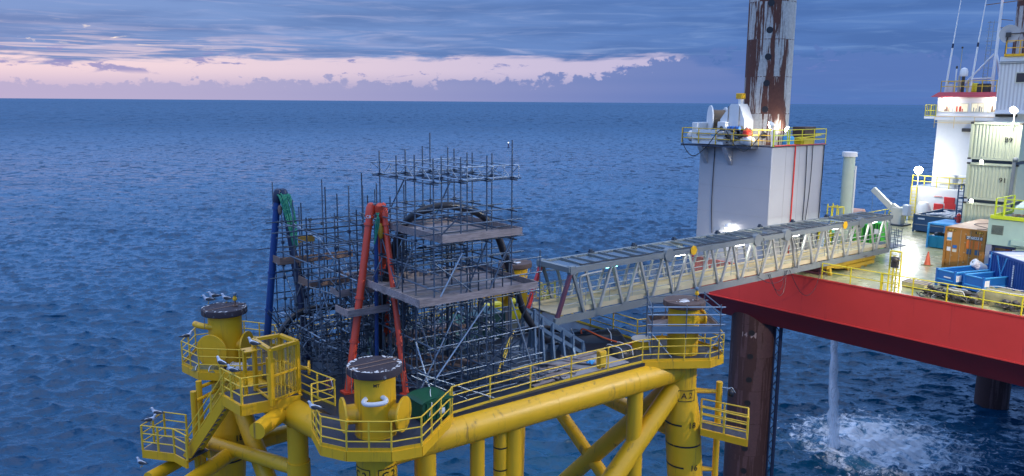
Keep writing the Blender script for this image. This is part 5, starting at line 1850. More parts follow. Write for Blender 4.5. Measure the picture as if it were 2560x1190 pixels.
# ---- jack house
ju0, ju1, jw0, jw1, jz = .03, 6.9, 2.75, 8.75, 28.05
T = Th('jack_house', 'tall grey-white steel jack house block round the near leg', 'jack house', BF, (3, 5.5, ZT))
mb = MB().box(ju0, ju1, jw0, jw1, ZT, jz)
wl = T.part('wall', mb, M['jack'], bevel=.04)
mb = MB()
for z in (21.3, 23.2, 25.1, 26.7):
    mb.box(ju0 - .012, ju1 + .012, jw0 - .012, jw1 + .012, z, z + .025)
for u in (1.75, 3.5, 5.2):
    mb.box(u, u + .02, jw0 - .014, jw0, ZT, jz)
T.part('weld_seam', mb, mat('seam_grey', (.36, .36, .37), .6), parent=wl)
mb = MB().box(ju0 - .8, ju0 - .02, 3.9, 9.9, jz - .12, jz + .0).box(ju0 - .0, ju1 + .1, jw0 - .1, jw1 + .1, jz + .005, jz + .06)
T.part('roof_walkway', mb, M['dgrate'])
for w_ in (8.0, 5.9):
    mb = MB().add([(ju0 - .02, w_, jz - .13), (ju0 - .95, w_, jz - .13), (ju0 - .02, w_, jz - 1.4), (ju0 - .02, w_ + .3, jz - .13), (ju0 - .95, w_ + .3, jz - .13), (ju0 - .02, w_ + .3, jz - 1.4)],
                  [(0, 1, 2), (5, 4, 3), (0, 3, 4, 1), (1, 4, 5, 2), (0, 2, 5, 3)])
    T.part('bracket', mb, M['jack'], smooth=0)
rz_ = jz + .06
mb = MB().rail([(ju0 - .75, 3.9, rz_), (ju0 - .75, 9.85, rz_), (ju0 + 2, 9.85, rz_)], sp=1.4, r=.03, rp=.04)
mb.rail([(ju0 - .75, 3.9, rz_), (ju0 + .05, 3.9, rz_), (ju0 + .05, jw0, rz_)], sp=1.4, r=.03, rp=.04)
T.part('railing', mb, M['yrail'])
mb = MB().rail([(ju0 + .05, jw0 - .02, rz_), (ju0 + 2.0, jw0 - .02, rz_)], sp=1.9, r=.035, rp=.05)
mb.tube((ju0 + 1.9, jw0, rz_), (ju0 + 1.7, jw0, rz_ + 1.1), .04)
T.part('railing', mb, M['ygreen'], label='lime yellow section of railing at the near corner')
mb = MB().rail([(ju0 + 2.0, jw0 - .02, rz_), (ju1, jw0 - .02, rz_), (ju1, jw1, rz_)], sp=1.9, r=.03, rp=.04)
mb.beam((ju1 - 3.2, jw0 + .5, rz_ + .45), (ju1 - .2, jw0 + .5, rz_ + .65), .6, .06)
T.part('railing', mb, M['ybar'])
T.part('red_pipe', MB().path([(ju0 + .1, jw0 - .09, rz_ + .05), (ju0 + 2.7, jw0 - .09, rz_ + .05), (ju0 + 2.75, jw0 - .09, rz_ - .2), (ju0 + 2.7, jw0 - .09, ZT + .1)], .05, n=8), M['red'])
T.part('red_pipe', MB().path([(ju0 + 2.7, jw0 - .05, rz_ + .02), (ju1, jw0 - .05, rz_ + .02)], .035, n=8), M['redp'])
T.part('hanging_hose', MB().path([(ju0 + 4.3, jw0 - .06, rz_), (ju0 + 4.35, jw0 - .10, 25), (ju0 + 4.3, jw0 - .06, ZT + 1)], .035, n=6, smooth=4), M['rubber'])
T.part('hanging_hose', MB().path([(ju0 + 5.1, jw0 - .06, rz_), (ju0 + 4.9, jw0 - .14, 25), (ju0 + 4.5, jw0 - .06, 21)], .03, n=6, smooth=4), M['rubber'])
T.part('hanging_hose', MB().path([(ju1 - .2, jw0 - .06, rz_), (ju1 - .3, jw0 - .10, 25), (ju1 - .3, jw0 - .06, 21)], .04, n=6, smooth=4), M['rubber'])
T.part('hanging_hose', MB().path([(ju0 - .05, 7.4, rz_), (ju0 - .06, 7.45, 24), (ju0 - .05, 7.3, 21.6)], .03, n=6, smooth=4), M['rubber'])
mb = MB()
mb.path([(ju0 - .8, 9.7, rz_ + 1.1), (ju0 - 1.0, 9.5, rz_ - .1), (ju0 - 1.0, 8.6, rz_ - .9), (ju0 - .95, 7.5, rz_ - .2), (ju0 - .9, 6.6, rz_ + .9), (ju0 - .9, 6.0, rz_ + 1.0)], .035, n=6, smooth=6)
mb.path([(ju0 - .9, 5.9, rz_ + 1.0), (ju0 - .95, 5.2, rz_ + .1), (ju0 - .9, 4.4, rz_ - .35), (ju0 - .6, 3.8, rz_ + .2), (ju0 - .1, 3.4, rz_ + 1.1)], .035, n=6, smooth=6)
T.part('hanging_hose', mb, M['rubber'])

# winch on the roof walkway
T = Th('winch', 'big white winch with a drum of brown wire rope on the jack house roof', 'winch', BF, (1.0, 8.0, rz_))
bu = .5
a_ = (.75, -.66, 0)
c_ = Vector((bu, 8.25, rz_ + 1.75))
mb = MB()
mb.lathe(c_, [(.98, -.10), (.98, 0)], n=36, axis=a_)
T.part('flange', mb, M['white'])
T.part('flange', MB().lathe(c_, [(.86, .98), (.86, 1.08)], n=36, axis=a_), M['white'])
T.part('rope_drum', MB().lathe(c_, [(.66, .001), (.68, .2), (.66, .5), (.68, .8), (.66, .978)], n=32, axis=a_), M['rope'])
mb = MB().box(bu - .9, bu + .8, 8.75, 9.25, rz_, rz_ + 1.5).box(bu - .8, bu + .9, 6.4, 7.1, rz_, rz_ + 1.6)
T.part('side_frame', mb, M['white'], bevel=.04)
mb = MB().box(bu - 1.15, bu - .8, 6.3, 9.0, rz_ + .35, rz_ + .55).box(bu - 1.2, bu - .8, 6.3, 8.8, rz_ + .8, rz_ + .98).box(bu - 1.15, bu + .8, 6.3, 9.0, rz_, rz_ + .2)
T.part('base_beam', mb, M['white'])
T.part('motor', MB().lathe((bu - .6, 9.2, rz_ + .5), [(.4, 0), (.4, .35), (.25, .5)], n=20, axis=(0, 1, 0)), M['white'])
T = Th('winch_hood', 'white steel hood with sloping shoulders standing between winch and leg', 'machinery hood', BF, (1.2, 6.2, rz_))
mb = MB()
pr = [(7.15, 0), (5.1, 0), (5.1, 1.7), (5.5, 2.55), (5.7, 2.85), (6.3, 2.85), (7.15, 1.75)]
n_ = len(pr)
mb.add([(0.1, p[0], rz_ + p[1]) for p in pr] + [(1.2, p[0], rz_ + p[1]) for p in pr], [tuple(range(n_ - 1, -1, -1)), tuple(range(n_, 2 * n_))] + [(i, (i + 1) % n_, n_ + (i + 1) % n_, n_ + i) for i in range(n_)])
T.part('hood_shell', mb, M['white'], smooth=0)
T.part('conduit', MB().tube((.06, 6.5, rz_ + .3), (.06, 6.45, rz_ + 2.7), .025, n=6).tube((.06, 5.55, rz_ + .3), (.06, 5.55, rz_ + 2.7), .025, n=6), M['rubber'])
T = Th('warning_light', 'amber-capped light box on top of the white hood', 'light box', BF, (.6, 5.9, rz_ + 2.85))
T.part('post', MB().box(.45, .75, 5.75, 5.95, rz_ + 2.84, rz_ + 3.2), M['white'])
T.part('lamp_box', MB().box(.38, .8, 5.6, 6.15, rz_ + 3.2, rz_ + 3.6), M['yel'], bevel=.04)
# pump set
T = Th('pump_set', 'cluster of pumps and motors in front of the leg on the jack house roof', 'pump set', BF, (0, 5.0, rz_))
rp_ = random.Random(6)
mb = MB()
for i in range(26):
    mb.blob((rp_.uniform(-.55, .3), rp_.uniform(4.6, 6.9), rz_ + rp_.uniform(.2, 1.25)), rp_.uniform(.08, .24), rp_.uniform(.08, .24), rp_.uniform(.08, .2), n=7, m=5)
for i in range(12):
    a = Vector((rp_.uniform(-.5, .3), rp_.uniform(4.4, 6.9), rz_ + rp_.uniform(.1, 1.2)))
    mb.tube(a, a + Vector((rp_.uniform(-.2, .2), rp_.uniform(-.6, .6), rp_.uniform(-.3, .5))), .05, n=6)
T.part('pump_body', mb, M['junk'])
mb = MB()
for y in (5.2, 5.55, 5.9):
    mb.lathe((-.3, y, rz_ + 1.15), [(.16, 0), (.16, .25)], n=12, axis=(0, 1, 0))
T.part('blue_motor', mb, M['skip'])
T.part('red_tank', MB().lathe((-.35, 4.55, rz_ + .62), [(.18, 0), (.30, .12), (.30, .38), (.15, .5), (.06, .56)], n=20), M['red'])
T.part('pale_cover', MB().blob((-.35, 4.35, rz_ + .32), .34, .42, .34, jit=.08, n=14, m=9).blob((-.2, 4.9, rz_ + .3), .25, .3, .28, jit=.08), M['white'])
mb = MB()
text(mb, 'M', (ju0, 0, 0), (0, -1, 0), (0, 0, 1), .01)


# floodlights
def flood(name, lab, fr, p, to, size, e, cone=120, mtn='lamp', col=(1, .94, .82), post=None, spot=True):
    t = Th(name, lab, 'floodlight', fr, (p[0], p[1], p[2]), group='lit floodlights of the ship')
    P, Q = Vector(p), Vector(to)
    d = (Q - P).normalized()
    t.part('housing', MB().lathe(P - d * size * .45, [(size * .2, 0), (size * .5, size * .3), (size * .53, size * .45)], n=20, axis=d), M['white'])
    t.part('lens', MB().lathe(P + d * .004, [(size * .48, 0), (size * .46, size * .08), (size * .3, size * .16)], n=20, axis=d), M[mtn])
    if post:
        t.part('post', MB().tube(P - d * size * .3, (P.x - d.x * size * .3, P.y - d.y * size * .3, post), .045, n=8), M['white'])
    if spot:
        q = P + d * .12
        light('SPOT', fr, tuple(q), e, col, size * .4, to, cone, .5)
    return t


flood('floodlight', 'white floodlight on the rail in front of the leg, tilted towards the winch', BF, (ju0 - .1, 2.95, rz_ + 1.45), (-1.0, 6.5, rz_ + .3), .5, 260, 110, post=rz_)
flood('floodlight', 'bright floodlight lying above the blue drum on the jack house roof', BF, (ju0 + 2.2, 3.1, rz_ + 1.15), (ju0 + 1.2, 3.9, rz_ + 1.9), .4, 35, 120, post=rz_)
flood('floodlight', 'lit floodlight low on the dark face of the jack house above the gangway', BF, (ju0 - .5, 5.6, 22.3), (ju0 - .1, 5.7, 20.4), .5, 200, 160, post=None)
single('drum', MB().lathe((ju0 + 2.8, 3.3, rz_), [(.38, 0), (.4, .1), (.4, .55), (.3, .65)], n=20), M['sky_b'], 'blue drum lying under the roof floodlight by the leg', 'drum', BF, (ju0 + 2.8, 3.3, rz_))
T = Th('equipment_box', 'weathered grey box on the far right corner of the jack house roof', 'box', BF, (ju1 - 1, 3.6, rz_))
T.part('box_body', MB().box(ju1 - 2.1, ju1 - .6, 3.2, 4.2, rz_ + .45, rz_ + 1.25), M['capw'], bevel=.03)
T.part('stand', MB().box(ju1 - 2.0, ju1 - .7, 3.3, 4.1, rz_, rz_ + .45), M['ybar'])

# ---- exhaust stack
q = BF.at(2114, 520, d=64)
T = Th('exhaust_stack', 'pale green cylindrical exhaust stack with a flat cap', 'exhaust stack', BF, (q[0], q[1], ZT))
T.part('pipe', MB().lathe((q[0], q[1], 0), [(.44, ZT), (.44, 27.0)], n=28), mat('pale_green_stack', (.42, .50, .40), .5, var=.12, dirt=(.3, .22, .12), damt=.45, dscale=1.2, streak=True))
T.part('cap', MB().lathe((q[0], q[1], 0), [(.50, 26.9), (.56, 26.92), (.56, 27.25), (.50, 27.3)], n=28), M['white'])
T.part('side_pipe', MB().tube((q[0] + .2, q[1] - .48, ZT), (q[0] + .2, q[1] - .48, 26.2), .07, n=8), M['white'])
# yellow handrail frame by the jack house
q = BF.at(2066, 560, d=62)
T = Th('rail_tower', 'yellow rail frame rising behind the gangway right of the jack house', 'ladder frame', BF, (q[0], q[1], ZT))
mb = MB()
for k in (0, .35, .9):
    for j in (0, .8):
        mb.tube((q[0] + j, q[1] - k, ZT), (q[0] + j, q[1] - k, 23.4 - .3 * k), .05, n=6)
for z in (21, 22.2, 23.2):
    mb.tube((q[0], q[1], z), (q[0], q[1] - .9, z), .04, n=6).tube((q[0] + .8, q[1], z), (q[0] + .8, q[1] - .9, z), .04, n=6).tube((q[0], q[1] - .9, z), (q[0] + .8, q[1] - .9, z), .04, n=6)
T.part('rail_frame', mb, M['ybar'])
# white/yellow post beside the green units
for px_, lab, m_ in ((2048, 'yellow post standing behind the gangway', 'ybar'),):
    q = BF.at(px_, 600, d=58)
    single('post', MB().tube((q[0], q[1], ZT), (q[0], q[1], 22.6), .12, n=10), M[m_], lab, 'post', BF, (q[0], q[1], ZT))
# green lockers
for i, (pa, pb_, pt, lab) in enumerate(((2106, 2140, 562, 'bright green cabinet with a black number seen through the gangway'), (2146, 2180, 558, 'bright green cabinet beside the red pipe, seen through the gangway'),
                                        (2184, 2206, 556, 'ribbed bright green cabinet with a white label at the gangway end'), (2064, 2088, 578, 'darker green cabinet at the left behind the yellow post'))):
    u0 = 13.2 + i * .2
    qa, qb = BF.at(pa, pt, u=u0), BF.at(pb_, pt, u=u0)
    T = Th('green_cabinet', lab, 'cabinet', BF, (u0, (qa[1] + qb[1]) / 2, ZT))
    T.part('cabinet_body', MB().box(u0, u0 + 1.0, qb[1], qa[1], ZT, qa[2]), M['bgrn'], bevel=.03)
    wd = (qa[1] - qb[1])
    for k in range(3):
        y = qb[1] + (k + .5) * wd / 3
        T.part('door_rib', MB().box(u0 - .06, u0, y - .05, y + .05, ZT + .1, qa[2] - .1), M['grnbox'])
    if i == 0:
        mb = MB()
        text(mb, '5', (u0 - .07, qa[1] - .35, ZT + 1.3), (0, -1, 0), (0, 0, 1), .6)
        T.part('lettering', mb, M['black'])
    if i == 2:
        T.part('paper_label', MB().box(u0 - .08, u0 - .065, qb[1] + .2, qb[1] + .55, ZT + 1.3, ZT + 1.7), M['whitep'])
q = BF.at(2156, 600, u=14.6)
single('red_pipe', MB().tube((14.6, q[1] - .1, ZT), (14.6, q[1] + .15, ZT + 2.3), .13, n=12), M['red'], 'red slanting pipe between the two green cabinets', 'pipe', BF, (14.6, q[1], ZT))
# scaffold hand frame at gangway end
q = BF.at(2238, 650, z=ZT)
T = Th('end_railing', 'grey tubular railing closing the ship end of the gangway', 'railing', BF, (q[0], q[1], ZT))
g1 = GF.W(GL + .2, 0, GZ)
e1 = BF.L(g1)
mb = MB().rail([(e1[0], e1[1], GZ + .3), (e1[0] + 1.3, e1[1] - .2, GZ + .3), (e1[0] + 2.2, e1[1] + 1.8, GZ + .3)], h=1.3, sp=.5, r=.022)
T.part('rail_frame', mb, M['steel'])
T.part('leg', MB().tube((e1[0] + 1.3, e1[1] - .2, ZT), (e1[0] + 1.3, e1[1] - .2, GZ + .3), .03, n=6).tube((e1[0] + 2.2, e1[1] + 1.8, ZT), (e1[0] + 2.2, e1[1] + 1.8, GZ + .3), .03, n=6).tube((e1[0] + .1, e1[1] - .1, ZT), (e1[0] + .1, e1[1] - .1, GZ + .3), .03, n=6), M['steel'])
T.part('step_plate', MB().box(e1[0] - .1, e1[0] + 2.1, e1[1] - .2, e1[1] + 1.7, GZ + .24, GZ + .30), M['steeld'])
# yellow gangway support cradle
T = Th('gangway_cradle', 'oily yellow cradle carrying the ship end of the gangway', 'cradle', BF, (8, -2.3, ZT))
cA, cB = BF.at(2140, 672, z=ZT), BF.at(2225, 668, z=ZT)
m0 = BF.L(GF.W(23.5, .4, 0))
m1 = BF.L(GF.W(29.5, .4, 0))
mb = MB()
ux = Vector((m1[0] - m0[0], m1[1] - m0[1], 0)).normalized()
uy = Vector((-ux.y, ux.x, 0))
o_ = Vector((m0[0], m0[1], 0))


def cp(a, b, z):
    v = o_ + ux * a + uy * b
    return (v.x, v.y, z)


for b in (-.1, 1.6):
    mb.beam(cp(.0, b, ZT + .62), cp(6.4, b, ZT + .62), .30, .30)
    mb.beam(cp(.4, b - .2, ZT), cp(.4, b, ZT + .7), .22, .22)
    for a in (3.2, 4.0, 4.8, 5.6):
        mb.beam(cp(a - .25, b, ZT), cp(a + .1, b, ZT + .65), .12, .16)
    mb.beam(cp(1.2, b, ZT + .5), cp(4.4, b, ZT + .18), .16, .3)
    mb.beam(cp(2.6, b, ZT + .3), cp(6.2, b, ZT + .3), .4, .26)
for a in (.4, 3, 5.8):
    mb.beam(cp(a, -.1, ZT + .66), cp(a, 1.6, ZT + .66), .16, .12)
T.part('cradle_frame', mb, mat('oily_yellow', (.42, .27, .02), .45, var=.4, scale=2, dirt=(.10, .06, .02), damt=.6, dscale=2))
T.part('sandbag_row', MB().blob(cp(4.6, -.2, ZT + .86), .9, .3, .12, jit=.2, seed=3).blob(cp(5.6, -.2, ZT + .86), .6, .3, .12, jit=.2, seed=4), M['capw'])

# tall yellow boarding ladders at the rail
T = Th('boarding_ladder', 'tall yellow tube ladder frame standing at the ship rail', 'ladder frame', BF, (.6, -6.0, ZT))
lA, lB = BF.at(2226, 640, u=.55), BF.at(2254, 640, u=.55)
lC, lD = BF.at(2206, 700, u=.35), BF.at(2262, 640, u=.75)
mb = MB()
for p in (lA, lB):
    mb.tube((p[0], p[1], ZT), (p[0], p[1], ZT + 2.5), .05, n=8)
mb.tube((lA[0], lA[1], ZT + 2.5), (lB[0], lB[1], ZT + 2.5), .05, n=8)
for i in range(1, 9):
    z = ZT + i * .28
    mb.tube((lA[0], lA[1], z), (lB[0], lB[1], z), .02, n=6)
mid_ = (lA[1] + lB[1]) / 2
mb.tube((lA[0], mid_ + .1, ZT), (lA[0], mid_ + .1, ZT + 2.2), .05, n=8).tube((lA[0], mid_ - .1, ZT), (lA[0], mid_ - .1, ZT + 1.9), .04, n=8)
T.part('ladder_frame', mb, M['ybar'])
mb = MB()
for p in ((lC[0], lC[1]), (lC[0], lC[1] - .35)):
    mb.tube((*p, ZT), (*p, ZT + 1.05), .045, n=8)
mb.tube((lC[0], lC[1], ZT + 1.05), (lC[0], lC[1] - .35, ZT + 1.05), .045, n=8)
T.part('gate', mb, M['ybar'])
T.part('winch_block', MB().box(lA[0] - .15, lA[0] + .15, mid_ - .16, mid_ + .2, ZT + 1.5, ZT + 2.15).blob((lA[0] - .1, mid_, ZT + 2.0), .18, .2, .2, jit=.15), M['junk'])
# wooden pallet
q = BF.at(2282, 722, z=ZT)
T = Th('pallet_crate', 'pale wooden pallet crate on the deck behind the rail', 'pallet', BF, (q[0], q[1], ZT))
mb = MB().box(q[0], q[0] + 1.1, q[1] - .7, q[1] + .7, ZT + .08, ZT + .34)
T.part('crate_body', mb, mat('pale_yellow_wood', (.42, .38, .16), .7, var=.2), bevel=.01)
mb = MB()
for i in range(6):
    mb.box(q[0] - .03, q[0] + 1.13, q[1] - .72 + i * .27, q[1] - .58 + i * .27, ZT + .345, ZT + .37)
T.part('slat', mb, M['wood'], smooth=0)
T.part('skid', MB().box(q[0], q[0] + 1.1, q[1] - .65, q[1] - .5, ZT, ZT + .08).box(q[0], q[0] + 1.1, q[1] + .5, q[1] + .65, ZT, ZT + .08), M['woodb'])
# cone
q = BF.at(2318, 663, z=ZT)
T = Th('traffic_cone', 'orange traffic cone alone on the wet bright deck', 'traffic cone', BF, (q[0], q[1], ZT))
T.part('cone_body', MB().lathe((q[0], q[1], ZT), [(.22, .04), (.05, .95), (.04, 1.0)], n=18), mat('cone_orange', (.75, .14, .06), .5))
T.part('base', MB().box(q[0] - .3, q[0] + .3, q[1] - .3, q[1] + .3, ZT, ZT + .04), M['tarp'])

# ---- davit crane
q = BF.at(2243, 562, z=ZT)
T = Th('davit_crane', 'white davit crane with a long raised jib on the open deck', 'crane', BF, (q[0], q[1], ZT))
u0, w0 = q[0], q[1]
T.part('pedestal', MB().beam((u0, w0, ZT), (u0, w0, 21.3), 1.0, .9), M['cream'], bevel=.05)
j1 = BF.at(2228, 520, u=u0)
j2 = BF.at(2183, 472, u=u0)
T.part('jib', MB().beam((u0, w0 + .1, 21.0), (u0, j1[1], j1[2] + .2), .5, .7).beam((u0, j1[1] - .1, j1[2]), (u0, j2[1], j2[2]), .42, .52), M['cream'], bevel=.03)
T.part('counter_box', MB().box(u0 - .35, u0 + .35, w0 - 1.05, w0 - .5, 20.6, 21.6), M['white'], bevel=.03)
T.part('base_plate', MB().box(u0 - .9, u0 + .9, w0 - .9, w0 + .9, ZT, ZT + .12), M['steeld'])
T.part('hoist_wire', MB().tube((u0, j2[1], j2[2]), (u0, j2[1] - .05, 20.2), .02, n=5), M['steelb'])
# life-raft cradles (pale orange / white things left of the davit)
# raft canister + orange kit
T = Th('life_raft', 'pale orange life raft canister behind the gangway roof', 'life raft', BF, (25, 9, ZT))
q = BF.at(2135, 535, u=25)
T.part('canister', MB().lathe((25, q[1] - 1.0, 20.8), [(.3, 0), (.45, .1), (.45, 1.9), (.3, 2.0)], n=20, axis=(0, 1, 0)), mat('pale_orange', (.6, .35, .25), .6))
T.part('chock', MB().box(24.8, 25.2, q[1] - .7, q[1] + .7, ZT, 20.45), M['ybar'])
# yellow side railing beyond davit
T = Th('side_railing', 'yellow railing at the deck edge between davit and deckhouse', 'railing', BF, (31, 8.0, ZT))
T.part('rail_frame', MB().rail([(29.5, 8.0, ZT), (33.2, 8.0, ZT)], sp=1.2, r=.05, rp=.06).box(31.8, 33.0, 7.4, 8.2, ZT + .9, ZT + 1.3), M['ybar'])


# ================================================================== CARGO ON THE SHIP'S DECK
def skip(name, lab, o, rz, L, Wd, H, mt, rim, taper=.08, group=None, ribs=0, inside=None):
    """open steel skip; local x = length, y = width, origin at a front corner"""
    t = Th(name, lab, 'skip', BF, o, group=group, own=True, rz=rz)
    th = .06
    mb = MB()
    mb.box(0, L, 0, th, .12, H).box(0, L, Wd - th, Wd, .12, H).box(0, th, th, Wd - th, .12, H).box(L - th, L, th, Wd - th, .12, H)
    mb.box(th, L - th, th, Wd - th, .12, .18)
    t.part('tub', mb, mt, smooth=0)
    mb = MB()
    for a, b in (((0, 0), (L, 0)), ((L, 0), (L, Wd)), ((L, Wd), (0, Wd)), ((0, Wd), (0, 0))):
        mb.beam((*a, H + .02), (*b, H + .02), .11, .06)
    mb.beam((0, -.02, H * .45), (L, -.02, H * .45), .05, .06).beam((-.02, 0, H * .45), (-.02, Wd, H * .45), .05, .06)
    t.part('rim', mb, rim)
    for a in ((.0, .0), (L, 0), (0, Wd), (L, Wd)):
        t.part('corner_post', MB().box(a[0] - .06, a[0] + .06, a[1] - .06, a[1] + .06, 0, H + .1), mt)
    mb = MB().box(.2, L - .2, .15, .3, 0, .12).box(.2, L - .2, Wd - .3, Wd - .15, 0, .12)
    t.part('skid', mb, M['junk'])
    return t


# brown shipping container
bo = (10.97, -4.63, ZT)
brz = 0.0
T = Th('shipping_container', 'orange-brown shipping container with door stickers and the number 296023 8', 'container', BF, bo, own=True, rz=brz)
# local: x into depth, doors at x=0, width along -y
CL, CW, CH = 6.06, 2.50, 2.92
mb = MB()
mb.box(.06, CL, -CW, -.0, .12, CH - .02)
bodyp = T.part('body', mb, M['brown'], smooth=0)
mb = MB()
for y in (.03, -CW - .03):
    n_ = 22
    for i in range(n_):
        x = .3 + (CL - .5) * i / n_
        mb.box(x, x + (CL - .5) / n_ * .5, min(y, y - .03 if y > 0 else y), max(y, 0) if y > 0 else -CW, .2, CH - .15)
T.part('corrugated_side', mb, M['brown'], smooth=0)
mb = MB()
for y in (.0, -CW):
    for x in (0.02, CL):
        mb.box(x - .07, x + .07, y - .08, y + .08, 0, CH)
mb.box(.0, .08, -CW, 0, CH - .14, CH - .005).box(.0, .08, -CW, 0, 0.02, .16).box(0, CL, -.06, .06, CH - .13, CH - .003).box(0, CL, -CW - .06, -CW + .06, CH - .13, CH - .003).box(0, CL, -CW - .06, -CW + .06, 0.02, .15)
T.part('frame', mb, M['brown'], smooth=0)
rp = T.part('roof', MB().box(.05, CL, -CW + .02, -.02, CH - .03, CH + .012), M['broof'], smooth=0)
T.part('roof_hose', MB().path([(.2, -1.9, CH + .03), (.4, -2.3, CH + .03), (1.2, -2.2, CH + .03), (2.4, -.9, CH + .03), (3.6, -1.4, CH + .03), (4.6, -2.2, CH + .03)], .025, n=5, smooth=5), M['rubber'], parent=rp)
mb = MB()
for y0, y1 in ((-.10, -1.28), (-1.34, -CW + .10)):
    mb.box(.03, .055, y1, y0, .2, CH - .18)
dr = T.part('door', mb, M['brown'], smooth=0)
mb = MB()
for y in (-.42, -.98, -1.62, -2.18):
    mb.tube((-.0, y, .18), (-.0, y, CH - .16), .022, n=6)
    mb.box(-.04, .0, y - .12, y + .02, .9, .95)
for y in (-.1, -1.3, -CW + .1):
    for z in (.5, 1.2, 1.9, 2.5):
        mb.box(-.01, .03, y - .05, y + .05, z, z + .07)
T.part('locking_bar', mb, mat('worn_brown_bar', (.42, .30, .17), .5), parent=dr)
mb = MB()
for j in range(5):
    for y in (-.12, -1.98):
        mb.add([(-.012, y - .1 * j, CH - .14), (-.012, y - .1 * j - .05, CH - .14), (-.012, y - .1 * j - .10, CH - .26), (-.012, y - .1 * j - .05, CH - .26)], [(0, 1, 2, 3)])
T.part('hazard_stripe', mb, M['yel'], smooth=0)
T.part('hazard_backing', MB().box(-.008, .0, -.62, -.08, CH - .28, CH - .12).box(-.008, 0, -CW + .08, -1.9, CH - .28, CH - .12), M['black'])


def sticker(x, y0, y1, z0, z1, m, nm='sticker'):
    T.part(nm, MB().box(x, x + .004, min(y0, y1), max(y0, y1), z0, z1), M[m], parent=dr, smooth=0)


sticker(.018, -.08, -.40, 1.95, 2.55, 'whitep')
sticker(.012, -.09, -.39, 2.0, 2.18, 'sky_b')
sticker(.018, -.12, -.38, 1.2, 1.5, 'whitep')
sticker(.018, -.5, -.78, 1.45, 1.66, 'skip')
sticker(.018, -.5, -.78, 1.18, 1.38, 'cream')
for y in (-1.42, -1.9):
    sticker(.018, y, y - .42, 1.55, 2.15, 'brown')
mo = mat('fresh_orange_patch', (.60, .15, .02), .5)
for y in (-1.38, -1.90):
    T.part('orange_patch', MB().box(.014, .018, y - .42, y, 1.55, 2.12), mo, parent=dr)
    T.part('data_plate', MB().box(.006, .012, y - .36, y - .06, 1.15, 1.5), M['skipd'], parent=dr)
T.part('number_panel', MB().box(.008, .012, -2.42, -1.34, 2.2, 2.42), M['skipd'], parent=dr)
mb = MB()
text(mb, '296023 8', (.004, -1.88, 2.31), (0, -1, 0), (0, 0, 1), .26)
T.part('lettering', mb, M['whitep'], parent=dr)
mb = MB()
mb.box(.3, .75, -CW - .068, -CW - .06, 2.0, 2.55)
T.part('sticker', mb, M['whitep'])
T.part('sticker', MB().box(.34, .7, -CW - .075, -CW - .069, 2.38, 2.5).box(.34, .7, -CW - .075, -CW - .069, 2.04, 2.18), M['skip'])

# stack of three pale green modules
sA = BF.at(2433, 305, u=19.0)
sB = BF.at(2546, 318, u=19.0)
sw0, sw1 = sA[1], sB[1] - .2
zt = sA[2]
lv = 3.1
SH = 2.86
slab = [('pale green ribbed module with 91 on it, middle of the stack', '91'), ('pale green ribbed module at the bottom of the stack, no number showing', None), ('cream-lit ribbed module marked B9 on top of the stack', 'B9')]
for i, z1 in enumerate((zt, zt - lv, zt - 2 * lv)):
    lab, tx = (slab[2], slab[0], slab[1])[i]
    T = Th('stacked_module', lab, 'container', BF, (19.0, sw0, z1 - SH), group='pale modules stacked three high')
    mb = MB().box(19.06, 25.0, sw1, sw0, z1 - SH + .02, z1 - .02)
    T.part('body', mb, M['contg'], smooth=0)
    mb = MB()
    n_ = 12
    for k_ in range(n_):
        w_ = sw0 - .2 - (sw0 - sw1 - .4) * k_ / n_
        b_ = (sw0 - sw1 - .4) / n_
        mb.add([(19.06, w_, z1 - SH + .18), (19.0, w_ - b_ * .2, z1 - SH + .18), (19.0, w_ - b_ * .55, z1 - SH + .18), (19.06, w_ - b_ * .75, z1 - SH + .18),
                (19.06, w_, z1 - .18), (19.0, w_ - b_ * .2, z1 - .18), (19.0, w_ - b_ * .55, z1 - .18), (19.06, w_ - b_ * .75, z1 - .18)], [(0, 1, 5, 4), (1, 2, 6, 5), (2, 3, 7, 6)])
    T.part('corrugated_side', mb, M['contg'], smooth=0)
    mb = MB()
    for w_ in (sw0, sw1):
        mb.box(18.93, 19.1, w_ - .09, w_ + .09, z1 - SH, z1)
    mb.box(18.94, 19.08, sw1, sw0, z1 - .17, z1 - .01).box(18.94, 19.08, sw1, sw0, z1 - SH + .01, z1 - SH + .16)
    T.part('frame', mb, M['contg'], smooth=0)
    for w_, zz in ((sw0, z1 - .13), (sw0, z1 - SH - .004), (sw1, z1 - .13)):
        T.part('corner_casting', MB().box(18.9, 19.12, w_ - .12, w_ + .12, zz, zz + .13), M['junk'])
    mb = MB().box(19.2, 24.8, sw1 + .1, sw0 - .1, z1 - SH - (lv - SH) + .005, z1 - SH - .005)
    T.part('spacer', mb, M['steeld'])
    if tx:
        mb = MB()
        text(mb, tx, (18.96, sw1 + (.75 if tx == 'B9' else .85), z1 - 1.25 - (.05 if tx == 'B9' else 0)), (0, -1, 0), (0, 0, 1), .52)
        T.part('lettering', mb, M['black'])
single('stack_support', MB().box(19.2, 24.8, sw1 + .1, sw0 - .1, ZT, zt - 2 * lv - SH - (lv - SH) + .0).box(19.1, 19.2, sw1, sw0, ZT, ZT + .1), M['steeld'], 'dark base frame under the stack of pale modules', 'base frame', BF, (19, sw0, ZT))
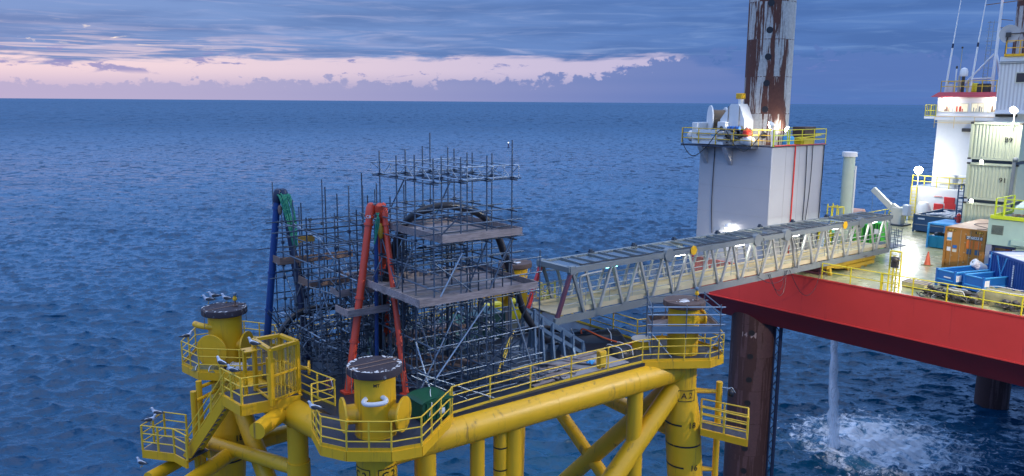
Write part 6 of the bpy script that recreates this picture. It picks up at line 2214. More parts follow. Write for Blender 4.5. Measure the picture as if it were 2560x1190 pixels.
# drain pipe at right corner of stack
single('drain_pipe', MB().tube((18.7, sw1 + .2, 21), (18.7, sw1 + .1, 26.9), .13, n=10).blob((18.7, sw1 + .05, 27.0), .2, .2, .2), M['gang'], 'grey vertical pipe at the right corner of the module stack', 'pipe', BF, (18.7, sw1 + .2, 21))
T = Th('access_ladder', 'black-runged ladder in a frame left of the module stack', 'ladder', BF, (19.5, sw0 + .9, ZT))
qa, qb = BF.at(2398, 462, u=20.5), BF.at(2412, 462, u=20.5)
mb = MB().beam((20.5, qa[1], ZT), (20.5, qa[1], qa[2]), .09, .09).beam((20.5, qb[1], ZT), (20.5, qb[1], qa[2]), .09, .09)
for i in range(5):
    z = ZT + .8 + i * (qa[2] - ZT - .8) / 4
    mb.beam((20.5, qa[1], z), (20.5, qb[1], z), .08, .08).beam((20.5, qa[1], z), (21.6, qa[1], z), .06, .06)
T.part('stile', mb, M['skipd'])
mb = MB()
for i in range(18):
    z = ZT + .3 + i * (qa[2] - ZT) / 18
    mb.tube((20.5, qa[1], z), (20.5, qb[1], z), .025, n=5)
T.part('rung', mb, M['skipd'])
q = BF.at(2396, 555, z=ZT)
T = Th('fire_hydrant', 'small red fire hydrant at the foot of the black ladder', 'hydrant', BF, (20, q[1], ZT))
q = BF.at(2396, 550, u=20.0)
T.part('hydrant_body', MB().lathe((20, q[1], 0), [(.16, q[2] - .6), (.14, q[2] + .3), (.2, q[2] + .35), (.05, q[2] + .55)], n=14), M['red'])
T.part('outlet', MB().tube((20, q[1] - .3, q[2] + .1), (20, q[1] + .3, q[2] + .1), .08, n=8), M['red'])

# mint green cabin at right edge, with rail platform on top
c0 = BF.at(2472, 545, u=9.5)
cw0 = c0[1]
T = Th('mint_cabin', 'mint green cabin on stilts with a louvred vent at the right edge', 'cabin', BF, (9.5, cw0, ZT))
zc0, zc1 = 21.85, c0[2]
T.part('wall', MB().box(9.5, 13.5, cw0 - 5.5, cw0, zc0, zc1), M['mint'], bevel=.03)
mb = MB()
for i in range(9):
    z = zc1 - .45 - i * .07
    mb.box(9.46, 9.5, cw0 - .95, cw0 - .25, z - .02, z + .015)
T.part('vent_louvre', mb, M['junk'])
T.part('pipe_duct', MB().box(9.3, 9.5, cw0 - 3.5, cw0 - 1.5, zc0 + .15, zc0 + .5), M['mint'], bevel=.02)
gp_ = mat('grey_post', (.28, .30, .34), .5)
T.part('leg', MB().box(9.5, 9.8, cw0 - .35, cw0, ZT, zc0), gp_)
T.part('leg', MB().box(13.2, 13.5, cw0 - .35, cw0, ZT, zc0), gp_)
T.part('leg', MB().box(9.7, 13.5, cw0 - 5.5, cw0 - 1.7, ZT, zc0 - .01), M['mint'])
T.part('door_frame', MB().box(9.55, 9.68, cw0 - .52, cw0 - .36, ZT, zc0).box(9.55, 9.68, cw0 - 1.72, cw0 - .36, zc0 - .16, zc0 - .002), M['bluedk'])
T.part('inner_door', MB().box(11.4, 11.5, cw0 - 1.6, cw0 - .9, ZT, zc0 - .1), M['woodb'])
T.part('notice', MB().box(11.35, 11.4, cw0 - .85, cw0 - .6, ZT + .2, zc0 - .2), mo)
T.part('notice', MB().box(9.72, 9.78, cw0 - 1.68, cw0 - 1.52, ZT + .2, zc0 - .2), M['whitep'])
T = Th('rail_platform', 'lime yellow railed platform with tangled brown rope on the mint cabin', 'platform', BF, (9.5, cw0 - .2, zc1))
T.part('platform_edge', MB().box(9.3, 9.42, cw0 - 5.5, cw0 - .15, zc1 + .02, zc1 + .26).box(9.42, 13, cw0 - .27, cw0 - .15, zc1 + .02, zc1 + .26), M['ygreen'])
T.part('floor', MB().box(9.43, 13, cw0 - 5.5, cw0 - .28, zc1 + .02, zc1 + .08), M['steeld'])
T.part('railing', MB().rail([(9.36, cw0 - .9, zc1 + .2), (9.36, cw0 - 5.5, zc1 + .2)], h=1.15, sp=2.2, r=.04, rp=.06, levels=(.6, 1.15)).rail([(9.36, cw0 - .4, zc1 + .2), (12.6, cw0 - .4, zc1 + .2)], h=1.15, sp=1.6, r=.04, rp=.06, levels=(.6, 1.15)), M['ygreen'])
rr = random.Random(12)
mb = MB()
for i in range(16):
    c = (9.8 + rr.uniform(0, .8), cw0 - 1.3 - rr.uniform(0, 3.2), zc1 + .2 + rr.uniform(0, .18))
    a0_ = rr.uniform(0, 6)
    mb.path([(c[0] + .3 * math.cos(a0_ + t * .8), c[1] + .35 * math.sin(a0_ + t * .8), c[2] + rr.uniform(-.05, .1)) for t in range(8)], .04, n=5, smooth=2)
single('rope_heap', mb, M['rope'], 'tangled heap of brown rope inside the lime railed platform', 'rope', BF, (10, cw0 - 2, zc1 + .1))
T = Th('white_hood', 'white slanting cover behind the tangled rope on the platform', 'cover', BF, (11, cw0 - 2.5, zc1 + .08))
T.part('cover_sheet', MB().add([(10.9, cw0 - 1.0, zc1 + .7), (10.9, cw0 - 4.5, zc1 + .9), (12.3, cw0 - 4.5, zc1 + 1.3), (12.3, cw0 - 1.0, zc1 + 1.0), (10.9, cw0 - 1.0, zc1 + .1), (10.9, cw0 - 4.5, zc1 + .1), (12.3, cw0 - 4.5, zc1 + .1), (12.3, cw0 - 1.0, zc1 + .1)],
                               [(0, 1, 2, 3), (0, 4, 5, 1), (3, 2, 6, 7), (0, 3, 7, 4), (1, 5, 6, 2)]), M['mint'], smooth=0)

# deep blue open-top container at the right edge
bo = (7.34, -9.02, ZT)
T = Th('open_top_container', 'deep blue ribbed open-top container with light blue chains at the right edge', 'container', BF, bo)
zt_ = ZT + 2.22
b0 = BF.at(2478, 628, z=zt_)
b1 = BF.at(2560, 655, z=zt_)
dv = Vector((b1[0] - b0[0], b1[1] - b0[1], 0)).normalized()
nv = Vector((-dv.y, dv.x, 0))
if nv.x < 0:
    nv = -nv
o_ = Vector((b0[0], b0[1], 0))


def bp(a, b, z):
    v = o_ + dv * a + nv * b
    return (v.x, v.y, z)


BLn, BWd = 5.2, 2.4
mb = MB()
n_ = 19
pts = []
for i in range(n_):
    a = .15 + (BLn - .3) * i / n_
    st_ = (BLn - .3) / n_
    for da, db in ((0, 0), (.2, -.06), (.5, -.06), (.7, 0)):
        pts.append((a + da * st_, db))
pts.append((BLn - .15, 0))
for k_ in range(len(pts) - 1):
    mb.quad(bp(*pts[k_], ZT + .15), bp(*pts[k_ + 1], ZT + .15), bp(*pts[k_ + 1], zt_ - .1), bp(*pts[k_], zt_ - .1))
T.part('corrugated_side', mb, M['contb'], smooth=0)
mb = MB()
for a, b in (((0, 0), (BLn, 0)), ((BLn, 0), (BLn, BWd)), ((BLn, BWd), (0, BWd)), ((0, BWd), (0, 0))):
    mb.beam(bp(*a, zt_ - .06), bp(*b, zt_ - .06), .14, .14).beam(bp(*a, ZT + .09), bp(*b, ZT + .09), .14, .16).beam(bp(*a, ZT), bp(*a, zt_), .15, .15)
T.part('frame', mb, M['contb'], smooth=0)
mb = MB()
mb.beam(bp(0, BWd / 2, ZT + 1.1), bp(.02, BWd / 2, ZT + 1.1), .01, .01)
for q0, q1 in (((0, .02), (0, BWd)), ((0, BWd), (BLn, BWd)), ((BLn, 0), (BLn, BWd))):
    mb.quad(bp(*q0, ZT + .1), bp(*q1, ZT + .1), bp(*q1, zt_ - .1), bp(*q0, zt_ - .1))
T.part('end_wall', mb, M['contb'], smooth=0)
mb = MB()
mb.quad(bp(.08, .08, zt_ - .02), bp(BLn - .08, .08, zt_ - .02), bp(BLn - .08, BWd - .08, zt_ - .02), bp(.08, BWd - .08, zt_ - .02))
mb.beam(bp(1.5, .05, zt_ + .03), bp(1.5, BWd, zt_ + .03), .1, .08).beam(bp(3.3, .05, zt_ + .03), bp(3.3, BWd, zt_ + .03), .1, .08)
T.part('top_sheet', mb, M['whitep'], smooth=0)
T.part('top_slot', MB().beam(bp(2.0, 1.2, zt_ + .0), bp(3.0, 1.2, zt_ + .0), .35, .03), M['junk'])
# chains
mb = MB()


def chain(mb, a, b, n):
    a, b = Vector(a), Vector(b)
    for i in range(n):
        c = a + (b - a) * ((i + .5) / n)
        d = (b - a) / n * .75
        s_ = dv * .035 if i % 2 else nv * .035
        mb.path([c - d * .5 + s_, c + d * .5 + s_, c + d * .6, c + d * .5 - s_, c - d * .5 - s_, c - d * .6, c - d * .5 + s_], .016, n=4)


y_ = -.12
chain(mb, bp(.28, y_, zt_ - .05), bp(.26, y_, ZT + .35), 20)
T.part('chain', mb, M['sky_b'])
mb = MB()
chain(mb, bp(.95, y_, zt_ - .1), bp(1.45, y_, ZT + 1.05), 13)
chain(mb, bp(1.95, y_, zt_ - .1), bp(1.52, y_, ZT + 1.05), 13)
c = Vector(bp(1.47, y_, ZT + .75))
mb.path([c + dv * .10 * math.cos(t) + Vector((0, 0, .26 * math.sin(t))) for t in [2 * PI * i / 12 for i in range(13)]], .03, n=5)
chain(mb, bp(1.47, y_, ZT + .5), bp(1.45, y_, ZT + .15), 4)
T.part('chain', mb, M['sky_b'])
T.part('sticker', MB().beam(bp(.02, -.09, zt_ - .3), bp(.2, -.09, zt_ - .3), .01, .2), M['whitep'])
mb = MB()
rr = random.Random(3)
z = zt_ - .42
while z > ZT + .55:
    h_ = rr.uniform(.07, .11)
    mb.beam(bp(2.62, -.085, z), bp(2.74, -.085, z), .012, h_)
    z -= h_ + .025
mb.beam(bp(2.62, -.085, z - .1), bp(2.74, -.085, z - .1), .012, .13)
T.part('paint_mark', mb, M['whitep'])

# blue skips at the rail
f1 = BF.at(2340, 712, z=ZT)
f2 = BF.at(2384, 723, z=ZT)
sk_rz = math.atan2(f2[1] - f1[1], f2[0] - f1[0])
T = skip('long_skip', 'long bright blue open skip holding a white barrel behind the rail', (f2[0], f2[1], ZT), sk_rz + R(90), 5.6, math.hypot(f2[0] - f1[0], f2[1] - f1[1]), 1.02, M['skip'], M['sky_b'])
T.part('sticker', MB().box(.08, .5, -.055, -.045, .45, .85), M['whitep'])
T.part('sticker', MB().box(-.05, -.04, .25, .75, .62, .70), M['whitep'])
sk = T
T = Th('barrel', 'white plastic barrel tilted in the long blue skip', 'barrel', BF, BF.at(2452, 672, z=ZT + .9))
a = Vector(BF.at(2432, 650, z=ZT + 1.55))
a = Vector(BF.at(2432, 655, u=T.o.x - .2))
b = Vector(BF.at(2458, 672, u=T.o.x + .3))
d = (b - a).normalized()
T.part('barrel_body', MB().lathe(a, [(.24, 0), (.29, .05), (.29, .3), (.27, .34), (.29, .38), (.29, .85), (.25, .92)], n=24, axis=d), M['whitep'])
T.part('bung', MB().lathe(a - d * .03, [(.05, 0), (.05, .03)], n=10, axis=d), M['junk'])
f3, f4 = BF.at(2408, 726, z=ZT), BF.at(2455, 738, z=ZT)
sr2 = math.atan2(f4[1] - f3[1], f4[0] - f3[0])
T = skip('short_skip', 'short bright blue open skip nearest the rail beside the blue container', (f4[0], f4[1], ZT), sr2 + R(90), 2.6, math.hypot(f4[0] - f3[0], f4[1] - f3[1]), 1.0, M['skip'], M['sky_b'])
T.part('sticker', MB().box(.06, .45, -.055, -.045, .5, .88), M['whitep'])
# slate blue skip by deckhouse
g1_, g2_ = BF.at(2281, 580, z=ZT), BF.at(2350, 583, z=ZT)
r1 = BF.at(2281, 580, z=ZT)
T = skip('slate_skip', 'slate blue open skip full of scrap in front of the white deckhouse', (25.8, 4.0 - 3.4, ZT), R(0), 6.0, 3.4, 1.55, M['skipd'], M['gangl'])
mb = MB()
rr = random.Random(9)
for i in range(22):
    mb.beam((rr.uniform(.3, 5.4), rr.uniform(.3, 3.0), 1.35 + rr.uniform(0, .2)), (rr.uniform(.3, 5.4), rr.uniform(.3, 3.0), 1.5 + rr.uniform(0, .2)), .15, .1)
T.part('scrap', mb, M['white'])
T.part('sticker', MB().box(-.055, -.045, 2.45, 3.05, 1.18, 1.32), M['whitep'])
# sky-blue framed cage basket
h1, h2 = BF.at(2317, 618, z=ZT), BF.at(2358, 622, z=ZT)
T = Th('cargo_basket', 'light blue framed cargo basket over a teal tank on the wet deck', 'cargo basket', BF, (h1[0], h1[1], ZT))
bu0, bw0, bw1 = h1[0], h1[1], h1[1] - 2.0
zt2 = 21.62
mb = MB()
for u in (bu0, bu0 + 3.2):
    for w_ in (bw0, bw1):
        mb.box(u - .07, u + .07, w_ - .07, w_ + .07, ZT, zt2)
for a, b in (((bu0, bw0), (bu0 + 3.2, bw0)), ((bu0, bw1), (bu0 + 3.2, bw1)), ((bu0, bw0), (bu0, bw1)), ((bu0 + 3.2, bw0), (bu0 + 3.2, bw1))):
    mb.beam((*a, zt2 - .05), (*b, zt2 - .05), .12, .1)
mb.beam((bu0 + 1.6, bw0, zt2 - .03), (bu0 + 1.6, bw1, zt2 - .03), .12, .1)
T.part('frame', mb, M['sky_b'])
T.part('roof_sheet', MB().box(bu0 + .1, bu0 + 3.1, bw1 + .08, bw0 - .08, zt2 - .02, zt2 + .02), M['sky_b'])
T.part('tank', MB().box(bu0 - .05, bu0 + 3.1, bw1 + .08, bw0 - .08, ZT + .05, ZT + 1.0), M['tealb'], bevel=.04)
mb = MB()
for k_ in range(4):
    y = bw0 - .2 - k_ * .53
    mb.box(bu0 - .09, bu0 - .05, y - .03, y + .03, ZT + .1, ZT + .98)
T.part('tank_rib', mb, M['tealb'])
T.part('load', MB().blob((bu0 + .7, bw0 - .6, ZT + 1.1), .4, .4, .15, jit=.2).blob((bu0 + .6, bw0 - 1.4, ZT + 1.1), .35, .3, .14, jit=.2), M['junk'])
T.part('inner_post', MB().box(bu0 + 1.4, bu0 + 1.5, bw0 - 1.3, bw0 - 1.15, ZT + .9, zt2), M['sky_b'])

# khaki sheeted machinery along the rail at the right edge
k1 = BF.at(2500, 742, u=2.0)
crumpled('tarpaulin', 'large khaki tarpaulin draped over gear behind the right end of the rail', 'tarpaulin', 2.2, -12.0, 2.2, 3.8, .85, M['tarp'], 14, n=16, z0=ZT, fr=BF)
crumpled('tarpaulin', 'smaller low khaki sheet left of the big tarpaulin behind the rail', 'tarpaulin', 1.5, -9.2, 1.1, 1.3, .55, M['tarp'], 15, n=10, z0=ZT, fr=BF)
rr = random.Random(31)
for i, (w_, n_, lab) in enumerate(((-8.4, 16, 'oily heap of hoses and couplings behind the rail below the blue skips'), (-10.2, 12, 'dark heap of fittings between the two khaki sheets'), (-12.6, 12, 'dark fittings in front of the big khaki tarpaulin'))):
    mb = MB()
    for j in range(n_):
        mb.blob((1.0 + rr.uniform(-.3, .6), w_ + rr.uniform(-.8, .8), ZT + rr.uniform(.1, .5)), rr.uniform(.08, .25), rr.uniform(.1, .3), rr.uniform(.08, .25), n=7, m=5, jit=.15, seed=j)
        c = (.8 + rr.uniform(-.3, .6), w_ + rr.uniform(-.8, .8), ZT + rr.uniform(.1, .5))
        a0_ = rr.uniform(0, 6)
        mb.path([(c[0] + .28 * math.cos(a0_ + t), c[1] + .34 * math.sin(a0_ + t), c[2] + .1 * math.sin(t * 2)) for t in range(6)], .035, n=5, smooth=2)
    single('gear_heap', mb, M['junk'], lab, 'gear', BF, (1.2, w_, ZT), smooth=50)

# dark maroon crate beside gangway near the rail (seen under the gangway)
q = BF.at(2030, 672, u=1.5)
T = Th('slatted_crate', 'dark maroon slatted crate under the gangway at the ship rail', 'crate', BF, (1.5, q[1], ZT))
mb = MB()
for i in range(5):
    mb.box(1.2, 2.4, q[1] - .75, q[1] + .75, ZT + .05 + i * .22, ZT + .2 + i * .22)
T.part('slat', mb, M['purp'])
for x_, y_2 in ((1.22, -.7), (1.22, .6), (2.28, -.7)):
    T.part('corner_post', MB().box(x_, x_ + .1, q[1] + y_2, q[1] + y_2 + .1, ZT, ZT + 1.15), M['purp'])

# ================================================================== DECKHOUSE AND BRIDGE
UH = 33.5
hl = 7.9
T = Th('deckhouse', 'white deckhouse tower with the lit bridge windows under a red roof edge', 'deckhouse', BF, (38, 2, ZT))
z1, z2, z3, z4 = 22.95, 29.9, 31.75, 32.0
T.part('lower_wall', MB().box(UH, UH + 14, -14, hl, ZT, z1), M['white'], bevel=.05)
T.part('tower_wall', MB().box(UH + .6, UH + 12, -14, 6.2, z1, z2), M['white'], bevel=.04)
bw = T.part('bridge_wall', MB().box(UH + .2, UH + 9, -2.6, 6.2, z2, z3), M['white'], bevel=.06)
T.part('bridge_step', MB().box(UH + .0, UH + 9, -2.6, 6.25, z2 - .35, z2), M['white'])
mb = MB()
pr = [(UH - .3, z3 + .0), (UH + .25, z4 + .18), (UH + 9, z4 + .18), (UH + 9, z3 + .0)]
for a, b in (((UH - .35, 6.65), (UH + .3, 6.1)),):
    pass
mb.add([(UH - .35, -2.6, z3), (UH - .35, 6.65, z3), (UH + 9.3, 6.65, z3), (UH + 9.3, -2.6, z3), (UH + .2, -2.6, z4 + .2), (UH + .2, 6.15, z4 + .2), (UH + 8.8, 6.15, z4 + .2), (UH + 8.8, -2.6, z4 + .2)],
       [(3, 2, 1, 0), (4, 5, 6, 7), (0, 1, 5, 4), (1, 2, 6, 5), (2, 3, 7, 6), (3, 0, 4, 7)])
T.part('roof', mb, mat('faded_red_roof', (.40, .035, .055), .55), smooth=0)
ub = UH + .2
winpx = ((2347, 2381, 258, 280), (2388, 2420, 258, 281), (2429, 2460, 257, 281), (2470, 2493, 258, 282))
for i, (xa, xb, ya, yb) in enumerate(winpx):
    a, b = BF.at(xa, ya, u=ub), BF.at(xb, yb, u=ub)
    wa, wb, za, zb_ = a[1], b[1], b[2], a[2]
    fr_ = MB()
    fr_.box(ub - .05, ub + .01, wb, wa, zb_ - .07, zb_).box(ub - .05, ub + .01, wb, wa, za, za + .07).box(ub - .05, ub + .01, wa - .07, wa, za, zb_).box(ub - .05, ub + .01, wb, wb + .07, za, zb_)
    if i == 2:
        m_ = (wa + wb) / 2
        fr_.box(ub - .04, ub, m_ - .03, m_ + .03, za, zb_)
    wn = T.part('window', fr_, M['cream'], parent=bw)
    T.part('lit_pane', MB().box(ub - .012, ub - .004, wb + .05, wa - .05, za + .05, zb_ - .05), M['lit'], parent=bw)
    rr = random.Random(40 + i)
    mb = MB()
    for k_ in range(4):
        y = wb + .15 + rr.random() * (wa - wb - .35)
        mb.box(ub - .02, ub - .013, y, y + rr.uniform(.06, .2), za + .06, za + rr.uniform(.25, .7))
    T.part('curtain', mb, M['woodb' if i != 1 else 'red'] if i != 2 else M['gang'], parent=bw)
for xa, ya in ((2368, 250), (2486, 250)):
    q = BF.at(xa, ya, u=UH - .1)
    T.part('eave_lamp', MB().box(UH - .25, UH - .05, q[1] - .3, q[1] + .3, q[2] - .05, q[2] + .12), M['lamp'])
    light('POINT', BF, (UH - .5, q[1], q[2] - .1), 60, (1, 1, .92), .2)
# wing balcony
q = BF.at(2322, 290, u=UH + 1)
T.part('wing_floor', MB().box(UH + .4, UH + 5, 6.2, 7.4, z2 - .25, z2 - .02), M['white'])
mb = MB().rail([(UH + 5, 6.4, z2), (UH + 5, 7.35, z2), (UH + .45, 7.35, z2), (UH + .45, 6.3, z2)], sp=.45, r=.035, levels=(.05, .55, 1.1))
T.part('railing', mb, M['ybar'])
mb = MB().rail([(UH + .05, 6.2, z2 - .1), (UH + .05, -2.5, z2 - .1)], h=1.1, sp=1.6, r=.018, levels=(.4, .8, 1.1))
mb2 = MB()
T.part('thin_railing', MB().rail([(UH - .02, 6.2, z2 - 1.1), (UH - .02, .8, z2 - 1.1)], h=1.1, sp=1.55, r=.016, levels=(.5, 1.1)), M['yrail'])
# fender / searchlight bracket
q = BF.at(2415, 325, u=UH + .5)
T.part('vent_hood', MB().box(UH + .1, UH + .6, q[1] - 1.2, q[1] + .25, q[2] - .17, q[2] + .17), M['junk'], bevel=.04)
# roof equipment
zr = z4 + .2
T.part('roof_railing', MB().rail([(UH + .4, 6.05, zr), (UH + .4, -2.5, zr)], sp=1.3, r=.035, levels=(.55, 1.05)).rail([(UH + .4, 6.05, zr), (UH + 8, 6.05, zr)], sp=1.6, r=.035, levels=(.55, 1.05)), M['yrail'])
# stairs block / lower structure
T.part('lower_railing', MB().rail([(UH + .05, hl - .1, z1), (UH + .05, 2.0, z1)], sp=1.2, r=.04, levels=(.55, 1.1)), M['ybar'])
for (w0_, w1_, h_) in ((5.3, 3.9, 1.35), (3.6, 1.0, 1.35)):
    mb = MB().box(UH + .25, UH + 1.6, w1_, w0_, z1, z1 + h_)
    T.part('locker', mb, M['white'], bevel=.05)
mb = MB()
for i in range(4):
    mb.box(UH + .22, UH + .25, 1.0, 3.6, z1 + .28 * (i + 1), z1 + .28 * (i + 1) + .03)
T.part('locker_band', mb, M['gang'])
for (px0, px1, py0, py1, m_) in ((2335, 2357, 508, 532, 'redp'), (2362, 2387, 508, 540, 'redp'), (2361, 2387, 492, 511, 'redp'), (2336, 2356, 490, 493, 'oran')):
    a, b = BF.at(px0, py0, u=UH - .02), BF.at(px1, py1, u=UH - .02)
    T.part('red_panel', MB().box(UH - .10, UH - .02, b[1], a[1], b[2], a[2]), M[m_], bevel=.03)
a, b = BF.at(2290, 500, u=UH - .6), BF.at(2322, 560, u=UH - .6)
T.part('side_locker', MB().lathe((UH - .5, (a[1] + b[1]) / 2, ZT), [(.6, 0), (.6, 1.5), (.4, 1.9), (.1, 2.0)], n=24), M['white'])
mb = MB()
a = BF.at(2279, 470, u=UH - .3)
mb.tube((UH - .3, a[1], ZT), (UH - .3, a[1], z1 + .2), .05, n=8).tube((UH - .3, a[1] - .5, ZT), (UH - .3, a[1] - .5, z1 + .2), .05, n=8)
for i in range(10):
    mb.tube((UH - .3, a[1], ZT + .3 + i * .33), (UH - .3, a[1] - .5, ZT + .3 + i * .33), .03, n=6)
T.part('side_ladder', mb, M['ybar'])

flood('floodlight', 'dazzling floodlight on the left rail of the white deckhouse', BF, (UH - .3, 7.15, 24.6), (17, 1.5, ZT), .75, 6500, 125, post=z1, spot=False)
light('POINT', BF, (UH - 1.8, 7.0, 25.0), 750, (1, .97, .88), .4)
flood('floodlight', 'dazzling floodlight on a post above the top stacked module', BF, (18.6, sw1 + .5, zt + .95), (6, -3, ZT), .55, 3000, 150, post=zt - .3, spot=False)
light('POINT', BF, (17.2, sw1 + .3, zt + 1.2), 1300, (1, .95, .84), .3)
flood('floodlight', 'small lamp glowing in the gap between the top two modules', BF, (18.85, (sw0 * .72 + sw1 * .28), zt - SH - .12), (12, sw0 - 1, 22), .26, 60, 140)
flood('floodlight', 'small lamp glowing in the gap between the lower two modules', BF, (18.85, (sw0 * .85 + sw1 * .15), zt - lv - SH - .12), (12, sw0 - 1, 22), .26, 60, 140)

# ---- antennas, mast, dish
for i, (px_, pyb, pyt, lab) in enumerate(((2364, 215, -60, 'leftmost tall white whip antenna on the bridge roof'), (2426, 212, -60, 'second tall white whip antenna, right of the radar dome'))):
    q = BF.at(px_, pyb, u=UH + 1)
    T = Th('whip_antenna', lab, 'antenna', BF, (UH + 1, q[1], zr), group='whip antennas on the bridge roof')
    dx_ = -.13
    T.part('lower_rod', MB().tube((UH + 1, q[1], zr), (UH + 1, q[1] - .3, zr + 4.2), .10, .08, n=10), M['whitep'])
    T.part('joint', MB().tube((UH + 1, q[1] - .3, zr + 4.2), (UH + 1, q[1] - .32, zr + 4.6), .09, n=10), M['bluedk'])
    T.part('upper_rod', MB().tube((UH + 1, q[1] - .32, zr + 4.6), (UH + 1, q[1] - 1.0, zr + 13), .06, .02, n=8), M['whitep'])
q = BF.at(2388, 212, u=UH + 1)
T = Th('pole_antenna', 'short dark-tipped pole left of the radar dome', 'antenna', BF, (UH + 1, q[1], zr))
T.part('rod', MB().tube((UH + 1, q[1], zr), (UH + 1, q[1], zr + 2.3), .06, n=8), M['whitep'])
T.part('tip', MB().blob((UH + 1, q[1], zr + 2.35), .1, .1, .16), M['junk'])
q = BF.at(2397, 212, u=UH + 1)
T = Th('pole_antenna', 'tall thin tapering pole just left of the radar dome', 'antenna', BF, (UH + 1, q[1], zr))
T.part('rod', MB().tube((UH + 1, q[1], zr), (UH + 1, q[1], zr + 1.6), .13, .10, n=8).tube((UH + 1, q[1], zr + 1.6), (UH + 1, q[1], zr + 4.2), .04, n=8), M['gangl'])
T.part('tip', MB().blob((UH + 1, q[1], zr + 4.2), .1, .1, .1), M['junk'])
q = BF.at(2407, 212, u=UH + 1)
T = Th('radar_dome', 'white capped radar dome on a short stand on the bridge roof', 'radar dome', BF, (UH + 1, q[1], zr))
T.part('dome', MB().lathe((UH + 1, q[1], zr + 1.5), [(.32, 0), (.36, .1), (.36, .45), (.28, .7), (.05, .82)], n=20), M['whitep'])
T.part('stand', MB().tube((UH + 1, q[1], zr), (UH + 1, q[1], zr + 1.5), .15, n=10), M['junk'])
for i, (px_, m_, lab) in enumerate(((2430, 'ybar', 'yellow barrel on the bridge roof, left of its twin'), (2439, 'ybar', 'yellow barrel on the bridge roof next to the black cases'), (2452, 'junk', 'black case on the bridge roof beside the yellow barrels'), (2466, 'junk', 'black case on the bridge roof under the lattice mast'),
                                    (2376, 'white', 'grey box on the bridge roof by the left whip antenna'))):
    q = BF.at(px_, 225, u=UH + 1.4)
    single('roof_barrel' if m_ == 'ybar' else 'roof_case', (MB().lathe((UH + 1.4, q[1], zr), [(.2, 0), (.22, .05), (.22, .8), (.18, .86)], n=14) if m_ == 'ybar' else MB().box(UH + 1.2, UH + 1.7, q[1] - .28, q[1] + .28, zr, zr + .8)), M[m_], lab,
           'barrel' if m_ == 'ybar' else 'case', BF, (UH + 1.4, q[1], zr))
# lattice mast
q = BF.at(2480, 215, u=UH + 3)
mu, mw = UH + 3, q[1]
T = Th('signal_mast', 'white climbing mast with ladder, struts and cross arms above the bridge', 'mast', BF, (mu, mw, zr))
T.part('pole', MB().tube((mu, mw, zr), (mu, mw - .15, zr + 10.5), .16, .11, n=12), M['whitep'])
mb = MB()
for o in (.55, .95):
    mb.tube((mu, mw + o, zr), (mu, mw + o * .9 - .1, zr + 6.7), .045, n=6)
for i in range(22):
    z = zr + .3 + i * .3
    mb.tube((mu, mw + .55, z), (mu, mw + .95, z), .025, n=5)
for i in range(8):
    z = zr + .6 + i * .85
    mb.tube((mu, mw, z), (mu, mw + .95, z), .03, n=5)
T.part('climbing_ladder', mb, M['steelb'])
for p in (((mu, mw + 3.2, zr), (mu, mw + .1, zr + 3.6)), ((mu, mw - 1.2, zr), (mu, mw, zr + 4.0)), ((mu + 2.5, mw, zr), (mu, mw, zr + 4.0)), ((mu, mw + 1.9, zr + 1.3), (mu, mw, zr + 1.35))):
    T.part('strut', MB().tube(*p, .08, n=8), M['whitep'])
mb = MB()
mb.beam((mu, mw + .9, zr + 9.2), (mu, mw - 1.2, zr + 9.6), .07, .07).beam((mu, mw + 1.3, zr + 8.2), (mu, mw - 2.2, zr + 8.4), .07, .07).beam((mu, mw + .5, zr + 10.3), (mu, mw - .8, zr + 10.3), .06, .06)
for y in (.9, -1.2, 1.3):
    mb.beam((mu, mw + y, zr + 8.9), (mu, mw + y, zr + 9.5), .05, .05)
mb.beam((mu, mw, zr + 6.8), (mu, mw - 1.2, zr + 6.6), .06, .06).beam((mu, mw, zr + 6.0), (mu, mw - 1.6, zr + 6.0), .06, .06)
T.part('cross_arm', mb, M['woodb'])
T.part('mast_lamp', MB().blob((mu - .2, mw - .45, zr + 8.9), .16, .16, .16), lampmat('pink_mast_lamp', (1, .5, .42), 6))

# ---- right hand jack house beside the bridge, corrugated, with dish
jt, jb_ = BF.at(2500, 142, u=31.5), BF.at(2492, 306, u=31.5)
T = Th('far_jack_house', 'pale corrugated jack house with a square window rising beside the bridge', 'jack house', BF, (33, jt[1], ZT))
jwl = jt[1]
T.part('wall', MB().box(31.6, 39, jwl - 8, jwl, ZT, jt[2]), M['white'], bevel=.03)
mb = MB()
for i in range(26):
    y = jwl - .12 - i * .3
    mb.box(31.55, 31.6, y - .12, y, 30.6, jt[2] - .55)
T.part('corrugated_side', mb, mat('pinkish_white_sheet', (.52, .50, .50), .55, var=.05, dirt=(.3, .27, .26), damt=.4, dscale=1.5, streak=True), smooth=0)
T.part('pipe_run', MB().tube((31.5, jwl + .05, jt[2] - .45), (31.5, jwl - 8, jt[2] - .45), .04, n=6).tube((31.5, jwl + .05, jt[2] - .6), (31.5, jwl - 8, jt[2] - .6), .04, n=6), M['gang'])
q0, q1 = BF.at(2540, 180, u=31.5), BF.at(2566, 208, u=31.5)
T.part('window', MB().box(31.46, 31.55, q1[1], q0[1], q1[2], q0[2]), M['cream'])
T.part('window_pane', MB().box(31.43, 31.455, q1[1] + .1, q0[1] - .1, q1[2] + .1, q0[2] - .1), M['glass'])
T.part('canopy', MB().box(30.6, 31.6, jwl - 8, jwl + .1, 30.25, 30.36), M['whitep'])
T.part('canopy_fringe', MB().box(31.3, 31.54, jwl - 1.9, jwl - .2, 29.98, 30.2), M['junk'])
T.part('roof_edge', MB().box(31.4, 39, jwl - 8, jwl - .35, jt[2] + .0, jt[2] + .22), M['yel'])
T.part('railing', MB().rail([(31.6, jwl - .4, jt[2] + .2), (31.6, jwl - 8, jt[2] + .2)], sp=1.1, r=.04, levels=(.55, 1.15)), M['yel'])
q = BF.at(2524, 85, u=31.9)
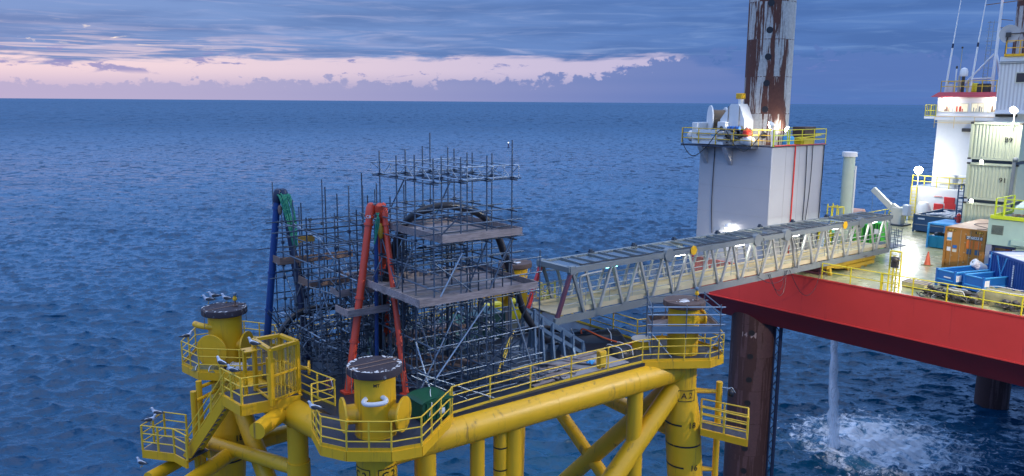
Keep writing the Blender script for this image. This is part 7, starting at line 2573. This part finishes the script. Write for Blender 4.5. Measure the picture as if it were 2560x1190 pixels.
T = Th('satellite_dish', 'round pale satellite dish in front of the far rusty leg', 'satellite dish', BF, (31.9, q[1], jt[2] + .2))
dz_ = q[2]
T.part('dish', MB().lathe((31.9, q[1], dz_), [(.15, .12), (.45, .06), (.78, -.04), (.80, -.05), (.78, -.07), (.4, .02), (.1, .06)], n=36, axis=(1, .3, 0), cap=False), mat('dish_grey', (.42, .42, .42), .6))
T.part('receiver_box', MB().box(31.6, 31.75, q[1] - .2, q[1] + .2, dz_ - .3, dz_ + .12), M['junk'])
T.part('stand', MB().tube((31.8, q[1] + .15, jt[2] + .2), (31.8, q[1] + .1, dz_ - .2), .08, n=8).tube((31.9, q[1] + .3, dz_ + .0), (31.9, q[1] - 1.2, dz_ + .02), .05, n=6), M['junk'])

# ================================================================== WATER DISCHARGE
wm = bpy.data.materials.new('falling_water')
wm.use_nodes = True
n = NT(wm.node_tree)
t_ = n.n('ShaderNodeTexCoord').outputs['Object']
mp = n.n('ShaderNodeMapping', {'Vector': t_, 'Scale': (2.2, 2.2, .55)}).outputs[0]
nz = n.noise(mp, 1.6, 7, .7, .6)
lw = n.n('ShaderNodeLayerWeight', {'Blend': .5}).outputs['Facing']
den = n.m('MULTIPLY', n.ss(nz, .28, .54), n.m('SUBTRACT', 1.0, n.m('POWER', lw, 1.2)), clamp=True)
sz = n.n('ShaderNodeSeparateXYZ', {0: t_}).outputs[2]
den = n.m('MULTIPLY', den, n.ss(sz, 0, 15, .65, 1.0))
pb_ = n.n('ShaderNodeBsdfPrincipled', {'Base Color': (.97, .98, 1.0, 1), 'Roughness': .9, 'Subsurface Weight': 0.0})
trn = n.n('ShaderNodeBsdfTransparent')
mx = n.n('ShaderNodeMixShader', {0: den, 1: trn.outputs[0], 2: pb_.outputs[0]})
n.n('ShaderNodeOutputMaterial', {'Surface': mx.outputs[0]})
rng = random.Random(3)
dS = WF.at(2075, 1118, z=0)
dtop = proj_d = None
hx, hy = SPL[0], SPL[1]
# outlet found on the same vertical as the splash
mb = MB()
for layer, (r0, r1, jx) in enumerate(((.09, .26, .03), (.12, .55, .10))):
    pts = []
    for i in range(26):
        t = i / 25
        z = 15.3 * (1 - t) + .1
        pts.append((hx - .65 + .9 * t + jx * rng.uniform(-1, 1) * t + .06 * math.sin(t * 9), hy + jx * rng.uniform(-1, 1), z))
    mb.path(pts, lambda t, a=r0, b=r1: a + (b - a) * t ** .8 * (1 + .15 * math.sin(t * 40)), n=14)
single('water_discharge', mb, wm, 'white column of water pouring from under the red hull into the sea', 'water', WF, (hx, hy, 0), kind='stuff', smooth=60)
# spray droplets thrown up round the foot
mb = MB()
for i in range(700):
    a = rng.uniform(0, 2 * PI)
    d_ = abs(rng.gauss(0, 1))
    ex, ey = 4.6 + math.cos(a) * 7.2 * (1 - .12 * d_), math.sin(a) * 7.2 * (1 - .12 * d_)
    if rng.random() < .35:
        ex, ey = rng.gauss(.8, 2.2), rng.gauss(0, 2.2)
    if ex > 4 and rng.random() < .75:
        continue
    z = abs(rng.gauss(0, .30)) * (1.5 if ex < -1 else .8)
    s_ = rng.uniform(.015, .05)
    mb.add([(hx + ex - s_, hy + ey, z), (hx + ex + s_, hy + ey, z), (hx + ex, hy + ey + s_, z), (hx + ex, hy + ey - s_, z), (hx + ex, hy + ey, z + s_), (hx + ex, hy + ey, z - s_)],
           [(0, 2, 4), (2, 1, 4), (1, 3, 4), (3, 0, 4), (2, 0, 5), (1, 2, 5), (3, 1, 5), (0, 3, 5)])
single('spray_drops', mb, mat('white_spray', (.75, .8, .86), .6), 'white spray thrown up round the foot of the falling water', 'spray', WF, (hx, hy, 0), kind='stuff')

# ================================================================== crane floodlights of the ship (out of the picture, right)
FL = ((30, 8, 36), (27.5, 43, 17))
P_ = BF.L(Vector(FL[0]))
Q_ = BF.L(Vector(FL[1]))
flood('crane_floodlight', 'floodlight on the ship crane beyond the right edge', BF, P_, Q_, .8, 125000, 48, col=(1, .80, .56))
P2 = BF.L(Vector((44, 26, 40)))
Q2 = BF.L(Vector((9, 40, 20)))
flood('crane_floodlight', 'second floodlight on the ship crane beyond the right edge', BF, P2, Q2, .8, 100000, 66, col=(1, .92, .76))
